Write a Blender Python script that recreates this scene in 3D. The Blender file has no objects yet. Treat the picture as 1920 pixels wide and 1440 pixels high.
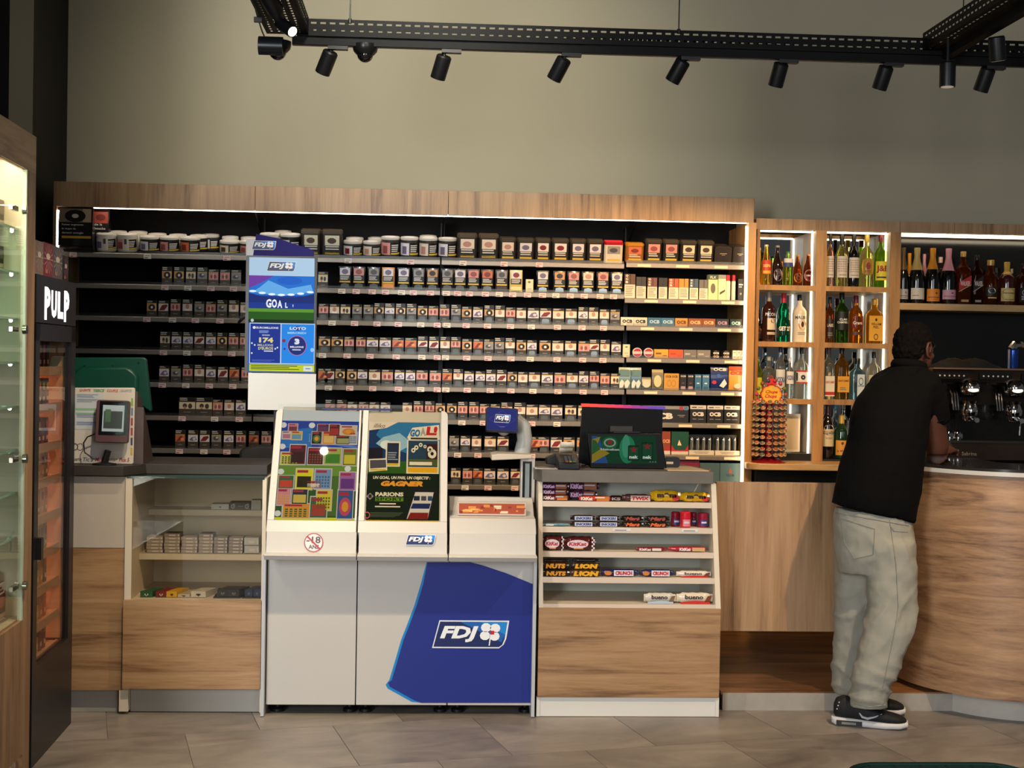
import bpy, math, random
from mathutils import Vector, Matrix
random.seed(11)
S = bpy.context.scene
C = S.collection
R = math.radians

# ---------------------------------------------------------------- camera
F = 2660.0
CAM = Vector((0, 0, 1.5))
_y, _p, _r = R(3.4), math.atan(-42 / F), R(1.0)
_f = Vector((math.sin(_y) * math.cos(_p), math.cos(_y) * math.cos(_p), math.sin(_p)))
_r0 = Vector((math.cos(_y), -math.sin(_y), 0))
_u0 = _r0.cross(_f)
CR = math.cos(_r) * _r0 + math.sin(_r) * _u0
CU = -math.sin(_r) * _r0 + math.cos(_r) * _u0
cam_d = bpy.data.cameras.new('camera')
cam_d.sensor_width = 36.0
cam_d.lens = 36.0 * F / 1920
cam_d.clip_end = 60
cam = bpy.data.objects.new('camera', cam_d)
C.objects.link(cam)
m3 = Matrix((CR, CU, -_f)).transposed()
cam.matrix_world = Matrix.Translation(CAM) @ m3.to_4x4()
S.camera = cam
S.view_settings.view_transform = 'Standard'
S.view_settings.look = 'None'
S.view_settings.gamma = 1.0
S.view_settings.use_curve_mapping = False
S.view_settings.exposure = 0.0

# ---------------------------------------------------------------- world and daylight
w = bpy.data.worlds.new('world')
S.world = w
w.use_nodes = True
w.node_tree.nodes['Background'].inputs[0].default_value = (0.90, 0.90, 0.92, 1)
w.node_tree.nodes['Background'].inputs[1].default_value = 0.07


def lamp(name, kind, loc, target, energy, color, **k):
    d = bpy.data.lights.new(name, kind)
    d.energy = energy
    d.color = color
    for a, v in k.items():
        setattr(d, a, v)
    o = bpy.data.objects.new(name, d)
    C.objects.link(o)
    o.location = loc
    o.rotation_euler = (Vector(target) - Vector(loc)).to_track_quat('-Z', 'Y').to_euler()
    return o


# shop window behind the camera, to its left; an unseen fill light added to its right
lamp('window_daylight', 'AREA', (-2.75, -2.6, 2.2), (-0.2, 7.5, 1.7), 340, (0.93, 0.97, 1.0), shape='RECTANGLE', size=1.1, size_y=2.6)
lamp('side_fill', 'AREA', (2.6, -2.8, 2.4), (1.5, 7.5, 1.6), 95, (0.95, 0.97, 1.0), shape='RECTANGLE', size=3.0, size_y=2.4)
# unseen spot added to brighten the wall above the furniture
lamp('wall_wash_fill', 'SPOT', (-0.05, 4.8, 3.8), (-0.1, 8.4, 2.85), 470, (1.0, 0.94, 0.78), spot_size=R(64), spot_blend=0.95, shadow_soft_size=0.25)


def spot(loc, tgt, e=60, col=(1.0, 0.82, 0.60), ang=60, blend=0.5, r=0.02):
    return lamp('spot_beam', 'SPOT', loc, tgt, e, col, spot_size=R(ang), spot_blend=blend, shadow_soft_size=r)


# track spotlights aimed at the counters, the gate and the bar
spot((-0.58, 4.35, 2.9), (-0.55, 6.0, 0.5), 150, ang=78)
spot((-0.58, 5.25, 2.9), (-0.9, 6.0, 0.4), 70, ang=70)
spot((2.25, 4.3, 2.9), (1.1, 6.0, 0.5), 170, (1.0, 0.74, 0.47), ang=70)
spot((2.25, 5.0, 2.9), (2.6, 6.2, 0.4), 70, (1.0, 0.76, 0.5), ang=80)
# and the ones on the long track aimed at the shelves
for x_, e_, c_ in ((-0.45, 14, (0.85, 0.92, 1.0)), (0.02, 16, (0.95, 0.95, 1.0)), (0.53, 28, (1.0, 0.72, 0.40)), (1.03, 60, (1.0, 0.58, 0.22)), (1.45, 85, (1.0, 0.52, 0.16)), (1.9, 70, (1.0, 0.64, 0.3)), (2.35, 60, (1.0, 0.64, 0.3))):
    spot((x_, 6.30, 2.72), (x_ - 0.25, 7.95, 1.35), e_, c_, ang=62, r=0.03)


# ---------------------------------------------------------------- pixel helpers (photo frame 1920x1440)
def ray(px, py):
    return _f + (px - 960) / F * CR - (py - 720) / F * CU


def at(px, py, Y):
    d = ray(px, py)
    return CAM + d * ((Y - CAM.y) / d.y)


def atz(px, py, z):
    d = ray(px, py)
    return CAM + d * ((z - CAM.z) / d.z)


def atx(px, py, x):
    d = ray(px, py)
    return CAM + d * ((x - CAM.x) / d.x)


def XX(px, Y, py=680):
    return at(px, py, Y).x


def ZZ(py, Y, px=960):
    return at(px, py, Y).z


def rect(x0, y0, x1, y1, Y):
    """world x0, x1, z0, z1 of a pixel box on the plane at depth Y"""
    mx, my = (x0 + x1) / 2, (y0 + y1) / 2
    return at(x0, my, Y).x, at(x1, my, Y).x, at(mx, y1, Y).z, at(mx, y0, Y).z


# ---------------------------------------------------------------- materials
def lin(h):
    h = h.lstrip('#')
    c = [int(h[i:i + 2], 16) / 255 for i in (0, 2, 4)]
    return tuple((x / 12.92 if x <= 0.04045 else ((x + 0.055) / 1.055) ** 2.4) for x in c) + (1,)


_mc = {}


def mat(hexc, rough=0.5, metal=0.0, noise=0.0, scale=30.0, emit=0.0, coat=0.0, trans=0.0, ior=1.45, alpha=1.0, bump=0.0, spec=0.5):
    key = (hexc, rough, metal, noise, scale, emit, coat, trans, ior, alpha, bump, spec)
    if key in _mc:
        return _mc[key]
    m = bpy.data.materials.new('m_' + hexc.strip('#'))
    m.use_nodes = True
    nt = m.node_tree
    b = nt.nodes['Principled BSDF']
    b.inputs['Base Color'].default_value = lin(hexc)
    b.inputs['Roughness'].default_value = rough
    b.inputs['Metallic'].default_value = metal
    b.inputs['IOR'].default_value = ior
    b.inputs['Specular IOR Level'].default_value = spec
    b.inputs['Coat Weight'].default_value = coat
    b.inputs['Transmission Weight'].default_value = trans
    b.inputs['Alpha'].default_value = alpha
    if emit:
        b.inputs['Emission Color'].default_value = lin(hexc)
        b.inputs['Emission Strength'].default_value = emit
    if noise or bump:
        tc = nt.nodes.new('ShaderNodeTexCoord')
        n = nt.nodes.new('ShaderNodeTexNoise')
        n.inputs['Scale'].default_value = scale
        n.inputs['Detail'].default_value = 6
        nt.links.new(tc.outputs['Object'], n.inputs['Vector'])
        if noise:
            mr = nt.nodes.new('ShaderNodeMapRange')
            mr.inputs['From Min'].default_value = 0.3
            mr.inputs['From Max'].default_value = 0.7
            mr.inputs['To Min'].default_value = 1 - noise
            mr.inputs['To Max'].default_value = 1 + noise
            nt.links.new(n.outputs['Fac'], mr.inputs['Value'])
            mx = nt.nodes.new('ShaderNodeVectorMath')
            mx.operation = 'SCALE'
            mx.inputs[0].default_value = lin(hexc)[:3]
            nt.links.new(mr.outputs['Result'], mx.inputs['Scale'])
            nt.links.new(mx.outputs['Vector'], b.inputs['Base Color'])
        if bump:
            bp = nt.nodes.new('ShaderNodeBump')
            bp.inputs['Strength'].default_value = bump
            bp.inputs['Distance'].default_value = 0.01
            nt.links.new(n.outputs['Fac'], bp.inputs['Height'])
            nt.links.new(bp.outputs['Normal'], b.inputs['Normal'])
    _mc[key] = m
    return m


def wood(name, dark, mid, light, stretch, rough=0.45, sc=1.0, knots=True):
    """oak laminate; stretch = per-axis frequency (small along the grain)"""
    m = bpy.data.materials.new(name)
    m.use_nodes = True
    nt = m.node_tree
    b = nt.nodes['Principled BSDF']
    b.inputs['Roughness'].default_value = rough
    tc = nt.nodes.new('ShaderNodeTexCoord')
    mp = nt.nodes.new('ShaderNodeMapping')
    mp.inputs['Scale'].default_value = stretch
    nt.links.new(tc.outputs['Object'], mp.inputs['Vector'])
    n1 = nt.nodes.new('ShaderNodeTexNoise')
    n1.inputs['Scale'].default_value = 1.7 * sc
    n1.inputs['Detail'].default_value = 8
    n1.inputs['Roughness'].default_value = 0.55
    n1.inputs['Distortion'].default_value = 1.2
    nt.links.new(mp.outputs['Vector'], n1.inputs['Vector'])
    n2 = nt.nodes.new('ShaderNodeTexNoise')
    n2.inputs['Scale'].default_value = 14 * sc
    n2.inputs['Detail'].default_value = 7
    n2.inputs['Roughness'].default_value = 0.7
    n2.inputs['Distortion'].default_value = 0.07
    nt.links.new(mp.outputs['Vector'], n2.inputs['Vector'])
    ad = nt.nodes.new('ShaderNodeMath')
    ad.operation = 'MULTIPLY_ADD'
    ad.inputs[1].default_value = 0.45
    nt.links.new(n2.outputs['Fac'], ad.inputs[0])
    sb = nt.nodes.new('ShaderNodeMath')
    sb.operation = 'SUBTRACT'
    nt.links.new(n1.outputs['Fac'], ad.inputs[2])
    nt.links.new(ad.outputs[0], sb.inputs[0])
    sb.inputs[1].default_value = 0.225
    cr = nt.nodes.new('ShaderNodeValToRGB')
    e = cr.color_ramp.elements
    e[0].position = 0.31
    e[0].color = lin(dark)
    e[1].position = 0.72
    e[1].color = lin(light)
    x = e.new(0.48)
    x.color = lin(mid)
    nt.links.new(sb.outputs[0], cr.inputs['Fac'])
    nt.links.new(cr.outputs['Color'], b.inputs['Base Color'])
    bp = nt.nodes.new('ShaderNodeBump')
    bp.inputs['Strength'].default_value = 0.12
    bp.inputs['Distance'].default_value = 0.003
    nt.links.new(sb.outputs[0], bp.inputs['Height'])
    nt.links.new(bp.outputs['Normal'], b.inputs['Normal'])
    return m


OAKV = wood('oak_vertical', '#7a5a3e', '#a27e5a', '#b6936d', (6.5, 6.5, 0.36))
OAKH = wood('oak_horizontal', '#735438', '#a07b56', '#b6946c', (0.5, 0.5, 7.5))
OAKD = wood('oak_platform', '#4b2f1a', '#7d5230', '#9a6a40', (0.5, 4, 4), rough=0.35)
OAKLIT = wood('oak_lamplit', '#8a6238', '#b0824a', '#c2945a', (3.2, 3.2, 0.35))  # same oak, with the orange lamp light put into its colour
OAKHX = wood('oak_edges', '#8a6a48', '#b3905f', '#c8a271', (0.5, 3.5, 3.5))
CONC = mat('#6a655e', 0.55, noise=0.16, scale=7, bump=0.03)
CONCD = mat('#36312d', 0.5, noise=0.16, scale=7)
WHITE = mat('#dcd9d2', 0.38, noise=0.015, scale=2)
CREAM = mat('#d8ccb8', 0.5, noise=0.02, scale=3)
IVORY = mat('#cbbfae', 0.5, noise=0.03, scale=3)
BLACK = mat('#070708', 0.5, noise=0.1, scale=20, spec=.25)
BLACKM = mat('#161617', 0.4, metal=0.3, noise=0.1, scale=40)
RAIL = mat('#a89f93', 0.42, metal=0.75, noise=0.04, scale=60)
GLASS = mat('#e4f2ee', 0.02, trans=1.0, ior=1.1, spec=0.6)
CHROME = mat('#d8d6d2', 0.08, metal=1.0, noise=0.02)
STEEL = mat('#9a948c', 0.25, metal=1.0, noise=0.05)


def acrylic(name, tint, opac, rough=0.05):
    m = bpy.data.materials.new(name)
    m.use_nodes = True
    nt = m.node_tree
    nt.nodes.clear()
    o = nt.nodes.new('ShaderNodeOutputMaterial')
    t = nt.nodes.new('ShaderNodeBsdfTransparent')
    t.inputs[0].default_value = lin(tint)
    g = nt.nodes.new('ShaderNodeBsdfGlossy')
    g.inputs['Roughness'].default_value = rough
    fr = nt.nodes.new('ShaderNodeFresnel')
    fr.inputs['IOR'].default_value = 1.45
    ad = nt.nodes.new('ShaderNodeMath')
    ad.operation = 'ADD'
    ad.inputs[1].default_value = opac
    ge = nt.nodes.new('ShaderNodeNewGeometry')
    bf = nt.nodes.new('ShaderNodeMath')
    bf.operation = 'MULTIPLY_ADD'
    bf.inputs[1].default_value = -1.0
    bf.inputs[2].default_value = 1.0
    nt.links.new(ge.outputs['Backfacing'], bf.inputs[0])
    fb = nt.nodes.new('ShaderNodeMath')
    fb.operation = 'MULTIPLY'
    nt.links.new(fr.outputs[0], fb.inputs[0])
    nt.links.new(bf.outputs[0], fb.inputs[1])
    nt.links.new(fb.outputs[0], ad.inputs[0])
    mx = nt.nodes.new('ShaderNodeMixShader')
    nt.links.new(ad.outputs[0], mx.inputs[0])
    nt.links.new(t.outputs[0], mx.inputs[1])
    nt.links.new(g.outputs[0], mx.inputs[2])
    nt.links.new(mx.outputs[0], o.inputs[0])
    return m


ACR = acrylic('clear_acrylic', '#f2f4f2', 0.02, 0.35)
PANE = acrylic('clear_pane', '#f4f1ea', 0.02, 0.01)
PANEG = acrylic('green_edge_glass', '#c8e4d8', 0.10, 0.02)


# ---------------------------------------------------------------- mesh builder
class MB:
    def __init__(s):
        s.v, s.f, s.mi, s.mats = [], [], [], []

    def _m(s, m):
        if m not in s.mats:
            s.mats.append(m)
        return s.mats.index(m)

    def add(s, vs, fs, m, M=None):
        n = len(s.v)
        for q in vs:
            q = Vector(q)
            s.v.append(M @ q if M is not None else q)
        k = s._m(m)
        for f in fs:
            s.f.append([n + i for i in f])
            s.mi.append(k)
        return s

    def box(s, x0, x1, y0, y1, z0, z1, m, M=None):
        if x0 > x1: x0, x1 = x1, x0
        if y0 > y1: y0, y1 = y1, y0
        if z0 > z1: z0, z1 = z1, z0
        vs = [(x, y, z) for z in (z0, z1) for y in (y0, y1) for x in (x0, x1)]
        return s.add(vs, [(0, 2, 3, 1), (4, 5, 7, 6), (0, 1, 5, 4), (2, 6, 7, 3), (0, 4, 6, 2), (1, 3, 7, 5)], m, M)

    def prism(s, pts, a, lo, hi, m, M=None):
        """polygon pts (2D, counterclockwise) extruded along axis a: 'x' (pts=y,z) 'y' (pts=x,z) 'z' (pts=x,y)"""
        def P(p, t):
            return (t, p[0], p[1]) if a == 'x' else (p[0], t, p[1]) if a == 'y' else (p[0], p[1], t)
        n = len(pts)
        vs = [P(p, lo) for p in pts] + [P(p, hi) for p in pts]
        fl = [(i, (i + 1) % n, n + (i + 1) % n, n + i) for i in range(n)]
        if a == 'y':
            fs = [tuple(range(n)), tuple(range(2 * n - 1, n - 1, -1))] + [t[::-1] for t in fl]
        else:
            fs = [tuple(range(n - 1, -1, -1)), tuple(range(n, 2 * n))] + fl
        return s.add(vs, fs, m, M)

    def lathe(s, prof, n, m, M=None, cx=0, cy=0, sx=1, sy=1, sq=0):
        """profile [(r, z)] bottom to top; sq>0 squares the section"""
        vs, fs = [], []
        for (r, z) in prof:
            for i in range(n):
                a = 2 * math.pi * (i + 0.5) / n
                c, d = math.cos(a), math.sin(a)
                k = 1.0
                if sq:
                    e = 2 + sq * 6
                    k = 1.0 / ((abs(c) ** e + abs(d) ** e) ** (1 / e))
                    k = 1 + (k - 1) * min(1, sq)
                vs.append((cx + r * c * sx * k, cy + r * d * sy * k, z))
        for j in range(len(prof) - 1):
            for i in range(n):
                a, b = j * n + i, j * n + (i + 1) % n
                fs.append((a, b, b + n, a + n))
        fs.append(tuple(range(n - 1, -1, -1)))
        k = (len(prof) - 1) * n
        fs.append(tuple(range(k, k + n)))
        return s.add(vs, fs, m, M)

    def ball(s, c, r, m, n=12, k=8, M=None):
        rx, ry, rz = r if isinstance(r, tuple) else (r, r, r)
        vs = [(c[0], c[1], c[2] - rz)]
        for j in range(1, k):
            t = math.pi * j / k
            for i in range(n):
                a = 2 * math.pi * i / n
                vs.append((c[0] + rx * math.sin(t) * math.cos(a), c[1] + ry * math.sin(t) * math.sin(a), c[2] - rz * math.cos(t)))
        vs.append((c[0], c[1], c[2] + rz))
        fs = [(0, 1 + (i + 1) % n, 1 + i) for i in range(n)]
        for j in range(k - 2):
            for i in range(n):
                a, b = 1 + j * n + i, 1 + j * n + (i + 1) % n
                fs.append((a, b, b + n, a + n))
        l = len(vs) - 1
        o = 1 + (k - 2) * n
        fs += [(l, o + i, o + (i + 1) % n) for i in range(n)]
        return s.add(vs, fs, m, M)

    def tube(s, pts, r, m, n=8, M=None, sy=1.0):
        """tapered tube along points; r number or list"""
        pts = [Vector(p) for p in pts]
        rs = r if isinstance(r, (list, tuple)) else [r] * len(pts)
        vs, fs = [], []
        up = None
        for i, p in enumerate(pts):
            d = (pts[min(i + 1, len(pts) - 1)] - pts[max(i - 1, 0)]).normalized()
            if up is None:
                up = Vector((0, 0, 1)) if abs(d.z) < 0.9 else Vector((0, 1, 0))
            a = d.cross(up).normalized()
            b = a.cross(d).normalized()
            up = b
            for j in range(n):
                t = 2 * math.pi * j / n
                vs.append(p + a * (math.cos(t) * rs[i]) + b * (math.sin(t) * rs[i] * sy))
        for i in range(len(pts) - 1):
            for j in range(n):
                q, w_ = i * n + j, i * n + (j + 1) % n
                fs.append((q, w_, w_ + n, q + n))
        fs.append(tuple(range(n - 1, -1, -1)))
        k = (len(pts) - 1) * n
        fs.append(tuple(range(k, k + n)))
        return s.add(vs, fs, m, M)

    def mesh(s, name, off=(0, 0, 0), sharp=35):
        me = bpy.data.meshes.new(name)
        o = Vector(off)
        me.from_pydata([tuple(v - o) for v in s.v], [], s.f)
        for m in s.mats:
            me.materials.append(m)
        me.polygons.foreach_set('material_index', s.mi)
        me.polygons.foreach_set('use_smooth', [True] * len(s.f))
        me.set_sharp_from_angle(angle=R(sharp))
        me.update()
        return me

    def build(s, name, parent=None, bevel=0, off=None, sharp=35):
        """link as one object; geometry is in world metres, the origin is the parent's (or off)"""
        base = wloc(parent) if parent is not None else Vector(off if off is not None else (0, 0, 0))
        o = bpy.data.objects.new(name, s.mesh(name, base, sharp))
        C.objects.link(o)
        if parent is not None:
            o.parent = parent
        else:
            o.location = base
        if bevel:
            b = o.modifiers.new('bevel', 'BEVEL')
            b.width = bevel
            b.segments = 2
            b.limit_method = 'ANGLE'
            b.angle_limit = R(50)
            b.harden_normals = False
        return o


def wloc(o):
    v = Vector((0, 0, 0))
    while o is not None:
        v += o.location
        o = o.parent
    return v


def tag(o, label=None, cat=None, group=None, kind=None):
    if label: o['label'] = label
    if cat: o['category'] = cat
    if group: o['group'] = group
    if kind: o['kind'] = kind
    return o


def thing(name, label, cat, loc, group=None):
    o = bpy.data.objects.new(name, None)
    o.empty_display_size = 0.05
    C.objects.link(o)
    o.location = loc
    return tag(o, label, cat, group)


def put(name, me, parent=None, loc=(0, 0, 0), rot=None):
    """link an object that shares mesh data; loc is world"""
    o = bpy.data.objects.new(name, me)
    C.objects.link(o)
    if parent is not None:
        o.parent = parent
        o.location = Vector(loc) - wloc(parent)
    else:
        o.location = loc
    if rot:
        o.rotation_euler = rot
    return o


ORD = ['first', 'second', 'third', 'fourth', 'fifth', 'sixth', 'seventh', 'eighth', 'ninth', 'tenth', 'eleventh', 'twelfth', 'thirteenth', 'fourteenth', 'fifteenth',
       'sixteenth', 'seventeenth', 'eighteenth', 'nineteenth', 'twentieth', 'twenty-first', 'twenty-second', 'twenty-third', 'twenty-fourth', 'twenty-fifth',
       'twenty-sixth', 'twenty-seventh', 'twenty-eighth', 'twenty-ninth', 'thirtieth']

# ---------------------------------------------------------------- flat print on surfaces
_tx = {}


def text2d(s, bold=0.0, shear=0.0, space=1.0):
    key = (s, bold, shear, space)
    if key not in _tx:
        cu = bpy.data.curves.new('t', 'FONT')
        cu.body = s
        cu.size = 1
        cu.offset = bold
        cu.shear = shear
        cu.resolution_u = 2
        cu.space_character = space
        ob = bpy.data.objects.new('t', cu)
        me = bpy.data.meshes.new_from_object(ob)
        vs = [(v.co.x, v.co.y) for v in me.vertices]
        fs = [tuple(p.vertices) for p in me.polygons]
        bpy.data.objects.remove(ob)
        bpy.data.curves.remove(cu)
        bpy.data.meshes.remove(me)
        x0, x1 = min(v[0] for v in vs), max(v[0] for v in vs)
        y0, y1 = min(v[1] for v in vs), max(v[1] for v in vs)
        _tx[key] = ([((v[0] - x0) / (x1 - x0), (v[1] - y0) / max(1e-6, y1 - y0)) for v in vs], fs)
    return _tx[key]


class PR:
    """prints onto the plane O + a*U + b*V (a, b in metres, or 0..1 when W, H given), outward normal N"""
    def __init__(s, mb, O, U, V, W=1.0, H=1.0, eps=0.0005):
        s.mb, s.O = mb, Vector(O)
        s.U, s.V = Vector(U).normalized() * W, Vector(V).normalized() * H
        s.N = Vector(U).cross(Vector(V)).normalized()
        s.e = eps

    def p(s, a, b, l):
        return s.O + s.U * a + s.V * b + s.N * (s.e * l)

    def poly(s, pts, m, l=1):
        s.mb.add([s.p(a, b, l) for a, b in pts], [tuple(range(len(pts)))], m)

    def rect(s, x0, y0, x1, y1, m, l=1):
        s.poly([(x0, y0), (x1, y0), (x1, y1), (x0, y1)], m, l)

    def ell(s, cx, cy, rx, ry, m, l=1, n=16):
        s.poly([(cx + rx * math.cos(2 * math.pi * i / n), cy + ry * math.sin(2 * math.pi * i / n)) for i in range(n)], m, l)

    def ring(s, cx, cy, rx, ry, t, m, l=1, n=24):
        vs, fs = [], []
        for i in range(n):
            a = 2 * math.pi * i / n
            for k in (1.0, 1 - t):
                vs.append(s.p(cx + rx * k * math.cos(a), cy + ry * k * math.sin(a), l))
            j = (i + 1) % n
            fs.append((2 * i + 1, 2 * i, 2 * j, 2 * j + 1))
        s.mb.add(vs, [f[::-1] for f in fs], m)

    def text(s, t, x0, y0, x1, y1, m, l=2, bold=0.02, shear=0.0, space=1.0):
        vs, fs = text2d(t, bold, shear, space)
        s.mb.add([s.p(x0 + a * (x1 - x0), y0 + b * (y1 - y0), l) for a, b in vs], fs, m)

    def lines(s, x0, y0, x1, y1, n, m, l=2, rnd=None, fill=0.5):
        rnd = rnd or random
        h = (y1 - y0) / n
        for i in range(n):
            e = x0 + (x1 - x0) * (0.65 + 0.35 * rnd.random())
            s.rect(x0, y1 - (i + fill) * h, e, y1 - i * h, m, l)


def fdj(P, x0, y0, x1, y1, l=1):
    """the FDJ clover logo in a slanted badge"""
    w_, h_ = x1 - x0, y1 - y0
    def q(a, b): return (x0 + a * w_, y0 + b * h_)
    def badge(i, m, k):
        P.poly([q(i, i * 2.6), q(0.87, i * 2.6), q(0.93 - i, 0.13), q(0.965 - i * 1.2, 0.35), q(1 - i * 1.4, 1 - i * 2.6), q(0.09 + i * .6, 1 - i * 2.6)], m, l + k)
    badge(0, mat('#e8ecf2', .4), 0)
    badge(0.018, mat('#17275f', .4), 1)
    P.poly([q(0.36, .95), q(0.975, .95), q(0.95, 0.5), q(0.9, .22)], mat('#1660b4', .4), l + 2)
    P.poly([q(0.62, .95), q(0.975, .95), q(0.95, 0.5)], mat('#1b87d6', .4), l + 3)
    wm = mat('#f2f4f6', .4)
    P.text('FDJ', x0 + .10 * w_, y0 + .22 * h_, x0 + .60 * w_, y0 + .80 * h_, wm, l + 5, bold=0.045, shear=0.25)
    r = 0.075
    ax = w_ / h_
    for a, b in ((-.062, .19), (.058, .17), (-.075, -.10), (.05, -.12)):
        P.ell(x0 + (.76 + a) * w_, y0 + (.56 + b) * h_, r * w_ * .9, .165 * h_, wm, l + 5 + 0.1, 10)
    P.rect(x0 + .755 * w_, y0 + .50 * h_, x0 + .805 * w_, y0 + .64 * h_, mat('#c4223a', .4), l + 6)
    P.poly([q(.735, .10), q(.75, .10), q(.765, .42), q(.75, .45)], wm, l + 5)
# ================================================================ the setting
WALL = mat('#aca38b', 0.75, noise=0.03, scale=1.2, bump=0.02)
YW = 8.42
m = MB()
m.box(-2.25, 6.5, YW, YW + .12, 0, 3.9, WALL)
tag(m.build('wall_back'), kind='structure')
DARKW = mat('#14130f', 0.6, noise=0.15, scale=3)
m = MB()
m.box(-2.25, -2.12, 3.6, YW, 0, 3.9, DARKW)
tag(m.build('wall_left'), kind='structure')
m = MB()
m.box(-2.2, 6.5, -3.0, YW + .1, 3.9, 4.0, mat('#3b3a37', 0.8, noise=0.05, scale=3))
tag(m.build('ceiling'), kind='structure')
# dark pillar casing beside the wooden display case, with its narrow reveal strips
xa, xb = XX(30, 5.75), XX(68, 5.75)
m = MB()
m.box(-2.12, -1.72, 5.9, 6.25, 0, 3.9, mat('#17140f', 0.45, noise=0.1, scale=6))
tag(m.build('trim_1'), kind='structure')
m = MB()
p = at(78, 200, 7.6)
m.box(-2.12, p.x, 7.25, 7.4, 0, 3.9, mat('#0f1211', 0.4, noise=0.1, scale=6))
tag(m.build('trim_2'), kind='structure')
m = MB()
p = at(30, 200, 6.0)
m.box(-2.12, atx(30, 200, -1.75).x - .0, 5.2, 5.35, 2.3, 3.9, mat('#1d1711', 0.4, noise=0.1, scale=6))
tag(m.build('trim_3'), kind='structure')

# floor: concrete bed with joints, large stoneware tiles laid in half bond
m = MB()
m.box(-3.2, 6.5, -3.0, YW + .1, -.12, -.006, mat('#96897a', 0.8, noise=0.1, scale=20))
floor = tag(m.build('floor'), kind='structure')


def tile_mat(i):
    base = ['#837b73', '#867e77', '#807870', '#898179'][i]
    mt = bpy.data.materials.new('stone_tile')
    mt.use_nodes = True
    nt = mt.node_tree
    b = nt.nodes['Principled BSDF']
    b.inputs['Roughness'].default_value = 0.38
    tc = nt.nodes.new('ShaderNodeTexCoord')
    mp = nt.nodes.new('ShaderNodeMapping')
    mp.inputs['Rotation'].default_value = (0, 0, R(20 + 8 * i))
    mp.inputs['Location'].default_value = (i * 3.1, i, 0)
    mp.inputs['Scale'].default_value = (1, 2.0, 1)
    nt.links.new(tc.outputs['Object'], mp.inputs['Vector'])
    n = nt.nodes.new('ShaderNodeTexNoise')
    n.inputs['Scale'].default_value = 2.6
    n.inputs['Detail'].default_value = 10
    n.inputs['Roughness'].default_value = 0.65
    n.inputs['Distortion'].default_value = 0.6
    nt.links.new(mp.outputs['Vector'], n.inputs['Vector'])
    cr = nt.nodes.new('ShaderNodeValToRGB')
    e = cr.color_ramp.elements
    c = lin(base)
    e[0].position, e[1].position = 0.3, 0.72
    e[0].color = tuple(x * 0.60 for x in c[:3]) + (1,)
    e[1].color = tuple(min(1, x * 1.38) for x in c[:3]) + (1,)
    nt.links.new(n.outputs['Fac'], cr.inputs['Fac'])
    nt.links.new(cr.outputs['Color'], b.inputs['Base Color'])
    mr = nt.nodes.new('ShaderNodeMapRange')
    mr.inputs['To Min'].default_value = 0.28
    mr.inputs['To Max'].default_value = 0.5
    nt.links.new(n.outputs['Fac'], mr.inputs['Value'])
    nt.links.new(mr.outputs['Result'], b.inputs['Roughness'])
    return mt


tiles = []
for i in range(4):
    m = MB()
    m.box(0, .5875, 0, .5875, -.006, 0, tile_mat(i))
    tiles.append(m.mesh('floor_tile', (0, 0, 0)))
ta = R(13.4)
eb, ea = Vector((math.cos(ta), math.sin(ta), 0)), Vector((-math.sin(ta), math.cos(ta), 0))
for j in range(-8, 6):
    for i in range(-8, 13):
        s0 = 0.107 + i * .59 + (0.295 if j % 2 else 0)
        t0 = 5.735 + j * .59
        c = eb * (s0 + .295) + ea * (t0 + .295)
        if not (-2.3 < c.x < 4.2 and 4.4 < c.y < 7.3):
            continue
        o = put('floor_tile', tiles[(i * 7 + j * 3) % 4], floor, eb * s0 + ea * t0, (0, 0, ta))

# ================================================================ tobacco wall unit (one fixture along the back wall)
YS = 7.90          # front plane of the shelves
YB = 8.38
unit = thing('tobacco_display_unit', 'long oak framed tobacco display unit with black lit shelves along the back wall', 'shelving', (XX(760, YS), 8.1, 0))
ZT, ZL = ZZ(362, YS - .05, 1000), ZZ(408, YS - .05, 1000)
xl, xr = XX(101, YS - .05, 360), XX(1414, YS - .05, 600)
m = MB(); m.box(xl, xr, YB - .02, YB, 0.05, ZT - .01, mat('#050506', .6, noise=.1, scale=3, spec=.2)); m.build('back_panel', unit)
for a, b in ((101, 479), (479, 841), (841, 1414)):
    m = MB(); m.box(XX(a, YS - .05, 360) + .0012, XX(b, YS - .05, 360) - .0012, YS - .06, YS - .035, ZL, ZT, OAKV); m.build('header_panel', unit, bevel=.001)
m = MB(); m.box(xl, xr, YS - .035, YB, ZT - .02, ZT, OAKV); m.build('top_board', unit)
m = MB(); m.box(XX(1398, YS - .05), xr, YS - .06, YB, 0.05, ZL, OAKLIT); m.build('side_panel', unit)
m = MB(); m.box(xl, XX(107, YS - .05, 360), YS - .06, YB, 0.05, ZL, OAKV); m.build('side_panel', unit)
LEDW = mat('#ffe6bd', .5, emit=9.0)
LEDC = mat('#fff1dc', .5, emit=12.0)
LEDB = mat('#ffeccc', .5, emit=6.0)
m = MB(); m.box(xl + .03, xr - .05, YS - .034, YS - .018, ZL - .003, ZL + .007, LEDC); m.build('led_strip', unit)
m = MB(); m.box(XX(1398, YS - .05) - .013, XX(1398, YS - .05) - .001, YS - .05, YS - .035, .75, ZL - .02, LEDW); m.build('led_strip', unit)
m = MB(); m.box(XX(107, YS - .05, 360) + .001, XX(107, YS - .05, 360) + .010, YS - .05, YS - .035, ZZ(468, YS, 110), ZL - .02, LEDC); m.build('led_strip', unit)
for bx in (490, 826, 1171):   # dark uprights and top brackets between the bays
    m = MB()
    x = XX(bx, 8.3)
    m.box(x - .012, x + .012, 8.30, 8.36, .1, ZL, BLACKM)
    m.prism([(8.30, ZL), (YS + .02, ZL), (8.30, ZL - .13)], 'x', x - .004, x + .004, BLACKM)
    m.build('upright', unit)

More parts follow.
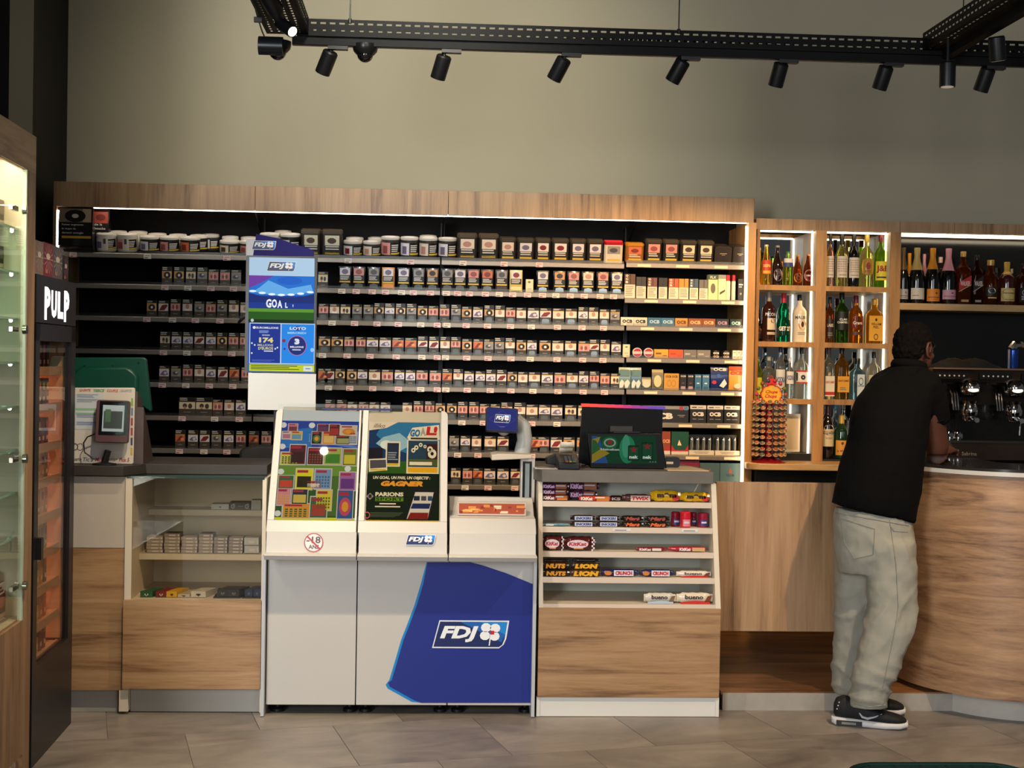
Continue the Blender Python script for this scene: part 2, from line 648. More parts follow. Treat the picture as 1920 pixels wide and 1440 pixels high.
# shelf rails: py of the rail's top at px 1000, thickness 9 px = .026 m
ROWY = [491, 548, 607.5, 668, 728, 789, 849.5, 910]
DROWY = [494.5, 561, 612.5, 672, 732, 793, 853, 914]
RH = .029
SZ = [ZZ(y, YS, 1000) for y in ROWY]
DZ = [ZZ(y, YS, 1285) for y in DROWY]
BAYS = [(112, 472), (474, 825), (827, 1170)]
tagw = MB(); tagw.box(-.0195, .0195, -.002, 0, -.013, .013, mat('#e3c9c4', .5)); P = PR(tagw, (-.0195, -.002, -.013), (1, 0, 0), (0, 0, 1), .039, .026)
P.rect(.1, .1, .5, .32, mat('#a2504f', .5)); P.rect(.15, .55, .85, .75, mat('#b98a87', .5))
TAGA = tagw.mesh('price_tag')
tagw = MB(); tagw.box(-.0195, .0195, -.002, 0, -.013, .013, mat('#e6dccb', .5)); P = PR(tagw, (-.0195, -.002, -.013), (1, 0, 0), (0, 0, 1), .039, .026)
P.rect(.1, .1, .6, .3, mat('#6b5b55', .5)); P.rect(.15, .55, .85, .72, mat('#a89a8c', .5))
TAGB = tagw.mesh('price_tag')
TAGX = {
    0: [[138, 277, 426], [310, 353, 396, 438], [276, 324, 367, 413], [307, 351, 391, 435], [305, 349, 393, 437], [342, 403, 449], [337, 383, 426]],
    1: [[653, 770], [641, 668, 698, 723, 753, 775, 807], [623, 665, 707, 747, 789, 820], [605, 651, 694, 743, 791, 820], [616, 656, 699, 747, 789, 820], [], []],
    2: [[868, 945, 1011], [837, 858, 880, 910, 936, 961, 989, 1017, 1042, 1069, 1095, 1125, 1150], [838, 874, 914, 957, 996, 1045, 1091, 1131],
        [835, 875, 915, 958, 994, 1044, 1092, 1130], [836, 876, 919, 958, 999, 1046, 1093, 1133], [866, 906, 953, 997, 1044], [858, 896, 997, 1091], [872, 915, 965]],
}
LIPM = mat('#b8bcbc', .25, alpha=.32)


def shelf(x0, x1, z, tilt=0.0, tags=(), lip=True, ydepth=.40, n=unit):
    m = MB()
    h = tilt * ydepth
    m.prism([(YS, z - RH), (YS + .006, z - RH), (YS + .006, z - .006), (YS + ydepth, z + h - .006), (YS + ydepth, z + h), (YS + .004, z), (YS - .002, z - .003)][::1], 'x', x0, x1, BLACK)
    sh = m.build('shelf', n)
    m = MB()
    m.prism([(YS - .010, z - RH + .003), (YS - .004, z - RH), (YS + .001, z - RH), (YS + .001, z), (YS - .006, z), (YS - .012, z - .005)], 'x', x0, x1, RAIL)
    m.build('rail', sh)
    if lip:
        m = MB()
        m.box(x0, x1, YS + .002, YS + .004, z, z + .014, ACR)
        m.build('clear_lip', sh)
    for i, t in enumerate(tags):
        put('price_tag', TAGB if (i * 5 + int(t)) % 4 == 0 else TAGA, sh, (t, YS - .011, z - RH / 2 - .002))
    return sh


for b, (a, c) in enumerate(BAYS):
    for k, z in enumerate(SZ):
        if b == 0 and k == 7: continue
        yy = ROWY[k]
        tg = [XX(t, YS, yy) for t in TAGX[b][k]] if k < len(TAGX[b]) else []
        shelf(XX(a, YS, yy) + .003, XX(c, YS, yy), z, tilt=.20 if k == 0 else 0.03, tags=tg)
for k, z in enumerate(DZ):
    yy = DROWY[k]
    sh = shelf(XX(1174 if k != 1 else 1171, YS, yy), XX(1395, YS, yy), z, tilt=.20 if k == 0 else .03, lip=k not in (1, 5, 6))
    for q in range(3):
        x = XX(1195 + q * 72 + (k * 13) % 20, YS, yy)
        m = MB(); m.box(x, x + .075, YS - .0125, YS - .011, z - RH * .8, z - RH * .3, mat('#e8d9b8', .5)); m.build('shelf_label', sh)

# ---------------------------------------------------------------- cigarette packets
PICS = [('#d8d2d6', '#6d6480', 'white and violet'), ('#c96a45', '#7a2f22', 'orange and brown'), ('#d9cfae', '#4b3730', 'pale yellow and black'), ('#cf8f86', '#8e4a48', 'pink'),
        ('#c4905a', '#2b2320', 'tan and dark ring'), ('#dccbb8', '#b48575', 'beige and skin-toned'), ('#d9d4cf', '#7b1f22', 'white and dark red'), ('#8d8a88', '#4c4a4c', 'grey')]
_pk = {}


def pack_mesh(w_, h_, v, style):
    key = (w_, h_, v, style)
    if key in _pk: return _pk[key]
    rn = random.Random(hash((int(w_ * 1000), int(h_ * 1000), v, style == 'd')))
    body = mat('#4a4036' if style == 'b' else '#35322f', .35)
    m = MB()
    m.box(-w_ / 2, w_ / 2, 0, .023, 0, h_, body)
    P = PR(m, (-w_ / 2, 0, 0), (1, 0, 0), (0, 0, 1), w_, h_)
    bg, fg, _ = PICS[v]
    top = .80 if h_ < .095 else .72
    P.rect(.02, top + .035, .98, .99, mat('#141312', .4), 1)
    P.lines(.06, top + .06, .72, .97, 2, mat('#c9c4bb', .5), 2, rn)
    P.rect(.02, top, .98, top + .04, mat('#c9a046', .45), 1)
    lo = .36 if style != 'l' else .42
    P.rect(.02, lo, .98, top, mat(bg, .45), 1)
    f = mat(fg, .45)
    if v == 4:
        P.ell(.52, (lo + top) / 2, .34, .19, f, 2, 12); P.ell(.52, (lo + top) / 2, .12, .08, mat('#f0e2cc', .4), 3, 8)
        P.rect(.74, lo, .98, top, mat('#dab486', .45), 2)
    elif v == 0:
        P.poly([(.08, lo + .08), (.5, lo + .04), (.9, lo + .10), (.72, top - .07), (.36, top - .12)], f, 2)
        P.ell(.62, (lo + top) / 2 - .02, .16, .09, mat('#cfc8d2', .4), 3, 8)
    elif v == 1:
        P.poly([(.1, lo + .02), (.45, lo + .03), (.8, top - .06), (.5, top - .05)], f, 2); P.ell(.72, lo + .14, .16, .08, mat('#e29a62', .4), 3, 8)
    elif v == 2:
        P.ell(.36, (lo + top) / 2, .14, .13, f, 2, 8); P.ell(.68, (lo + top) / 2 - .02, .13, .15, f, 2, 8); P.rect(.30, lo, .42, lo + .14, mat('#c77f5e', .4), 3)
    elif v == 3:
        P.ell(.3, lo + .2, .12, .12, f, 2, 8); P.ell(.66, lo + .2, .14, .13, f, 2, 8); P.rect(.42, lo + .04, .52, top - .06, mat('#e7c1b4', .4), 3)
    elif v == 5:
        P.ell(.5, lo + .24, .19, .14, f, 2, 10); P.rect(.24, lo, .76, lo + .1, mat('#ece6dd', .4), 2)
    elif v == 6:
        P.poly([(.06, lo + .03), (.6, lo + .05), (.94, top - .10), (.8, top - .03), (.36, top - .08)], f, 2)
    else:
        P.ell(.45, lo + .2, .3, .12, f, 2, 8); P.ell(.55, lo + .24, .14, .06, mat('#c7c0bb', .4), 3, 8)
    P.rect(.30, .17, .70, .20, mat('#9a9080', .5), 1)
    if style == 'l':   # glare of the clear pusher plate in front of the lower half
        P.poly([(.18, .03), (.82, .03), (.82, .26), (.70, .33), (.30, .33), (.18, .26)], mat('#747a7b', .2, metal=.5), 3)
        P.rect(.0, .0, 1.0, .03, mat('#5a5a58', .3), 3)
    else:
        P.rect(.0, .0, 1.0, .035, mat('#6d6a62', .3), 3)
        P.rect(.42, .012, .58, .028, mat('#b9b6ac', .3), 4)
    _pk[key] = m.mesh('cigarette_packet')
    return _pk[key]


rowname = ['top', 'second', 'third', 'fourth', 'fifth', 'sixth', 'seventh', 'eighth']


def packs(row, xs, sizes, pics, style, side):
    """xs: left px of each packet; sizes: r regular, t tall, w wide, W wide tall"""
    z = SZ[row] + .001
    yy = ROWY[row]
    for i, x in enumerate(xs):
        sz = sizes[i]
        w_ = .054 if sz in 'rt' else .064 if sz in 'wW' else .090
        h_ = .089 if sz in 'rw' else .099
        v = int(pics[i])
        st = style
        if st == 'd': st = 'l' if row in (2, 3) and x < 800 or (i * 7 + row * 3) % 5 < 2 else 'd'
        X = XX(x, YS + .01, yy) + w_ / 2
        lab = '%s packet with %s photo, %s %s, %s shelf' % ('dark' if side else 'brown', PICS[v][2], ORD[i], 'after the lottery screen' if side else 'from the empty end', rowname[row])
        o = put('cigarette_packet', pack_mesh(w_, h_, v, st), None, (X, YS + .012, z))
        tag(o, lab, 'cigarette packet', ('cigarette packets after the lottery screen, ' if side else 'cigarette packets before the lottery screen, ') + rowname[row] + ' shelf')


Lx = [[], [303, 325.5, 348, 369.5, 390.5, 412, 433], [274.5, 296.5, 319, 341.5, 364, 385.5, 406.5, 428.5, 450], [299.5, 321, 342.5, 364, 385.5, 406.5, 428, 449],
      [298, 320, 342, 364, 385.5, 408, 429.5, 452], [335, 366.5, 398.5, 420, 441.5], [328, 352, 374, 396, 419, 442, 466, 489.5]]
Ls = ['', 'ttttrrr', 'rrttrrttr', 'tttttttt', 'rrttrrrr', 'XXrrr', 'tttttttt']
Lp = ['', '4427337', '463573755', '20060433', '07350613', '22350', '10670313']
for k in range(1, 7):
    packs(k, Lx[k], Ls[k], Lp[k], 'b', 0)
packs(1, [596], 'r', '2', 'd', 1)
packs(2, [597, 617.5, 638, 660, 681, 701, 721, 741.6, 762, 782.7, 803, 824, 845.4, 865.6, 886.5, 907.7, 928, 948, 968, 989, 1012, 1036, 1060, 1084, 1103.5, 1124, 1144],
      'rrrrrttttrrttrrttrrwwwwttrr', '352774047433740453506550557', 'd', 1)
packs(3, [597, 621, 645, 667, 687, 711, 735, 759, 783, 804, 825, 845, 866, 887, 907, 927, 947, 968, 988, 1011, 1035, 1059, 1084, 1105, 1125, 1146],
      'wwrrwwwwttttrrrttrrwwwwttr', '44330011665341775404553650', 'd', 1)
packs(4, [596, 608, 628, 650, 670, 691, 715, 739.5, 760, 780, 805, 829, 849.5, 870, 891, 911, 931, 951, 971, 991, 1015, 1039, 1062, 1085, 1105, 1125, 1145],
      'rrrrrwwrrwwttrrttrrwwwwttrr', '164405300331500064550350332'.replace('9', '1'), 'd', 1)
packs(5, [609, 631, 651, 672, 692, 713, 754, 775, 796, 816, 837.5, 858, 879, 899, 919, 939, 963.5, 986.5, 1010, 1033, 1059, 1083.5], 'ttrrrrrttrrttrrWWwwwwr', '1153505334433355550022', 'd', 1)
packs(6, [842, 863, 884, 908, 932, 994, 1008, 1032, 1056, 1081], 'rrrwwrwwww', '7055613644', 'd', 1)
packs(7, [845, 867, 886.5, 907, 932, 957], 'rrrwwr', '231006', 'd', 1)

# ---------------------------------------------------------------- tobacco pouches on the second shelf
_po = {}


def pouch_mesh(w_, h_, v, kind):
    key = (w_, h_, v, kind)
    if key in _po: return _po[key]
    bg, fg, _ = PICS[v]
    bodyc = {'k': '#1d1c1c', 'o': '#d98a2e', 'y': '#e3d08a', 'r': '#3a2a28'}[kind]
    m = MB()
    n = 6
    vs, fs = [], []
    for j in range(n + 1):      # puffed front face
        for i in range(n + 1):
            a, b = i / n, j / n
            d = .012 * math.sin(math.pi * a) ** .6 * (math.sin(math.pi * min(1, b * 1.15)) ** .6 if b < .87 else 0.15) if 0 < a < 1 and 0 < b < 1 else 0
            vs.append(((a - .5) * w_, -d, b * h_))
    k0 = len(vs)
    vs += [(x, .01 - .4 * y, z) for (x, y, z) in vs[:k0]]
    for j in range(n):
        for i in range(n):
            q = j * (n + 1) + i
            fs.append((q, q + 1, q + n + 2, q + n + 1))
            fs.append((k0 + q, k0 + q + n + 1, k0 + q + n + 2, k0 + q + 1))
    m.add(vs, fs, mat(bodyc, .22, coat=.4))
    P = PR(m, (-w_ / 2, -.0125, 0), (1, 0, 0), (0, 0, 1), w_, h_)
    P.rect(.1, .60, .9, .93, mat(bg, .3), 1)
    P.ell(.5, .76, .26, .12, mat(fg, .3), 2, 10)
    P.rect(.08, .34, .92, .59, mat('#0f0e0e', .3), 1)
    P.lines(.14, .37, .86, .56, 3, mat('#d5d1c8', .4), 2, random.Random(v))
    P.rect(.08, .27, .92, .335, mat('#cfae35', .35), 1)
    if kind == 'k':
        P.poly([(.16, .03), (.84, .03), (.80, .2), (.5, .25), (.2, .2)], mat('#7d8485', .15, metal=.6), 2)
    else:
        P.rect(.1, .05, .9, .24, mat(bodyc, .3), 1)
    _po[key] = m.mesh('tobacco_pouch')
    return _po[key]


pn = {'k': 'black', 'o': 'orange based', 'y': 'pale yellow based', 'r': 'red and black'}
pxs = [635, 661, 689, 716, 745, 773, 799, 827, 851, 876, 902, 929, 956, 1006, 1037.5, 1064, 1091, 1119, 1145]
pks = 'kkkokkkkkkkrykkkkkk'
pvs = '0370074703176043530'
for i, x in enumerate(pxs):
    h_ = ZZ(495, YS, 900) - SZ[1] - .004
    o = put('tobacco_pouch', pouch_mesh(.070, .122, int(pvs[i]), pks[i]), None, (XX(x, YS + .02, 520) + .035, YS + .024, SZ[1] + .001))
    tag(o, '%s tobacco pouch with %s photo, %s along the second shelf' % (pn[pks[i]], PICS[int(pvs[i])][2], ORD[i]), 'tobacco pouch', 'tobacco pouches on the second shelf')


def carton(name, label, cat, x0, y0, x1, y1, Y, base, depth=.06, group=None, fn=None, z=None):
    """box standing at z, front face drawn by fn(P); px box gives width and height"""
    a, b, c, d = rect(x0, y0, x1, y1, Y)
    if z is not None:
        d = z + (d - c); c = z
    m = MB()
    m.box(a, b, Y, Y + depth, c, d, mat(base, .4))
    if fn: fn(PR(m, (a, Y, c), (1, 0, 0), (0, 0, 1), b - a, d - c))
    o = m.build(name, off=((a + b) / 2, Y + depth / 2, c), bevel=0)
    return tag(o, label, cat, group)


carton('filter_box', 'small cream filter box standing between pouches on the second shelf', 'box', 986, 520, 1000, 544, YS + .012, '#ddd3b0', .03, z=SZ[1] + .001,
       fn=lambda P: (P.ell(.45, .78, .2, .08, mat('#6f7a3a')), P.rect(.2, .25, .8, .29, mat('#8a8570')), P.rect(.2, .18, .7, .21, mat('#8a8570'))))

# ---------------------------------------------------------------- tins and jars on the sloping top shelf
TL = math.atan(.20)


def tilted(X, back, z=SZ[0]):
    """matrix standing an item on the sloping top shelf, back metres behind the rail"""
    return Matrix.Translation((X, YS + .008 + back, z + .002 + (back + .008) * .20)) @ Matrix.Rotation(TL, 4, 'X')


def jar(name, label, px0, px1, h, back, style, v, z=SZ[0], yy=470):
    X0, X1 = XX(px0, YS + .05 + back, yy), XX(px1, YS + .05 + back, yy)
    r = (X1 - X0) / 2
    M = tilted((X0 + X1) / 2, back + .0, z)
    T = Matrix.Translation((0, r, 0))
    root = thing(name, label, 'tin', M @ Vector((0, r, 0)), 'round tobacco tins on the top shelf')
    body = {'w': '#d9d0bf', 'd': '#26211e', 'b': '#3a3532'}[style]
    m = MB()
    m.lathe([(r * .95, 0), (r, .004), (r, h - .014)], 24, mat(body, .35), M @ T)
    bg, fg, _ = PICS[v]
    # wrapped print: picture, black text field, yellow band
    def arc(a0, a1, z0, z1, mt, k):
        n = 6
        vs, fs = [], []
        for i in range(n + 1):
            a = R(a0 + (a1 - a0) * i / n)
            for zz in (z0, z1):
                vs.append((math.sin(a) * (r + .0006 * k), r - math.cos(a) * (r + .0006 * k), zz))
        fs = [(2 * i, 2 * i + 2, 2 * i + 3, 2 * i + 1) for i in range(n)]
        m.add(vs, fs, mt, M)
    H = h - .016
    arc(-75, 0, H * .18, H * .86, mat(bg, .4), 1)
    arc(-50, -18, H * .25, H * .68, mat(fg, .4), 2)
    arc(0, 75, H * .18, H * .86, mat('#100f0f', .4), 1)
    for q in range(4):
        arc(8, 50 + (q * 17) % 14, H * (.36 + q * .11), H * (.42 + q * .11), mat('#d8d4cc', .4), 2)
    arc(5, 75, H * .20, H * .30, mat('#d3b23c', .4), 2)
    if style == 'w':
        arc(-14, 20, H * .05, H * .95, mat('#d9d0bf', .4), 3)
        arc(-6, 8, H * .55, H * .9, mat('#4a4a52', .4), 4)
    m.build('tin_body', root)
    m = MB()
    m.lathe([(r * 1.03, h - .014), (r * 1.03, h - .003), (r * .97, h), (r * .86, h), (r * .84, h - .002), (r * .3, h - .001)], 24, mat('#d6d1c6' if style != 'b' else '#bdb8ae', .35), M @ T)
    m.lathe([(r * .62, h - .001), (r * .60, h)], 16, mat('#ece9e2', .3), M @ T)
    m.build('tin_lid', root)


J = [  # px0, px1, height, back, style, picture
    (181, 218, .098, .0, 'w', 0), (220, 257, .098, .0, 'w', 3), (263, 299, .088, .0, 'd', 0), (300, 336, .088, .0, 'd', 3), (339, 375, .088, .0, 'd', 1), (412, 449, .074, .0, 'd', 2),
    (205, 238, .098, .11, 'w', 7), (242, 276, .098, .11, 'w', 0), (279, 312, .09, .11, 'd', 6), (318, 350, .088, .11, 'w', 4), (357, 390, .088, .10, 'd', 1), (380, 411, .088, .15, 'b', 6), (417, 447, .08, .14, 'd', 3),
    (450, 484, .074, .0, 'd', 3), (452, 484, .08, .12, 'd', 1), (488, 524, .118, .0, 'w', 4), (526, 563, .118, .0, 'd', 6), (516, 546, .118, .14, 'b', 7),
    (644, 679, .088, .0, 'b', 6), (681, 714, .088, .0, 'b', 5), (649, 681, .09, .13, 'b', 7), (690, 720, .092, .14, 'b', 3), (715, 749, .115, .0, 'b', 3), (751, 784, .115, .0, 'b', 0),
    (786, 820, .115, .0, 'b', 5), (822, 856, .115, .0, 'b', 0), (787, 818, .112, .12, 'b', 7)]
jn = {'w': 'cream', 'd': 'black', 'b': 'dark brown'}
nf = nb = 0
for (a, b, h, bk, st, v) in J:
    if bk < .05:
        nf += 1; s_ = 'front row, %s along' % ORD[nf - 1]
    else:
        nb += 1; s_ = 'rear row, %s along' % ORD[nb - 1]
    jar('tobacco_tin', 'round %s tobacco tin with pale lid on the top shelf, %s' % (jn[st], s_), a, b, h, bk, st, v)


def boxtin(label, px0, px1, h, style, v, back=0.0, depth=.07, z=SZ[0], yy=470, lidc=None):
    X0, X1 = XX(px0, YS + .02 + back, yy), XX(px1, YS + .02 + back, yy)
    w_ = X1 - X0
    M = tilted((X0 + X1) / 2, back, z)
    root = thing('tobacco_box_tin', label, 'tin', M @ Vector((0, depth / 2, 0)), 'square tobacco tins on the top shelf')
    bodyc = {'k': '#2a2622', 'r': '#d8cbb8', 'o': '#8a5a22', 's': '#2b241e'}[style]
    lidc = {'k': '#4b4334', 'r': '#b0192c', 'o': '#c98a22', 's': '#5a4c3c'}[style]
    c = .010
    def pr(i): return [(-w_ / 2 + i, c), (-w_ / 2 + c, i), (w_ / 2 - c, i), (w_ / 2 - i, c), (w_ / 2 - i, depth - c), (w_ / 2 - c, depth - i), (-w_ / 2 + c, depth - i), (-w_ / 2 + i, depth - c)]
    m = MB()
    m.prism(pr(.001), 'z', 0, h * .86, mat(bodyc, .35), M)
    P = PR(m, M @ Vector((-w_ / 2, 0.0008, 0)), M.to_3x3() @ Vector((1, 0, 0)), M.to_3x3() @ Vector((0, 0, 1)), w_, h * .86)
    bg, fg, _ = PICS[v]
    P.rect(.17, .50, .86, .93, mat(bg, .4), 1)
    P.ell(.5, .70, .22, .13, mat(fg, .4), 2, 10)
    if style == 's': P.rect(.08, .16, .92, .48, mat('#0f0e0d', .4), 1)
    P.lines(.2, .26, .85, .47, 2, mat('#d2cdc2', .4), 2, random.Random(v))
    P.rect(.17, .12, .86, .215, mat('#c9aa38', .35), 1)
    m.build('tin_body', root)
    m = MB()
    m.prism(pr(-.001), 'z', h * .86, h * .97, mat(lidc, .3, metal=.3), M)
    m.prism(pr(.004), 'z', h * .97, h, mat(lidc, .3, metal=.3), M)
    if style == 'r':
        for q in range(5): m.box(-w_ / 2 + .003, w_ / 2 - .003, .006 + q * .012, .011 + q * .012, h, h + .004, mat('#d8323f', .3), M)
    m.build('tin_lid', root)


for i, (a, b, h, st, v) in enumerate([(565, 601, .148, 's', 2), (603, 642, .148, 's', 2), (857, 894, .145, 's', 5), (897, 934, .145, 's', 5), (936, 967, .128, 'k', 5), (969, 1001, .126, 'k', 0), (1003, 1032, .128, 'k', 6),
                                      (1034, 1066, .128, 'k', 6), (1068, 1098, .128, 'k', 0), (1100, 1130, .128, 'k', 0), (1132, 1167, .118, 'r', 7)]):
    nm = {'s': 'large gilt black tin', 'k': 'small dark tin', 'r': 'red lidded white tin'}[st]
    boxtin('%s, %s photo, top shelf, %s after the round tins' % (nm, PICS[v][2], ORD[i]), a, b, h, st, v)
for i, (a, b, h, st, v) in enumerate([(1172, 1206, .105, 'o', 1), (1209, 1240, .128, 'k', 3), (1242, 1272, .128, 'k', 3), (1274, 1305, .126, 'k', 2), (1307, 1337, .126, 'k', 2)]):
    nm = {'o': 'orange lidded square tin', 'k': 'small dark tin'}[st]
    boxtin('%s, %s photo, %s from the red lidded tin' % (nm, PICS[v][2], ORD[i]), a, b, h, st, v, z=DZ[0], yy=480)
for i, (a, b) in enumerate([(1340, 1372), (1374, 1401)]):   # tins lying on their backs, round cornered bases to the front
    X0, X1 = XX(a, YS, 480), XX(b, YS, 480)
    M = tilted((X0 + X1) / 2, .0, DZ[0])
    w_, h_ = X1 - X0, .098
    def rr(i_, c=.016):
        o_ = []
        for cx, cz, a0 in ((w_ / 2 - c, h_ - c, 0), (-w_ / 2 + c, h_ - c, 90), (-w_ / 2 + c, c, 180), (w_ / 2 - c, c, 270)):
            for q in (0, 30, 60, 90):
                o_.append((cx + (c - i_) * math.cos(R(a0 + q)), cz + (c - i_) * math.sin(R(a0 + q))))
        return o_[::1]
    m = MB()
    m.prism(rr(0), 'y', .003, .14, mat('#3a312b', .3, metal=.2), M)
    m.prism(rr(.005), 'y', .0, .006, mat('#2b2420', .35), M)
    P = PR(m, M @ Vector((0, 0, 0)), M.to_3x3() @ Vector((1, 0, 0)), M.to_3x3() @ Vector((0, 0, 1)))
    P.rect(-w_ * .2, h_ * .58, w_ * .2, h_ * .61, mat('#b9a98f'))
    P.rect(-w_ * .1, h_ * .5, w_ * .1, h_ * .52, mat('#b9a98f'))
    o = m.build('tobacco_box_tin', off=M @ Vector((0, .07, 0)))
    tag(o, 'dark rounded tin lying base outwards on top shelf, %s' % ['beside the small tins', 'against the oak side panel'][i], 'tin', 'tins lying on the top shelf')

# large pouches at the far end of the top shelf
for (x0, y0, x1, y1, Y, lab, c1, c2) in ((111, 378, 176, 468, YS - .02, 'large black tobacco bag with eye photo at the end of top shelf', '#1a1513', '#7a6a58'), (176, 386, 206, 462, YS + .10, 'black tobacco bag with red photo half hidden behind the large bag', '#1b1615', '#a8442f')):
    a, b, c, d = rect(x0, y0, x1, y1, Y)
    m = MB()
    m.prism([(Y, c), (Y - .03, c + .02), (Y - .03, d - .10), (Y - .008, d), (Y, d), (Y + .03, c + .06), (Y + .04, c)][::-1], 'x', a, b, mat(c1, .3, coat=.3))
    P = PR(m, (a, Y - .0302, c), (1, 0, 0), (0, 0, 1), b - a, d - c)
    P.rect(.04, .56, .96, .84, mat(c2, .4), 1)
    if x0 < 150:
        P.ell(.5, .69, .30, .13, mat('#17110e', .3), 2, 18); P.ell(.5, .69, .10, .045, mat('#cbbfae', .3), 3, 12); P.rect(.72, .56, .96, .84, mat('#b39a7d', .4), 1.5)
        for q, t in enumerate(('Fumer augmente', 'le risque de', 'devenir aveugle')):
            P.text(t, .12, .48 - q * .085, .12 + (.62 if q != 1 else .4), .53 - q * .085, mat('#d8d2c6'), 2, bold=.01)
        P.rect(.12, .225, .96, .275, mat('#c79b2e'), 2)
    else:
        P.text('bouche', .12, .40, .8, .46, mat('#d8d2c6'), 2, bold=.01); P.text('de la', .12, .50, .6, .56, mat('#d8d2c6'), 2, bold=.01); P.ell(.5, .7, .3, .08, mat('#6b1f18'), 2)
    tag(m.build('tobacco_bag', off=((a + b) / 2, Y, c)), lab, 'tobacco bag', 'large tobacco bags')

# ---------------------------------------------------------------- smoking accessories in the oak-side bay
W1, K1 = mat('#ded4be', .45), mat('#161414', .4)


def ocb(c, x0=.12, y0=.3, x1=.88, y1=.72):
    return lambda P: P.text('OCB', x0, y0, x1, y1, mat(c, .45), 2, bold=.06, space=1.1)


def rolling(c, v):
    def f(P):
        P.rect(0, 0, 1, .56, W1, 1)
        P.lines(.1, .06, .9, .50, 6, mat('#97907e', .5), 2, random.Random(v))
        if v % 2 == 0:
            for q, t in enumerate('OCB'):
                P.text(t, .10, .88 - q * .13, .34, .97 - q * .13, mat('#ece2cf'), 2, bold=.05)
        P.rect(.52, .6, .58, 1, mat('#00000a', .5), 2)
    return f


for i, (a, b, t, c, nm) in enumerate([(1171, 1191, 515, '#5a3a26', 'brown'), (1193, 1211, 520, '#2b2b2d', 'black'), (1214, 1232, 521, '#70403c', 'dull red'), (1235, 1251, 521, '#17181b', 'black and white'),
                                      (1254, 1272, 522, '#b3522b', 'orange red'), (1273, 1291, 522, '#c98a2b', 'amber'), (1293, 1309, 522, '#3e566b', 'blue'), (1311, 1327, 523, '#6b6762', 'grey')]):
    carton('cigar_carton', '%s upright carton with cream notice on second shelf, %s after the pouches' % (nm, ORD[i]), 'carton', a, t, b, 560, YS + .01, c, .08, 'upright cartons on the second shelf', rolling(c, i), DZ[1] + .001)
carton('lighter_carton', 'pale lime carton with grey lighter picture on the second shelf', 'carton', 1328, 514, 1346, 561, YS + .01, '#d8d8a0', .05, 'lime cartons', lambda P: (P.ell(.5, .45, .25, .2, mat('#6a665e')), P.rect(0, .8, 1, 1, mat('#3f5048')), P.text('FLX', .2, .84, .8, .94, mat('#dddccc'))), DZ[1] + .001)
carton('lighter_carton', 'lime and white carton with dark stripe on the second shelf', 'carton', 1347, 514, 1361, 561, YS + .02, '#dcdcae', .05, 'lime cartons', lambda P: (P.poly([(.2, .2), (.9, .34), (.9, .42), (.2, .3)], mat('#4a453e')), P.rect(0, .84, 1, 1, mat('#8a8f86'))), DZ[1] + .001)
for i, (a, b) in enumerate([(1362, 1372), (1374, 1382)]):
    X0, X1 = XX(a, YS, 540), XX(b, YS, 540)
    r = (X1 - X0) / 2
    root = thing('lighter_gas_can', 'cream lighter gas can with red cap, %s' % ['beside the lime cartons', 'beside the black boxes'][i], 'can', ((X0 + X1) / 2, YS + .04, DZ[1] + .001), 'lighter gas cans')
    m = MB(); m.lathe([(r, 0), (r, .105), (r * .6, .118)], 16, W1, Matrix.Translation(root.location)); m.build('can_body', root)
    m = MB(); m.lathe([(r * .9, .106), (r * .9, .14), (r * .6, .143)], 16, mat('#b01c2a', .35), Matrix.Translation(root.location)); m.build('can_cap', root)
carton('black_box', 'black box with white lettering at the lit end of second shelf', 'box', 1384, 522, 1394, 562, YS + .01, '#141414', .08, None, lambda P: (P.rect(.1, .7, .9, .76, W1), P.rect(.1, .6, .7, .64, W1), P.ell(.5, .3, .2, .05, mat('#8a8680'))), DZ[1] + .001)

for i, (a, b, c, tc, nm) in enumerate([(1164, 1189, '#ddd2bd', '#1d1b1a', 'cream'), (1189, 1214, '#d6cbb6', '#1d1b1a', 'cream'), (1215, 1240, '#2f6488', '#a9c6d8', 'blue'), (1240, 1265, '#356a8c', '#a9c6d8', 'blue'), (1266, 1290, '#c98a2e', '#5a3614', 'orange'),
                                       (1291, 1317, '#8a4a22', '#e0b070', 'brown'), (1317, 1342, '#8a4a22', '#e0b070', 'brown'), (1343, 1367, '#23262c', '#b28aa0', 'dark'), (1369, 1392, '#16211f', '#9fc4ba', 'black')]):
    carton('rolling_paper_box', '%s rolling paper box on the third shelf, %s from the cigarette packets' % (nm, ORD[i]), 'box', a, 591.5, b - .5, 607, YS + .006, c, .07, 'rolling paper boxes on the third shelf', ocb(tc), DZ[2] + .001)

carton('filter_box', 'slim cream filter box at the start of the fourth shelf', 'box', 1168, 643, 1181, 667, YS + .01, '#d8cfae', .03, None, lambda P: (P.ell(.5, .8, .2, .06, mat('#6f7a3a')), P.rect(.2, .3, .8, .34, mat('#8a8570'))), DZ[3] + .001)
for i, (a, b) in enumerate([(1187, 1205), (1208, 1226)]):
    X0, X1 = XX(a, YS, 660), XX(b, YS, 660)
    r = (X1 - X0) / 2
    m = MB()
    M = Matrix.Translation(((X0 + X1) / 2, YS + .03, DZ[3] + .001 + r)) @ Matrix.Rotation(R(90), 4, 'X')
    m.lathe([(r, -.012), (r, .012), (r * .9, .014)], 24, mat('#d8d4cc', .35), M)
    P = PR(m, M @ Vector((0, 0, .014)), (1, 0, 0), (0, 0, 1), r, r)
    P.ell(0, 0, .86, .86, mat('#a82438', .35), 1, 20); P.rect(-.8, -.25, .8, .22, mat('#e3dfd8', .35), 2); P.text('Smoking', -.7, -.15, .7, .15, mat('#a82438'), 3)
    tag(m.build('round_tin', off=M.translation), 'small round red and white tin on fourth shelf, %s' % ['beside the slim cream box', 'beside the yellow box'][i], 'tin', 'round red and white tins')
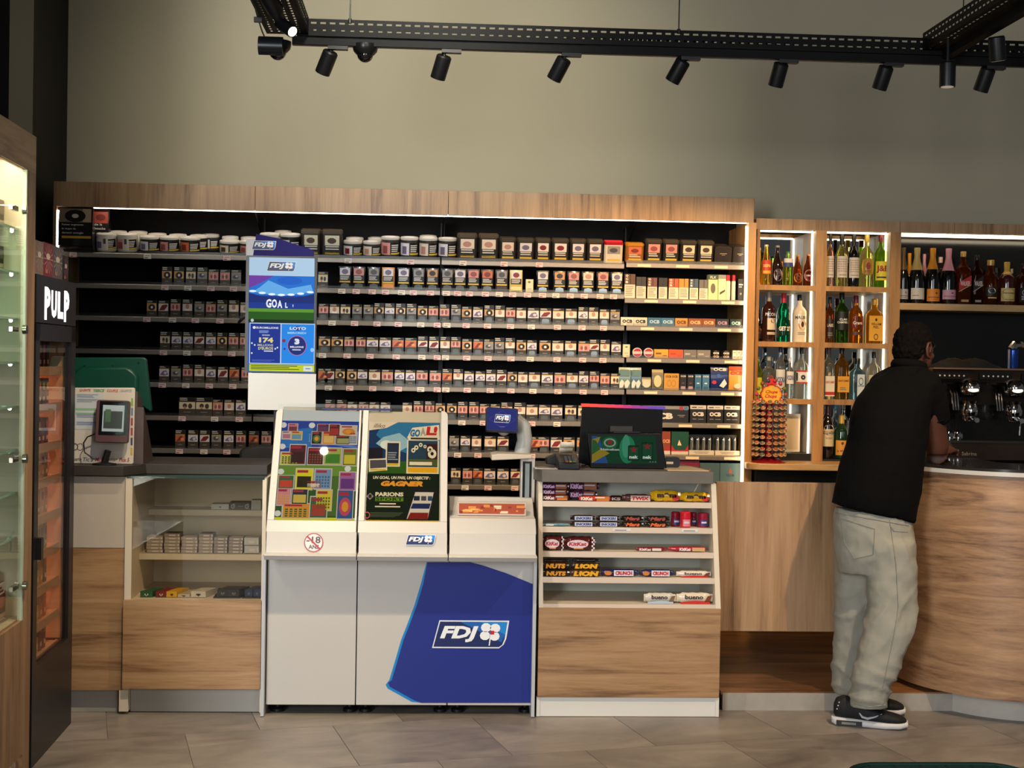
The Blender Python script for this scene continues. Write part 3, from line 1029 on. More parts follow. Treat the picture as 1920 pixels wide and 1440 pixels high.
for i, (a, b, c, lc, nm) in enumerate([(1227, 1253, '#dca02e', '#7a4a12', 'yellow'), (1254, 1281, '#e0561e', '#b8400f', 'bright orange'), (1282, 1306, '#77726c', '#b5b0a8', 'silver'), (1307, 1332, '#807a73', '#b5b0a8', 'silver')]):
    carton('rolling_paper_box', '%s rolling paper box on the fourth shelf, %s after the round tins' % (nm, ORD[i]), 'box', a, 652, b, 668, YS + .006, c, .07, 'rolling paper boxes on the fourth shelf', lambda P: (P.rect(.1, .4, .5, .6, mat(lc)), P.rect(.6, .2, .9, .3, mat(lc))), DZ[3] + .001)
for i, (a, b) in enumerate([(1334, 1352), (1353, 1371)]):
    X0, X1 = XX(a, YS, 660), XX(b, YS, 660)
    r = (X1 - X0) / 2
    m = MB()
    m.lathe([(r, 0), (r, .043), (r * .95, .046)], 18, mat('#171413', .35), Matrix.Translation(((X0 + X1) / 2, YS + .03, DZ[3] + .001)))
    P = PR(m, (X0, YS + .03 - r - .0004, DZ[3]), (1, 0, 0), (0, 0, 1), 2 * r, .046)
    P.text('OCB', .2, .58, .8, .82, W1, 1, bold=.05); P.text('OCB', .2, .15, .8, .42, mat('#c9a58a'), 1, bold=.05)
    tag(m.build('paper_roll_tub', off=((X0 + X1) / 2, YS + .03, DZ[3])), 'black round paper roll tub on fourth shelf, %s' % ['beside the silver boxes', 'beside the loose white packets'][i], 'tub', 'black paper roll tubs')
for i in range(6):
    x = 1374 + (i % 3) * 8
    carton('filter_packet', 'white filter packet in the loose heap, fourth shelf, %s' % ['bottom row near the tubs', 'bottom row middle', 'bottom row near the light strip', 'top row near the tubs', 'top row middle', 'top row near the light strip'][i], 'packet', x, 652 - 0, x + 7.5, 660, YS + .012 + (i // 3) * .012, ['#e0d6c2', '#d3c8b0'][i % 2], .03, 'loose white filter packets', lambda P: P.rect(.2, .4, .8, .6, mat('#8a8070')), DZ[3] + .001 + (i // 3) * .025)


def bag(name, label, x0, y0, x1, y1, base, fn, row=4, group=None, Y=YS + .02):
    a, b, c, d = rect(x0, y0, x1, y1, Y)
    z = DZ[row] + .001
    d = z + d - c
    m = MB()
    m.prism([(Y + .018, z), (Y, z + .004), (Y - .012, z + (d - z) * .3), (Y - .006, z + (d - z) * .85), (Y + .002, d), (Y + .006, d), (Y + .02, z + (d - z) * .4)][::-1], 'x', a, b, mat(base, .28, coat=.4))
    P = PR(m, (a, Y - .0124, z), (1, 0, 0), (0, 0, 1), b - a, d - z)
    fn(P)
    return tag(m.build(name, off=((a + b) / 2, Y, z)), label, 'packet', group)


def zig(P):
    for q in range(2): P.poly([(.05 + q * .5, .05), (.3 + q * .45, .05), (.5 + q * .45, .30), (.25 + q * .5, .45), (.05 + q * .4, .3)], mat('#d8d4ca'), 1)
    P.rect(.1, .6, .9, .9, mat('#5f7f7d'), 1)


bag('filter_bag', 'clear blue-grey bag of white filters at the start of fifth shelf', 1160, 688, 1182, 729, '#6d8a86', zig, group='clear filter bags')
bag('filter_bag', 'clear blue bag of white filters beside the oval pouch on fifth shelf', 1183, 688, 1202, 729, '#4f738a', zig, group='clear filter bags')
bag('filter_bag', 'small oval grey filter pouch with pale label on fifth shelf', 1203, 706, 1220, 729, '#77786c', lambda P: P.ell(.5, .45, .42, .3, mat('#c9c8b4')), group='oval pouches')
bag('filter_bag', 'taller oval beige filter pouch beside the mustard box', 1222, 691, 1243, 729, '#6e6a50', lambda P: P.ell(.5, .42, .34, .3, mat('#cfc592')), group='oval pouches')
carton('rolling_paper_box', 'mustard box with two brown letterings on the fifth shelf', 'box', 1245, 698, 1273, 729, YS + .01, '#c59236', .05, None, lambda P: (P.text('OCB OCB', .1, .74, .9, .88, mat('#5f3d12'), 1, bold=.04), P.ring(.35, .4, .15, .2, .2, mat('#a87424')), P.ring(.65, .4, .15, .2, .2, mat('#a87424'))), DZ[4] + .001)
for i, (a, b, c, nm) in enumerate([(1275, 1287, '#1c1a1d', 'black'), (1289, 1301, '#1c1a1d', 'black'), (1303, 1315, '#3b6d90', 'sky blue'), (1317, 1330, '#41759a', 'sky blue')]):
    carton('filter_box', 'slim %s filter box on the fifth shelf, %s after the mustard box' % (nm, ORD[i]), 'box', a, 699, b, 729, YS + .01, c, .04, 'slim filter boxes on the fifth shelf', lambda P: (P.text('OCB', .1, .82, .9, .92, W1, 1, bold=.04), P.rect(.15, .06, .85, .24, mat('#b08a94' if c[1] == '1' else '#24557a')), P.rect(.3, .4, .7, .48, mat('#6a3a48' if c[1] == '1' else '#cfe0e8'))), DZ[4] + .001)
bag('filter_bag', 'large navy filter bag with white letters on the fifth shelf', 1332, 684, 1364, 729, '#1a2b66', lambda P: (P.text('OCB', .14, .82, .9, .95, W1, 1, bold=.04), P.poly([(.5, .2), (.75, .12), (.95, .3), (.8, .5)], mat('#d8d0c6')), P.ell(.2, .35, .14, .08, mat('#b0303c')), P.ell(.45, .62, .12, .08, mat('#3a60b0'))), group='large filter bags')
bag('filter_bag', 'large orange and yellow filter bag beside the light strip', 1366, 684, 1393, 730, '#c98b3a', lambda P: (P.rect(0, .86, 1, 1, mat('#c8401e')), P.text('OCB', .1, .66, .95, .82, mat('#a83a14'), 1, bold=.05), P.ell(.6, .2, .26, .1, mat('#b7a48e'))), group='large filter bags')


def ocbbig(P, b=True):
    P.rect(0, .78, 1, 1, mat('#c9c4bb'), 1)
    P.rect(.1, .86, .4, .91, K1, 2); P.rect(.5, .86, .8, .91, mat('#8a8680'), 2)
    P.text('OCB', .14, .38, .86, .62, mat('#d8d2c8'), 2, bold=.06)
    P.rect(.16, .2, .4, .24, mat('#8a8680'), 2); P.rect(.5, .2, .84, .23, mat('#8a8680'), 2)


carton('rolling_machine_box', 'wide black box with white lettering half hidden behind the till', 'box', 1205, 760, 1291, 791, YS + .006, '#1b1a1b', .12, None,
       lambda P: (P.rect(0, .8, 1, 1, mat('#8b8a88'), 1), P.text('OCB', .12, .2, .66, .58, mat('#d8d2c8'), 2, bold=.06), P.rect(.76, .42, .92, .46, mat('#8a8680'), 2), P.rect(.8, .34, .9, .37, mat('#8a8680'), 2), P.rect(.80, .75, .88, .98, mat('#a83048'), 2), P.rect(.9, .75, .98, .98, mat('#4a78a8'), 2)), DZ[5] + .001)
for i, (a, b) in enumerate([(1294, 1324), (1326, 1356), (1358, 1387)]):
    carton('rolling_machine_box', 'black box with cream top and white lettering, %s from the light strip' % ['third', 'second', 'first'][i], 'box', a, 757, b, 790, YS + .006, '#1c1a1b', .1, 'black and cream boxes on the sixth shelf', ocbbig, DZ[5] + .001)
carton('card_display_box', 'orange sachet display box beside the till on the seventh shelf', 'box', 1241, 807, 1257, 850, YS + .006, '#8a3a1e', .08, None, lambda P: (P.text('OCB', .1, .5, .95, .66, mat('#d89a6a'), 1, bold=.05), P.rect(0, 0, 1, .16, mat('#cfc6bc'), 1), P.poly([(0, .16), (1, .16), (1, .34)], mat('#b0242c'), 1)), DZ[6] + .001)
carton('card_display_box', 'green sachet display box with red and white base on seventh shelf', 'box', 1259, 807, 1291, 850, YS + .006, '#0f4a33', .08, None, lambda P: (P.rect(0, 0, 1, .14, mat('#cfc6bc'), 1), P.poly([(0, .14), (1, .14), (1, .42), (.8, .2), (.2, .2), (0, .42)], mat('#b8242c'), 1), P.poly([(.35, .4), (.6, .4), (.45, .65)], mat('#e8cf9a'), 2)), DZ[6] + .001)
for k, (a, b) in enumerate([(1292, 1339), (1341, 1387)]):
    x0, x1, z0, z1 = rect(a, 842, b, 850, YS + .004)
    z0, z1 = DZ[6] + .001, DZ[6] + .026
    root = thing('lighter_tray', 'clear and white counter tray holding silver lighters, %s' % ['beside the green box', 'beside the light strip'][k], 'tray', ((x0 + x1) / 2, YS + .04, z0), 'lighter trays on the seventh shelf')
    m = MB(); m.box(x0, x1, YS + .004, YS + .03, z0, z1, mat('#cfc8bb', .4)); P = PR(m, (x0, YS + .004, z0), (1, 0, 0), (0, 0, 1), x1 - x0, z1 - z0)
    P.rect(.2, .6, .8, .72, mat('#7a746a')); P.rect(.25, .3, .75, .4, mat('#7a746a')); m.build('tray_base', root)
    m = MB(); m.box(x0, x1, YS + .09, YS + .094, z0, z0 + .11, mat('#3a3a38', .3)); m.build('tray_back', root)
    for i in range(4):
        xx = x0 + (x1 - x0) * (.14 + .24 * i)
        t2 = thing('lighter', 'silver lighter standing in the clear tray, %s from its green box side, %s tray' % (ORD[i], ['first', 'second'][k]), 'lighter', (xx, YS + .042, z1), 'silver lighters')
        m = MB(); m.lathe([(.009, 0), (.009, .055)], 10, mat('#8b9294', .2, metal=.7), Matrix.Translation((xx, YS + .042, z1)), sy=.6); m.build('lighter_body', t2)
        m = MB(); m.lathe([(.008, .055), (.008, .068), (.004, .073)], 10, CHROME, Matrix.Translation((xx, YS + .042, z1)), sy=.6); m.build('lighter_head', t2)
for i, (a, b, c, nm) in enumerate([(1273, 1311, '#7a1c3c', 'magenta'), (1312, 1349, '#44606a', 'teal grey'), (1350, 1388, '#48666f', 'teal grey')]):
    carton('gift_box', '%s square box on the lowest shelf, %s from the till' % (nm, ORD[i]), 'box', a, 868 + (0 if i else -4), b, 914, YS + .006, c, .12, 'square boxes on the lowest shelf', (lambda P: (P.poly([(.42, .6), (.6, .6), (.5, .8)], mat('#a8412f')), P.text('CLUB', .3, .46, .7, .55, mat('#1b2426'), 1), P.ell(.5, .1, .18, .12, mat('#111516')))) if i else None, DZ[7] + .001)
# ================================================================ bottle shelving behind the bar
YF = 7.98          # front of the oak uprights
YM = 8.27          # mirror
bar = thing('bottle_shelving', 'oak framed bottle shelving with mirror back and light strips behind the bar', 'shelving', (XX(1640, YF), 8.1, 0))
ZHT, ZHB = ZZ(414, YF, 1620), ZZ(434, YF, 1620)
bx0, bx1 = XX(1416, YF, 600), XX(2030, YF, 600)
zc = ZZ(868, YF, 1500)
for a, b in ((1418, 1688), (1688, 1790), (1790, 1905), (1905, 2030)):
    m = MB(); m.box(XX(a, YF, 420) + .001, XX(b, YF, 420) - .001, YF, YF + .02, ZHB, ZHT, OAKV); m.build('header_panel', bar)
m = MB(); m.box(bx0, bx1, YF + .02, YM, ZHT - .02, ZHT, OAKV); m.build('top_board', bar)
MIR = mat('#c9ccca', .03, metal=1.0, noise=.01)
xd = {n: (XX(a, YF, 640), XX(b, YF, 640)) for n, (a, b) in dict(a=(1416, 1421), b=(1527, 1546), c=(1666, 1685)).items()}
for n in 'abc':
    x0, x1 = xd[n]
    m = MB(); m.box(x0, x1, YF, YM, zc, ZHB, CREAM); m.build('divider', bar)
    m = MB(); m.box(x0 - .001, x1 + .001, YF - .004, YF + .001, zc - (.0), ZHB, OAKLIT); m.build('divider_face', bar)
m = MB(); m.box(xd['a'][1], xd['c'][0], YM, YM + .006, zc, ZHB, MIR); m.build('mirror', bar)
m = MB(); m.box(xd['c'][1], bx1, YM, YM + .006, .9, ZHB, mat('#10110f', .12, metal=.0, spec=.8)); m.build('back_panel', bar)
BZ = [ZZ(y, YF, 1560) for y in (536.5, 642.5, 749.5)]
cells = [(xd['a'][1], xd['b'][0]), (xd['b'][1], xd['c'][0])]
for ci, (x0, x1) in enumerate(cells):
    for z in BZ:
        m = MB(); m.box(x0, x1, YF + .002, YM, z - .028, z, CREAM); s_ = m.build('shelf', bar)
        m = MB(); m.box(x0, x1, YF - .001, YF + .003, z - .029, z, OAKLIT); m.build('shelf_edge', s_)
    m = MB(); m.box(x0 + .005, x1 - .005, YF + .055, YF + .07, ZHB - .009, ZHB, LEDB); m.build('led_strip', bar)
    levels = [ZHB] + BZ + [zc]
    for k in range(4):
        zt, zb = levels[k] - (.012 if k == 0 else .03), levels[k + 1] + .002
        m = MB(); m.box(x1 - .006, x1, YF + .075, YF + .09, zb, zt, LEDB); m.build('led_strip', bar)
x0 = xd['c'][1]
m = MB(); m.box(x0 + .01, bx1, YF + .045, YF + .058, ZHB - .009, ZHB, LEDB); m.build('led_strip', bar)
m = MB(); m.box(x0 + .01, bx1, YF + .15, YF + .163, ZHB - .009, ZHB, LEDB); m.build('led_strip', bar)
Z3 = ZZ(570, YF, 1790)
m = MB(); m.box(x0, bx1, YF - .0, YM, Z3 - .038, Z3, OAKHX); m.build('shelf', bar)
m = MB(); m.box(XX(1421, YF), XX(1526, YF), YF + .02, YM, zc, ZZ(851, YF, 1500), mat('#171514', .5, noise=.1)); m.build('black_plinth', bar)
m = MB(); m.box(XX(1547, YF), XX(1666, YF), YF + .02, YM, zc, ZZ(866, YF, 1600) + .012, mat('#171514', .5, noise=.1)); m.build('black_plinth', bar)
m = MB(); m.box(bx0, bx1, YM + .01, YW - .004, .0, ZHT - .02, mat('#2c2a27', .8)); m.build('carcass', bar)

# cream board leaning inside the lowest cell
a, b, c, d = rect(1472, 776, 1500, 846, YF + .1)
m = MB(); m.box(a, b, YF + .1, YF + .115, ZZ(850, YF, 1500) + .002, d, CREAM)
P = PR(m, (a, YF + .1, c), (1, 0, 0), (0, 0, 1), b - a, d - c)
P.rect(.1, .05, .86, .93, mat('#c2b195', .5))
tag(m.build('wooden_tray', off=((a + b) / 2, YF + .1, c)), 'cream framed wooden tray upright in the lowest shelf opening', 'tray')


class PC(PR):
    """prints wrapped round a vertical cylinder"""
    def __init__(s, mb, cx, cy, r, z0, H, ang=55, eps=.0005, sy=1.0):
        s.mb, s.c, s.r, s.z0, s.H, s.a, s.e, s.sy = mb, (cx, cy), r, z0, H, R(ang), eps, sy

    def p(s, a, b, l):
        t = -s.a + 2 * s.a * a
        r = s.r + s.e * l
        return Vector((s.c[0] + r * math.sin(t), s.c[1] - r * math.cos(t) * s.sy, s.z0 + b * s.H))

    def rect(s, x0, y0, x1, y1, m, l=1):
        n = max(1, int(10 * (x1 - x0)))
        for i in range(n):
            u, v = x0 + (x1 - x0) * i / n, x0 + (x1 - x0) * (i + 1) / n
            s.poly([(u, y0), (v, y0), (v, y1), (u, y1)], m, l)


PROF = {
    'wine': [(.96, 0), (1, .02), (1, .60), (.93, .65), (.62, .72), (.40, .77), (.35, .81), (.35, .98)],
    'beer': [(.96, 0), (1, .02), (1, .47), (.9, .56), (.6, .70), (.42, .82), (.36, .92), (.36, .98)],
    'spirit': [(.96, 0), (1, .02), (1, .60), (.95, .66), (.7, .715), (.42, .76), (.34, .80), (.34, .96)],
    'champ': [(.96, 0), (1, .02), (1, .44), (.94, .53), (.70, .64), (.46, .75), (.36, .84), (.36, .97)],
    'bulb': [(.96, 0), (1, .03), (1, .36), (.9, .44), (.68, .485), (.72, .54), (.82, .60), (.80, .67), (.55, .75), (.33, .80), (.33, .98)],
    'round': [(.7, 0), (.82, .02), (.98, .25), (1, .5), (.9, .63), (.6, .72), (.42, .77), (.44, .9), (.44, .96)],
    'sloped': [(.9, 0), (1, .03), (1, .50), (.85, .60), (.55, .72), (.38, .82), (.34, .9), (.34, .97)],
}


def bottle(label, px0, px1, top, base, kind, glass, cap, capf, lab=None, yoff=.10, sq=0, thick=1.0, opaque=False, cell=None, depth=None, group=None, wobble=0):
    Y = YF + yoff
    my = (top + base) / 2
    X0, X1 = XX(px0, Y, my), XX(px1, Y, my)
    Zb = {0: BZ[0], 1: BZ[1], 2: BZ[2], 3: zc + .0, 5: Z3}[cell]
    if cell == 3: Zb = ZZ(866, YF, 1600) + .014
    H = (base - top) / F * (Y + .1) * 1.005
    r = (X1 - X0) / 2
    cx = (X0 + X1) / 2
    root = thing('bottle', label, 'bottle', (cx, Y, Zb + .001), group)
    if opaque:
        gm = mat(glass, .08, coat=.5)
    else:
        gm = mat(glass, .03, trans=.92, ior=1.25)
    T = Matrix.Translation((cx, Y, Zb + .001))
    sy = depth or 1
    m = MB()
    m.lathe([(a * r, z * H) for a, z in PROF[kind]], 20, gm, T, sq=sq, sy=sy)
    m.build('glass_body', root, sharp=60)
    m = MB()
    rn = [a for a, z in PROF[kind]][-1] * r * 1.12
    if capf < .86:   # foil follows the neck
        pts = [(a * r * 1.03, z * H) for a, z in PROF[kind] if z >= capf]
        a0 = next(((p0[0] + (p1[0] - p0[0]) * (capf - p0[1]) / (p1[1] - p0[1])) for p0, p1 in zip(PROF[kind], PROF[kind][1:]) if p0[1] <= capf <= p1[1]), .4)
        pts = [(a0 * r * 1.03, capf * H)] + pts[:-1] + [(rn, H * .985), (rn * .9, H)]
    else:
        pts = [(rn, capf * H), (rn, H * .99), (rn * .9, H)]
    m.lathe(pts, 16, mat(cap, .3, metal=.15), T)
    m.build('cap', root)
    if lab:
        lz0, lz1, lc, fn = lab
        m = MB()
        if sq:
            P = PR(m, (cx - r * .84, Y - r * sy * 1.0 * 1.02, Zb + lz0 * H), (1, 0, 0), (0, 0, 1), r * 1.68, (lz1 - lz0) * H)
        else:
            P = PC(m, cx, Y, r * 1.01, Zb + lz0 * H, (lz1 - lz0) * H, 62)
        if lc: P.rect(0, 0, 1, 1, mat(lc, .5), 0)
        if fn: fn(P)
        m.build('label', root, sharp=80)
    return root


def tx(t, c, y0=.4, y1=.6, x0=.15, x1=.85, more=None, sh=0):
    def f(P):
        P.text(t, x0, y0, x1, y1, mat(c, .5), 2, bold=.03, shear=sh)
        if more: more(P)
    return f


def ln(P, c='#7c7468'):
    P.lines(.2, .08, .85, .3, 2, mat(c, .5), 2, random.Random(3))


g1 = 'bottles in the lit shelf openings'
bt = bottle
bt('amber beer bottle squeezed against the oak upright on the top bottle shelf', 1419, 1429, 462, 533, 'beer', '#e3b02c', '#d8c27a', .93, (.1, .4, '#c9a23a', None), cell=0, yoff=.14)
bt('clear yellow beer bottle with red label on the top bottle shelf', 1427, 1446, 457, 533, 'beer', '#f0bb3c', '#d9c9a0', .95, (.28, .62, '#c8452a', tx('DESPER', '#f0d070', .5, .7, more=lambda P: P.rect(.1, .05, .9, .25, mat('#e3a93a')))), cell=0)
bt('dark brown beer bottle with round pinkish label on the top bottle shelf', 1448, 1467, 458, 533, 'beer', '#1e0d0a', '#8a8580', .95, (.12, .42, None, lambda P: (P.ell(.5, .5, .42, .5, mat('#a8938e'), 1), P.ell(.5, .6, .2, .25, mat('#3a2c2e'), 2))), cell=0, opaque=True)
bt('green beer bottle with blue and white neck label on the top bottle shelf', 1468, 1486, 469, 533, 'beer', '#9cb83a', '#2f7a4a', .95, (.56, .80, '#d8d6d2', lambda P: P.rect(0, 0, 1, .5, mat('#2f3f7a'), 1)), cell=0)
bt('short brown beer bottle with gold oval label on the top bottle shelf', 1487, 1504, 475, 533, 'sloped', '#a8521a', '#b8721e', .95, (.12, .42, None, lambda P: (P.ell(.5, .5, .48, .5, mat('#c9952e'), 1), P.ell(.5, .5, .25, .22, mat('#6a3a14'), 2))), cell=0)
bt('brown beer bottle with round red label beside the divider on top bottle shelf', 1506, 1524, 473, 533, 'beer', '#8f3d12', '#b5642a', .95, (.16, .52, None, lambda P: (P.ell(.5, .5, .48, .5, mat('#b8aa9c'), 1), P.ell(.5, .5, .4, .42, mat('#962c24'), 2), P.text('1664', .25, .42, .75, .58, mat('#e8dccb'), 3))), cell=0)
pat = lambda P: (P.rect(.06, .05, .94, .96, mat('#cfc4b2'), 1), [P.ell(.14 + .12 * (i % 7), .30 + .11 * (i // 7), .035, .03, mat('#6c5a4e' if i % 3 else '#a8553f'), 2, 6) for i in range(42)], P.rect(.2, .1, .8, .14, mat('#8a7c6c'), 2), None)[-1]
bt('rose wine bottle with patterned cream label and black capsule', 1549, 1564, 437, 536, 'wine', '#e8a888', '#141214', .80, (.18, .58, '#d8cbb8', pat), cell=0)
bt('white wine bottle with patterned cream label and black capsule', 1567, 1589, 437, 536, 'wine', '#d9c878', '#141214', .80, (.18, .58, '#d8cbb8', pat), cell=0)
bt('dark red wine bottle with patterned white label and black capsule', 1590, 1611, 437, 536, 'wine', '#0c0a0c', '#101012', .78, (.18, .56, '#d8d2c8', pat), cell=0, opaque=True)
bt('clear rum bottle with large yellow shield label and gold cap', 1613, 1637, 437, 536, 'spirit', '#e9d78c', '#b89c3a', .86, (.22, .56, None, lambda P: (P.poly([(.5, 0), (.9, .12), (1, .5), (.9, .88), (.5, 1), (.1, .88), (0, .5), (.1, .12)], mat('#e0b02a'), 1), P.ell(.5, .55, .16, .2, mat('#8c2f22'), 2), P.lines(.25, .15, .75, .3, 2, mat('#8c5a22'), 2))), cell=0)
bt('bright green whisky bottle with yellow label and red lettering', 1639, 1664, 437, 536, 'spirit', '#7fb31e', '#5c1418', .87, (.14, .50, '#d6c22c', tx('J&B', '#8e1f1c', .38, .78, .08, .92, more=lambda P: P.rect(.1, .12, .9, .2, mat('#2c2a12'), 2))), cell=0)

bt('dark bottle with orange label squeezed against the oak upright on second bottle shelf', 1415, 1428, 580, 639, 'sloped', '#170d0b', '#241a16', .9, (.1, .5, '#2a1c18', lambda P: P.ell(.6, .6, .3, .2, mat('#c8763a'), 1)), cell=1, opaque=True, yoff=.13)
bt('brown aperitif bottle with cream label and grey cap on second bottle shelf', 1429, 1454, 546, 640, 'spirit', '#2c120a', '#8c8478', .80, (.14, .58, None, lambda P: (P.rect(.3, .22, .95, .74, mat('#cfc2a8'), 1), P.rect(.3, 0, .95, .12, mat('#b8ab94'), 1), P.text('PICON', .15, .84, .95, .98, mat('#d8d0c4'), 1), P.ell(.7, .62, .16, .1, mat('#4a4640'), 2))), cell=1, opaque=True)
bt('emerald green bulbous liqueur bottle with red label and red cap', 1456, 1482, 549, 640, 'bulb', '#0c8a5c', '#a8202c', .80, (.08, .40, None, lambda P: (P.poly([(0, .02), (1, .28), (1, .94), (0, .66)], mat('#c8222c'), 1), P.text('GET 27', .1, .46, .9, .74, mat('#f0e4dc'), 2, bold=.04))), cell=1)
bt('frosted white coconut liqueur bottle with sunset picture and black cap', 1486, 1512, 551, 640, 'spirit', '#d8cdb4', '#141414', .87, (.14, .56, None, lambda P: (P.ell(.62, .52, .3, .24, mat('#d98a2e'), 1), P.ell(.6, .56, .1, .14, mat('#4a2a14'), 2), P.text('MALIBU', .1, .82, .95, .98, mat('#4a3a2c'), 1), P.lines(.3, .0, .9, .16, 2, mat('#8a7c68'), 1))), cell=1, opaque=True)
bt('amber whisky bottle with dark label beside the divider on second bottle shelf', 1547, 1564, 556, 641, 'spirit', '#a85c1e', '#1c1512', .86, (.1, .52, '#2c1c14', tx('LABEL', '#cdbb9c', .6, .76, more=ln)), cell=1)
bt('dark green whisky bottle with black label on second bottle shelf', 1565, 1591, 547, 641, 'spirit', '#3c6a22', '#14160f', .86, (.26, .62, '#14150f', tx('CLAN', '#d8d4c4', .52, .64, .25, .75, more=lambda P: P.text('CAMPBELL', .1, .36, .9, .48, mat('#d8d4c4'), 2))), cell=1)
bt('amber whisky bottle with red round label and dark red cap', 1592, 1617, 552, 641, 'spirit', '#d08222', '#5e1620', .84, (.16, .58, None, lambda P: (P.ell(.55, .62, .45, .36, mat('#7c1a20'), 1), P.text('Grants', .2, .56, .9, .72, mat('#e8d8c8'), 2, bold=.02), P.rect(.1, .04, .9, .2, mat('#4a2c1c'), 1))), cell=1)
bt('square shouldered golden whisky bottle with yellow label and tan cap', 1624, 1655, 558, 642, 'spirit', '#e09a22', '#a8802c', .86, (.06, .62, '#d8a02a', lambda P: (P.text('WILLIAM', .14, .62, .86, .72, mat('#5c3410'), 2), P.text('PEEL', .3, .50, .7, .60, mat('#5c3410'), 2), P.ell(.5, .84, .08, .06, mat('#3a2410'), 2), P.ring(.5, .16, .16, .12, .3, mat('#5c3410'), 2))), cell=1, sq=.8, depth=.7)

bt('lime green cordial bottle against the oak upright on third bottle shelf', 1414, 1429, 671, 748, 'spirit', '#b8c83a', '#c8c4b0', .92, (.1, .5, '#c9cf3a', None), cell=2, yoff=.12)
bt('wide clear bottle with red scene label behind the lollipop stand', 1430, 1452, 670, 748, 'spirit', '#c8d0c4', '#9aa098', .9, (.2, .6, None, lambda P: (P.ell(.55, .6, .3, .3, mat('#a83a2c'), 1), P.ell(.55, .3, .14, .1, mat('#d8b48c'), 2))), cell=2)
bt('clear vodka bottle with dark cap behind the lollipop stand', 1453, 1472, 651, 748, 'spirit', '#c4ccd0', '#2a2c4a', .88, (.2, .56, '#cdd0cc', tx('VODKA', '#24408a', .3, .6, .05, .95)), cell=2)
bt('clear vodka bottle with blue lettering beside the wooden board', 1473, 1488, 671, 748, 'spirit', '#d0d4d0', '#c8ccc8', .9, (.36, .66, '#d8d8d0', tx('VODKA', '#24408a', .3, .7, .05, .95)), cell=2)
bt('clear vodka bottle with red rimmed white label and black cap', 1491, 1515, 652, 748, 'spirit', '#ccd4d0', '#16181c', .87, (.30, .56, '#d6d4cc', lambda P: (P.rect(0, .86, 1, 1, mat('#b0382c'), 1), P.rect(0, 0, 1, .12, mat('#b0382c'), 1), P.ell(.55, .48, .36, .26, mat('#e8e6e0'), 2), P.ell(.5, .46, .16, .18, mat('#22242a'), 3), P.rect(0, .2, .12, .8, mat('#1c2230'), 2))), cell=2)
bt('clear rum bottle with white label, red band and dark red cap', 1543, 1564, 650, 749, 'spirit', '#cdd2c4', '#5c1a20', .84, (.06, .44, '#ded2b8', tx('SAINT JAMES', '#b8562a', .6, .76, .05, .95, more=lambda P: P.rect(0, .06, 1, .22, mat('#b5281f'), 2))), cell=2, sq=.7)
bt('clear and amber rum bottle with orange label and black cap', 1565, 1591, 650, 749, 'spirit', '#b88034', '#101010', .86, (.14, .44, '#dd9a24', tx('SAINT JAMES', '#5c3210', .62, .78, .05, .95, more=ln)), cell=2, sq=.7)
bt('pale blue gin bottle with portrait label and black cap', 1593, 1621, 672, 749, 'spirit', '#8ab8cc', '#101418', .86, (.08, .64, None, lambda P: (P.rect(.38, 0, .96, .96, mat('#c8cfc8'), 1), P.ring(.67, .66, .18, .16, .25, mat('#2a4a6a'), 2), P.text('SAPPHIRE', .42, .42, .92, .5, mat('#2a4a6a'), 2))), cell=2, sq=.8, depth=.8)
bt('clear gin bottle with cream label beside the standing man', 1626, 1651, 659, 749, 'spirit', '#d4d4c4', '#1a1814', .87, (.2, .52, '#d2c49c', tx('GIN', '#8c4a2c', .5, .75)), cell=2)

bt('dark vermouth bottle with arched cream label and dark red capsule', 1541, 1563, 761, 862, 'wine', '#140a0c', '#4a1218', .82, (.22, .62, None, lambda P: (P.rect(0, 0, 1, .8, mat('#cdbb90'), 1), P.ell(.5, .8, .46, .2, mat('#cdbb90'), 1), P.ell(.5, .62, .26, .12, mat('#a82a22'), 2), P.rect(.04, .58, .96, .68, mat('#2a2226'), 2.5), P.text('MARTINI', .1, .6, .9, .66, mat('#e8dcc8'), 3.2), P.text('ROSSO', .25, .34, .75, .42, mat('#7a6248'), 2))), cell=3, opaque=True, yoff=.09)
bt('dark green rum bottle with orange label and gold neck foil', 1564, 1591, 781, 862, 'spirit', '#16301a', '#c09a3c', .80, (.08, .42, '#d08f2e', lambda P: (P.ell(.45, .8, .08, .1, mat('#5a3414'), 2), P.text('la Mauny', .12, .18, .88, .36, mat('#7a3a14'), 2), P.rect(.7, .36, 1, .56, mat('#4a5868'), 2))), cell=3, opaque=True, yoff=.09)
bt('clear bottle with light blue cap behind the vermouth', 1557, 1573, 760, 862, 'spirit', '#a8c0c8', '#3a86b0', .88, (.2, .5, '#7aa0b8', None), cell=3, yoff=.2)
bt('clear bottle with white cap in the lowest opening beside the man', 1590, 1606, 760, 862, 'spirit', '#c8ccc4', '#d4d0c8', .86, (.2, .5, '#cfd2cc', None), cell=3, yoff=.2)
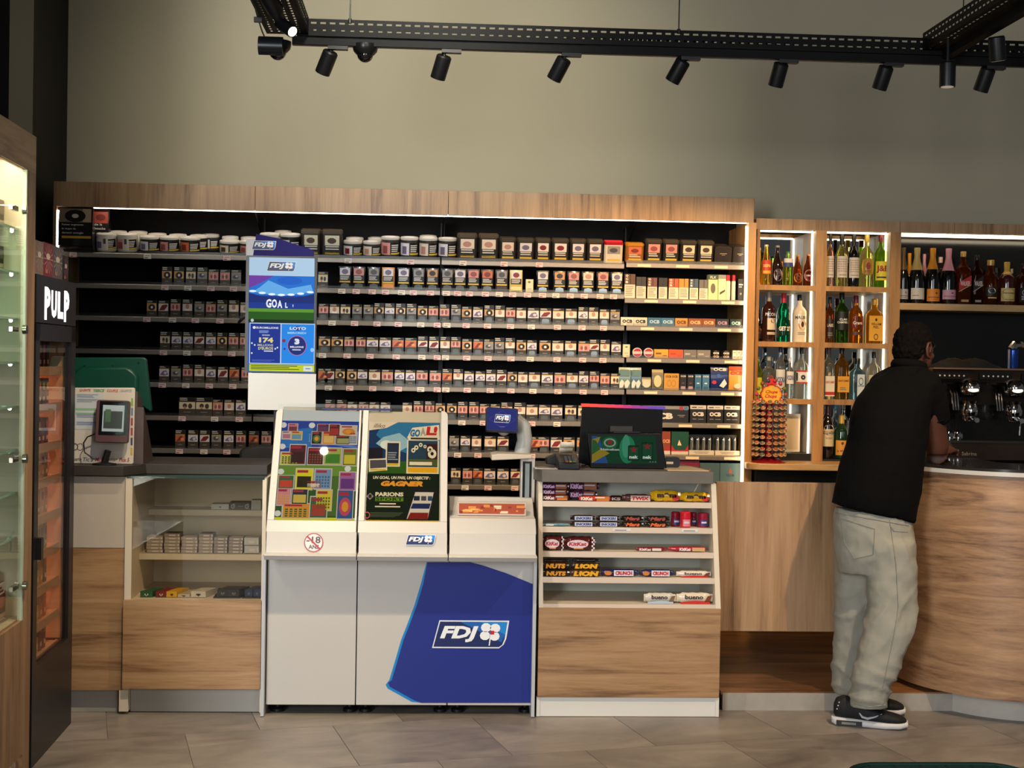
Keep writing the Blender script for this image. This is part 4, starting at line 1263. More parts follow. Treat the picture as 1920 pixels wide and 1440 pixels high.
# champagne and brandy shelf over the coffee machine
fo = lambda c: (lambda P: (P.rect(.1, .3, .85, .36, mat(c), 2), P.rect(.3, .15, .7, .18, mat(c), 2), P.ell(.62, .66, .07, .08, mat(c), 2)))
bt('champagne bottle with dark gold foil and grey label, next to the oak divider', 1684, 1703, 463, 568, 'champ', '#0c0f0c', '#6a5434', .60, (.08, .26, '#aaa6a0', fo('#5c5048')), cell=5, opaque=True)
bt('champagne bottle with gold foil and red slash label', 1705, 1733, 463, 568, 'champ', '#0a0d0b', '#b39a5c', .60, (.08, .28, '#c8c0b0', lambda P: (P.poly([(0, 1), (0, .76), (1, .1), (1, .36)], mat('#a02438'), 1), P.rect(.1, .3, .5, .36, mat('#7a6a5a'), 2))), cell=5, opaque=True)
bt('champagne bottle with orange foil and orange label', 1735, 1762, 463, 568, 'champ', '#0b0e0b', '#c8801e', .62, (.05, .27, '#d8821c', fo('#7a3c10')), cell=5, opaque=True)
bt('champagne bottle with pink foil and pink label', 1764, 1792, 463, 568, 'champ', '#0b0e0c', '#c98a90', .60, (.09, .26, '#c8949c', fo('#7c3a48')), cell=5, opaque=True)
bt('second row champagne bottle with bright orange foil', 1696, 1713, 472, 568, 'champ', '#10120f', '#dc9414', .56, None, cell=5, opaque=True, yoff=.2)
bt('second row champagne bottle with pale pink foil', 1725, 1740, 473, 568, 'champ', '#10120f', '#d89aa2', .56, None, cell=5, opaque=True, yoff=.2)
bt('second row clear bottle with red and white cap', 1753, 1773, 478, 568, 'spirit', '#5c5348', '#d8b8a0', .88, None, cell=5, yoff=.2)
sl = lambda c, l: (lambda P: (P.poly([(0, .46), (1, .70), (1, .98), (0, .74)], mat(c), 1), P.poly([(0, .40), (1, .64), (1, .68), (0, .44)], mat(l), 1), P.text('WALKER', .1, .62, .9, .78, mat('#e0c8b4'), 2), P.rect(.2, .06, .8, .14, mat(l), 1)))
bt('tall square amber whisky bottle with slanted red label', 1792, 1819, 469, 569, 'spirit', '#a8481c', '#c09a4c', .90, (.02, .56, None, sl('#b0242c', '#b08c4c')), cell=5, sq=.8, depth=.9)
bt('square dark amber whisky bottle with slanted black label', 1820, 1842, 475, 569, 'spirit', '#5e2412', '#1c1a18', .90, (.02, .60, None, sl('#181614', '#8c8478')), cell=5, sq=.8, depth=.9)
bt('rounded amber whisky bottle with black and white label and gold cap', 1844, 1870, 484, 569, 'round', '#9c4a16', '#b08c3c', .88, (.2, .40, '#1a1712', lambda P: (P.ell(.45, .6, .25, .3, mat('#cfc8b8'), 1), P.rect(.2, -.25, .8, -.1, mat('#c9a858'), 1))), cell=5)
bt('dark cognac bottle with cream label and tall gold capsule', 1873, 1902, 487, 569, 'spirit', '#3c1410', '#b8963c', .72, (.10, .40, '#c9b06a', lambda P: (P.text('Hennessy', .14, .52, .86, .7, mat('#4a3414'), 2), P.rect(.2, .12, .8, .16, mat('#6a5424'), 2), P.ring(.5, .5, .46, .46, .06, mat('#7a6428'), 2))), cell=5, opaque=True)
bt('square bourbon bottle with black label and black cap', 1906, 1930, 489, 569, 'spirit', '#7a3410', '#141414', .88, (.10, .42, '#161514', lambda P: (P.ring(.5, .66, .3, .22, .2, mat('#b8b4a8'), 1), P.lines(.15, .08, .85, .4, 3, mat('#b8b4a8'), 1))), cell=5, sq=.8)
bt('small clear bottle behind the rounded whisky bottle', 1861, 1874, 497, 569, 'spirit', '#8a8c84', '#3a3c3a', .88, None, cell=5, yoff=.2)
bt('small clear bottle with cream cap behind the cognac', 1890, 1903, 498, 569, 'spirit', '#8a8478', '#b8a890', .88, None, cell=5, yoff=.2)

# ---------------------------------------------------------------- back counter with rounded end, black front
zk = ZZ(870, 7.72, 1480)
def rpoly(x0, x1, y0, y1, r=.08):
    pts = [(x0 + r * (1 - math.cos(R(a))), y0 + r * (1 - math.sin(R(a)))) for a in range(0, 91, 15)]
    return pts + [(x1, y0), (x1, y1), (x0, y1)]
kx0, kx1 = XX(1405, 7.72, 875), XX(2030, 7.72)
bc = thing('back_counter', 'low back bar counter with rounded wooden top and black front', 'counter', (kx0 + .5, 8.0, 0))
m = MB(); m.prism(rpoly(kx0, kx1, 7.72, YF - .006), 'z', zk - .036, zk, OAKHX); m.build('counter_top', bc, bevel=.004)
m = MB(); m.prism(rpoly(XX(1405, 8.0, 875), kx1, YF - .006, YM), 'z', zk - .036, zk, OAKHX); m.build('counter_top_rear', bc)
m = MB(); m.box(kx0 + .05, kx1, 7.80, YM, .09, zk - .036, mat('#0f0e0d', .4, noise=.1)); m.build('carcass', bc)
for i in range(3):
    m = MB(); x = kx0 + .06 + i * .52; m.box(x, x + .50, 7.784, 7.80, .14, zk - .05, mat('#141312', .25)); dd = m.build('door', bc)
    m = MB(); m.box(x + .44, x + .46, 7.765, 7.784, zk - .24, zk - .1, STEEL); m.build('handle', dd)

# ---------------------------------------------------------------- lollipop stand
LC = Vector((XX(1445, 7.79, 800), 7.83, zk + .001))
lol = thing('lollipop_stand', 'round red lollipop stand with flower sign and rings of wrapped lollipops', 'display stand', LC)
RD = mat('#a81622', .35)
T = Matrix.Translation(LC)
m = MB(); m.lathe([(.095, 0), (.095, .004), (.06, .02), (.02, .03)], 28, mat('#7c1018', .35), T); m.build('base', lol)
m = MB(); m.lathe([(.022, .02), (.02, .34)], 12, RD, T); m.lathe([(.035, .345), (.03, .37), (.012, .38)], 12, RD, T)
for k in range(10): m.lathe([(.06, .035 + k * .0325), (.06, .039 + k * .0325)], 20, RD, T)
m.build('column', lol)
cols = ['#8a5a34', '#7a6234', '#9c5a34', '#94422a', '#6a5a3a', '#a8683a', '#7c4a3c', '#5a5448']
pops = []
for c in cols:
    m = MB()
    m.tube([(0, 0, 0), (0, .028, .004)], .002, mat('#e0dcd0', .5), 5)
    m.ball((0, 0, 0), .0135, mat(c, .25, coat=.4), 8, 6)
    m.poly = None
    m.lathe([(.0142, -.002), (.0142, .002)], 8, mat('#d8c8a0', .4), Matrix.Rotation(.5, 4, 'X'))
    pops.append(m.mesh('lollipop'))
rr_ = random.Random(5)
npop = 0
for k in range(10):
    for j in range(15):
        a = R(-180 + j * 24 + (k % 2) * 0)
        if math.cos(a) < -.45: continue
        p = LC + Vector((math.sin(a) * .088, -math.cos(a) * .088, .045 + k * .0325))
        o = put('lollipop', pops[rr_.randrange(8)], None, p, (0, 0, a))
        npop += 1
        tag(o, 'wrapped lollipop, %s ring from the base, %s round the ring from the rear' % (ORD[k], ORD[j]), 'lollipop', 'wrapped lollipops in the ring rows of the stand')
# flower sign
sg = MB()
zc2 = ZZ(740, 7.79, 1446)
cx_ = XX(1446, 7.79, 740)
fl = []
for i in range(64):
    a = 2 * math.pi * i / 64
    r = .056 + .006 * abs(math.cos(a * 4)) ** .5 * (1)
    fl.append((cx_ + r * 1.02 * math.cos(a), zc2 + r * .93 * math.sin(a)))
sg.prism(fl, 'y', 7.785, 7.793, mat('#a82018', .4))
fl2 = [(cx_ + (x - cx_) * .9, zc2 + (z - zc2) * .9) for x, z in fl]
sg.prism(fl2, 'y', 7.7835, 7.786, mat('#e0932a', .4))
sg.prism([(cx_ + (x - cx_) * .8, zc2 + (z - zc2) * .8) for x, z in fl], 'y', 7.7828, 7.784, mat('#efb032', .4))
P = PR(sg, (cx_ - .05, 7.7825, zc2 - .05), (1, 0, 0), (0, 0, 1), .1, .1)
rc = mat('#b02416', .4)
P.text('Chupa', .16, .52, .84, .76, rc, 1, bold=.03, shear=.3); P.text('Chups', .13, .26, .80, .52, rc, 1, bold=.03, shear=.3)
P.rect(.5, .8, .8, .92, mat('#b8b06a'), 1); P.lines(.25, .10, .75, .2, 2, mat('#d8c8a0'), 1)
sg.build('flower_sign', lol)
m = MB(); m.box(cx_ - .006, cx_ + .006, 7.793, 7.80, LC.z + .36, zc2 + .05, RD); m.tube([(cx_, 7.797, LC.z + .37), LC + Vector((0, 0, .38))], .006, RD); m.build('sign_post', lol)
for i in range(12):
    a = R(-50 + i * 280 / 11)
    c = ['#a8283c', '#3a3c50', '#8a4a30', '#6a7030', '#b04050'][i % 5]
    m = MB()
    p = Vector((cx_ + .082 * math.cos(a), 7.79, zc2 + .078 * math.sin(a)))
    q = Vector((cx_ + .05 * math.cos(a), 7.79, zc2 + .048 * math.sin(a)))
    m.tube([q, p], .002, mat('#e0d8c8', .5), 5); m.ball(p, .012, mat(c, .3), 10, 7)
    m.build('candy_ball_decoration', lol)
m = MB(); P = PR(m, (cx_ - .035, 7.786, zc2 + .05), (1, 0, 0), (0, 0, 1), .07, .05)
m.prism([(cx_ - .03, zc2 + .055), (cx_ + .03, zc2 + .055), (cx_ + .02, zc2 + .085), (cx_, zc2 + .092), (cx_ - .02, zc2 + .085)], 'y', 7.785, 7.79, mat('#c42a2a', .4))
m.build('crown_piece', lol)

# ---------------------------------------------------------------- platform, plinths, gate, curved bar
YP = 6.08
pz = .082
px0_, px1_ = XX(1352, YP, 1330), 4.2
plat = thing('raised_platform', 'low raised wooden platform with pale plinth behind the counter gate', 'platform', (1.9, 7.0, 0))
m = MB(); m.box(px0_ + .006, 2.33, YP, YP + .02, 0, pz - .006, mat('#a39c92', .5, noise=.05)); m.build('plinth', plat)
for k in range(12):
    ya = YP + .004 + k * .195
    if ya > 8.2: break
    m = MB(); m.box(px0_, 4.0, ya, min(ya + .193, 8.26), pz - .014, pz, OAKD); m.build('plank', plat)
m = MB(); m.box(px0_ + .01, 4.0, YP + .03, 8.26, 0, pz - .015, mat('#2a2019', .7)); m.build('platform_core', plat)
YG = 6.26
a, b, c, d = rect(1341, 904, 1640, 1184, YG)
m = MB(); m.box(a, b, YG, YG + .036, ZZ(1184, YG, 1450), ZZ(905, YG, 1450), OAKV)
gate = thing('counter_gate', 'hanging oak gate panel between sweets counter and bar', 'gate', (a, YG, c))
m.build('gate_panel', gate, bevel=.002)
for zz in (c + .12, d - .12):
    m = MB(); m.box(a - .014, a + .03, YG + .036, YG + .046, zz - .03, zz + .03, STEEL); m.build('hinge', gate)

# bar counter: quarter round end
BC, BR = (2.68, 6.32), .54
barc = thing('bar_counter', 'curved oak fronted bar counter with dark top and pale edge', 'counter', (2.9, 6.2, 0))


def curve(r, n=28, tail=2.2, back=6.55):
    pts = [(BC[0] - r, back)]
    pts += [(BC[0] - r * math.cos(R(90 * i / n)), BC[1] - r * math.sin(R(90 * i / n))) for i in range(n + 1)]
    return pts + [(BC[0] + tail, BC[1] - r)]


def wall_strip(m, pts, t, z0, z1, mt):
    o = pts
    n = len(pts)
    inn = []
    for i, p in enumerate(pts):
        q0, q1 = Vector(pts[max(0, i - 1)]), Vector(pts[min(n - 1, i + 1)])
        d_ = (q1 - q0).normalized()
        nr = Vector((-d_.y, d_.x))
        inn.append((p[0] + nr.x * t, p[1] + nr.y * t))
    vs = [(x, y, z) for (x, y) in o for z in (z0, z1)] + [(x, y, z) for (x, y) in inn for z in (z0, z1)]
    fs = []
    for i in range(n - 1):
        a_, b_ = 2 * i, 2 * i + 2
        fs += [(a_, b_, b_ + 1, a_ + 1), (2 * n + a_, 2 * n + a_ + 1, 2 * n + b_ + 1, 2 * n + b_), (a_ + 1, b_ + 1, 2 * n + b_ + 1, 2 * n + a_ + 1), (a_, 2 * n + a_, 2 * n + b_, b_)]
    fs += [(0, 1, 2 * n + 1, 2 * n)]
    m.add(vs, fs, mt)


zbt = 1.082
OAKB = wood('oak_bar', '#6b4e39', '#9a7657', '#b8926c', (1.0, 1.0, 8.0))
m = MB(); wall_strip(m, curve(BR), .02, .105, zbt - .03, OAKB); m.build('front_panel', barc)
m = MB(); wall_strip(m, curve(BR - .11), .02, 0, .10, mat('#bdb7ac', .5, noise=.04)); m.build('plinth', barc)
m = MB(); wall_strip(m, curve(BR + .012), .45, zbt - .03, zbt - .012, mat('#c9c6c0', .35)); m.build('pale_edge', barc)
m = MB(); wall_strip(m, curve(BR + .008), .45, zbt - .012, zbt, mat('#2b2827', .16, noise=.15, scale=12, coat=.5)); m.build('counter_top', barc)
m = MB(); wall_strip(m, curve(BR - .40), .02, .10, zbt - .03, mat('#1d1b1a', .6)); m.build('inner_panel', barc)

# ---------------------------------------------------------------- espresso machine on a rear counter
YE = 7.25
ex0, ex1 = XX(1748, YE, 760), XX(2010, YE, 760)
ez = lambda y: ZZ(y, YE, 1830)
m = MB()
wk = thing('work_counter', 'dark steel work counter under the espresso machine', 'counter', ((ex0 + ex1) / 2, 7.5, pz))
m.box(ex0 - .1, ex1 + .3, 7.08, 7.70, pz + .001, ez(870) - .03, mat('#191817', .4, noise=.1)); m.build('carcass', wk)
m = MB(); m.box(ex0 - .1, ex1 + .3, 7.06, 7.70, ez(870) - .03, ez(870), STEEL); m.build('counter_top', wk)
es = thing('espresso_machine', 'two group chrome espresso machine with brown panels behind the bar', 'coffee machine', ((ex0 + ex1) / 2, 7.45, ez(870)))
EB = mat('#4e4038', .28, metal=.7, noise=.05)
ED = mat('#14120f', .2, coat=.4)
m = MB(); m.box(ex0, ex1, YE, 7.66, ez(828), ez(862), EB)
P = PR(m, (XX(1800, YE), YE, ez(856)), (1, 0, 0), (0, 0, 1))
P.rect(0, .0, .003, .035, mat('#d0c8b8'), 1); P.text('Sabrina', .02, .005, .10, .024, mat('#a89c8c'), 1, bold=.01)
m.build('lower_body', es)
for xx in (ex0 + .05, ex1 - .05):
    m = MB(); m.lathe([(.02, 0), (.025, .024)], 12, BLACKM, Matrix.Translation((xx, YE + .06, ez(870)))); m.build('foot', es)
m = MB(); m.box(ex0, ex1, YE - .01, YE + .16, ez(830), ez(826), CHROME); m.build('drip_tray', es)
m = MB(); m.box(ex0, ex1, YE + .17, 7.66, ez(826), ez(760), ED); m.build('splash_panel', es)
m = MB(); m.box(ex0, ex1, YE + .10, 7.66, ez(760), ez(717), mat('#26201b', .3, metal=.5)); m.build('group_body', es)
m = MB(); m.prism([(YE + .02, ez(717)), (YE, ez(693)), (7.66, ez(693)), (7.66, ez(717))][::-1], 'x', ex0, ex1, EB); m.build('upper_body', es)
m = MB(); m.box(ex0, ex1, YE - .01, 7.66, ez(693), ez(690), mat('#a8846a', .3, metal=.8)); m.build('cup_rail', es)  # ledge tone includes the orange light falling along it
for g in (1754, 1836, 1915):
    x0, x1 = XX(g, YE, 705), XX(g + 60, YE, 705)
    m = MB(); m.box(x0, x1, YE - .006, YE + .02, ez(711), ez(699), mat('#0c0b0b', .3)); kp = m.build('button_panel', es)
    for i in range(6):
        m = MB(); xx = x0 + (x1 - x0) * (.12 + .15 * i); m.lathe([(.0045, 0), (.0045, .004)], 10, mat('#d8d4cc', .4), Matrix.Translation((xx, YE - .006, ez(705))) @ Matrix.Rotation(R(90), 4, 'X')); m.build('button', kp)
for g, gx in enumerate((1823, 1906)):
    x = XX(gx, YE, 730)
    m = MB()
    T = Matrix.Translation((x, YE + .03, ez(779)))
    m.lathe([(.040, .0), (.044, .012), (.044, .03), (.040, .045), (.034, .06), (.042, .075)], 24, CHROME, T)
    m.ball((x, YE + .03, ez(727)), (.056, .056, .05), CHROME, 24, 14)
    gr = m.build('brew_group', es)
    m = MB(); m.ball((x, YE - .015, ez(731)), (.030, .012, .013), mat('#f2ead8', .4, emit=1.2), 16, 8); m.build('group_lamp', gr)
    m = MB(); T2 = Matrix.Translation((x, YE + .03, ez(790)))
    m.lathe([(.030, .0), (.034, .006), (.034, .026)], 20, CHROME, T2)
    m.tube([(x, YE, ez(786)), (x - .01, YE - .06, ez(789)), (x - .03, YE - .15, ez(786))], [.008, .010, .013], mat('#161210', .3), 10)
    m.build('portafilter', es)
    m = MB()
    for q in (-.075, -.06, -.09): m.tube([(x + q, YE + .09, ez(722)), (x + q, YE + .05, ez(740)), (x + q * .9, YE + .04, ez(770))], .005, CHROME, 8)
    m.build('pipe', es)
    m = MB(); m.lathe([(.008, 0), (.008, .008)], 12, mat('#2a2624', .3), Matrix.Translation((XX(gx - 40, YE), YE + .10, ez(720))) @ Matrix.Rotation(R(90), 4, 'X')); m.build('knob', es)
m = MB(); T = Matrix.Translation((XX(1771, YE), YE + .10, ez(733))) @ Matrix.Rotation(R(90), 4, 'X'); m.lathe([(.016, 0), (.016, .010)], 18, CHROME, T); m.lathe([(.012, .0101), (.012, .011)], 18, mat('#d8a890', .4), T); m.build('pressure_gauge', es)
m = MB(); x = XX(1776, YE); m.tube([(x, YE + .08, ez(740)), (x, YE + .0, ez(750)), (x - .004, YE - .01, ez(775))], .006, CHROME, 8); m.build('steam_wand', es)
m = MB(); x = XX(1913, YE); m.tube([(x, YE + .08, ez(770)), (x, YE - .02, ez(785)), (x - .008, YE - .03, ez(815))], .005, CHROME, 8); m.build('steam_wand', es)
# loose things on the machine
for i, (gx, s_) in enumerate(((1790, 1.0), (1806, .9))):
    x = XX(gx, YE)
    o = thing('portafilter', 'loose chrome portafilter lying on the drip tray, %s' % ['next to the man', 'toward the machine centre'][i], 'portafilter', (x, YE + .06, ez(826) + .001), 'loose portafilters')
    m = MB(); T = Matrix.Translation((x, YE + .06, ez(826) + .001)); m.lathe([(.024, 0), (.030, .006), (.030, .028), (.026, .032)], 20, CHROME, T); m.ball((x, YE + .06, ez(826) + .036), (.02, .02, .01), CHROME, 12, 6); m.build('basket', o)
    m = MB(); m.tube([(x, YE + .03, ez(826) + .02), (x - .02, YE - .04, ez(826) + .028)], [.007, .011], ED, 8); m.build('handle', o)
rr_ = random.Random(9)
m = MB()
n = 22
x0, x1 = XX(1764, YE), XX(1888, YE)
vs, fs = [], []
for j in range(9):
    for i in range(n):
        u, v = i / (n - 1), j / 8
        hh = .052 * math.sin(math.pi * u) ** .35 * math.sin(math.pi * v) ** .5 * (.7 + .3 * math.sin(u * 17 + v * 5) + .12 * rr_.random())
        vs.append((x0 + (x1 - x0) * u, YE + .03 + v * .22, ez(690) + .002 + max(0, hh)))
for j in range(8):
    for i in range(n - 1):
        q = j * n + i
        fs.append((q, q + 1, q + n + 1, q + n))
k0 = len(vs)
vs += [(x, y, ez(690) + .001) for x, y, z in vs]
fs += [tuple(k0 + i for i in f[::-1]) for f in fs]
m.add(vs, fs, mat('#161413', .9, bump=.2, scale=60))
tag(m.build('folded_cloth', off=((x0 + x1) / 2, YE + .14, ez(690))), 'crumpled black cloth lying on top of the espresso machine', 'cloth')
x = XX(1899, YE + .06)
o = thing('drink_can', 'blue and silver can with crumpled foil on the espresso machine', 'can', (x, YE + .06, ez(690) + .002))
m = MB(); T = Matrix.Translation(o.location); m.lathe([(.026, 0), (.028, .005), (.028, .095), (.024, .10)], 20, mat('#1e3f8c', .2, metal=.5), T)
P = PC(m, x, YE + .06, .0285, ez(690), .1, 80); P.rect(0, .0, .16, 1, mat('#c8ccd0', .2, metal=.6), 1); P.rect(.84, 0, 1, 1, mat('#c8ccd0', .2, metal=.6), 1); m.build('can_body', o)
m = MB(); m.tube([Vector(o.location) + Vector(v) for v in ((-.01, 0, .1), (.01, 0, .125), (.05, .01, .128), (.08, .02, .11))], [.02, .022, .014, .006], CHROME, 7); m.build('foil', o)
# ================================================================ lottery terminal
YT = 5.98
GW = mat('#c6c2bc', .35, noise=.01, scale=2)
GR = mat('#b9bcc0', .4)
NAVY = mat('#1f2e86', .35)
NAVYD = mat('#18235e', .35)
SKY = mat('#1584cc', .35)
FR = XX(1007, YT, 1180)
FL = XX(497, YT, 1180)
zb_, zt_ = ZZ(1322, YT, 750), ZZ(1050, YT, 750)
term = thing('lottery_terminal', 'white three bay lottery sales terminal with navy front graphic and slanted poster frames', 'lottery terminal', ((FL + FR) / 2, 6.2, 0))
pxp = [(500, 668), (669, 840), (841, 1003)]
for a, b in pxp:
    m = MB(); m.box(XX(a, YT, 1180) + .001, XX(b, YT, 1180) - .001, YT, YT + .018, zb_, zt_, GW); m.build('front_panel', term, bevel=.0015)
for a in (XX(494, YT, 1180), XX(999, YT, 1180)):
    m = MB(); m.box(a - .004, a + .010, YT - .04, YT + .50, .004, zt_ + .02, GR); m.build('side_panel', term)
m = MB(); m.box(FL + .02, FR - .02, YT + .02, YT + .5, zb_ + .01, zt_, mat('#2c2c2e', .6)); m.build('carcass', term)
for a in (520, 655, 685, 825, 858, 985):
    m = MB(); m.lathe([(.028, 0), (.028, .012), (.012, .02), (.012, zb_ + .01)], 14, BLACKM, Matrix.Translation((XX(a, YT + .05, 1322), YT + .07, .001))); m.build('foot', term)


def g2(px, py): return at(px, py, YT - .0008)


m = MB()   # printed film: pale edge then navy field, following the photo's outline
def film(pts, mt, k):
    v = [at(px, py, YT - .0008 * k) for px, py in pts]
    m.add(v, [tuple(range(len(v)))[::-1]], mt)
out = [(800, 1054), (789, 1095), (777, 1135), (762, 1175), (752, 1200), (742, 1235), (730, 1275), (723, 1284), (727, 1291), (772, 1316)]
nav = [(881, 1054), (905, 1060), (950, 1075), (1001, 1096), (1001, 1318), (790, 1318)] + [(x + 4.5, y - (3 if y > 1280 else 0)) for x, y in out[::-1]][:-1] + [(801.5, 1054)]
film(out + [(794, 1318), (830, 1200), (830, 1054)], SKY, 1)
film(nav, NAVY, 2)
P = PR(m, at(810, 1215, YT - .0026), (1, 0, 0), (0, 0, 1))
wl, hl = XX(954, YT, 1190) - XX(810, YT, 1190), ZZ(1163, YT) - ZZ(1215, YT)
fdj(P, 0, 0, wl, hl, 1)
m.build('front_graphic', term)
# ledges
for a, b in ((494, 668), (669, 840), (841, 1008)):
    x0, x1 = XX(a, 5.80, 1045), XX(b, 5.80, 1045)
    m = MB()
    z1 = ZZ(1041, 5.80, 750); z0 = ZZ(1053, 5.80, 750)
    m.prism([(YT + .02, z0), (YT + .02, z1), (5.81, z1), (5.80, z1 - .006), (5.815, z0)], 'x', x0 + .001, x1 - .001, GW)
    m.build('ledge', term, bevel=.002)
    m = MB()
    zz0, zz1 = z1, ZZ(1000, 5.86, 750)
    m.prism([(YT + .3, zz0), (YT + .3, zz1 + .02), (5.872, zz1), (5.85, zz0)], 'x', x0 + .004, x1 - .004, GW)
    pb = m.build('console_band', term)
    if a == 669:
        P0 = MB(); q = at(760, 1022, 5.8535)
        P = PR(P0, q, (1, 0, 0), (0, .24, 1)); fdj(P, 0, 0, XX(817, 5.86) - XX(760, 5.86), .043, 1)
        P0.build('clover_badge', pb)
    if a == 494:
        P0 = MB(); q = at(569.5, 1035, 5.8480)
        w_ = XX(605, 5.86) - XX(569, 5.86)
        P = PR(P0, q, (1, 0, 0), (0, .24, 1), w_, w_)
        P.ell(.5, .5, .5, .5, mat('#dcdad6', .4), 0.4, 28); P.ring(.5, .5, .5, .5, .10, mat('#b03a48', .4), 1, 30)
        P.text('-18', .12, .46, .86, .82, mat('#5a4a50', .4), 2, bold=.02); P.text('ANS', .24, .16, .78, .38, mat('#5a4a50', .4), 2, bold=.03)
        P.poly([(.12, .80), (.18, .86), (.88, .18), (.82, .12)], mat('#b03a48', .4), 3)
        P0.build('age_limit_badge', pb)
# slanted displays
zb = ZZ(1000, 5.872, 750)
Vd = Vector((0, .34, .50)).normalized()
LEN = .600


def dframe(px0):
    x = XX(px0, 5.872, 1000)
    U = Vector((1, 0, 0)); Wn = Vd.cross(U)
    M = Matrix((U, Wn, Vd)).transposed().to_4x4()
    M.translation = Vector((x, 5.876, zb))
    return M


WD = XX(668, 5.872, 1000) - XX(498, 5.872, 1000)


def rrect(x0, y0, x1, y1, r, n=6, corners='abcd'):
    o = []
    for k, cx, cy, a0 in (('a', x0 + r, y0 + r, 180), ('b', x1 - r, y0 + r, 270), ('c', x1 - r, y1 - r, 0), ('d', x0 + r, y1 - r, 90)):
        if k in corners:
            o += [(cx + r * math.cos(R(a0 + 90 * i / n)), cy + r * math.sin(R(a0 + 90 * i / n))) for i in range(n + 1)]
        else:
            o.append(((x0, y0), (x1, y0), (x1, y1), (x0, y1))['abcd'.index(k)])
    return o


_em = {}


def em(c, e=.35):
    """self-lit print or screen pixel colour over a dark panel"""
    if (c, e) not in _em:
        mt = mat(c, .5, emit=e + .0001, spec=.12).copy()
        q = tuple(x * .14 for x in lin(c)[:3]) + (1,)
        mt.node_tree.nodes['Principled BSDF'].inputs['Base Color'].default_value = q
        _em[(c, e)] = mt
    return _em[(c, e)]


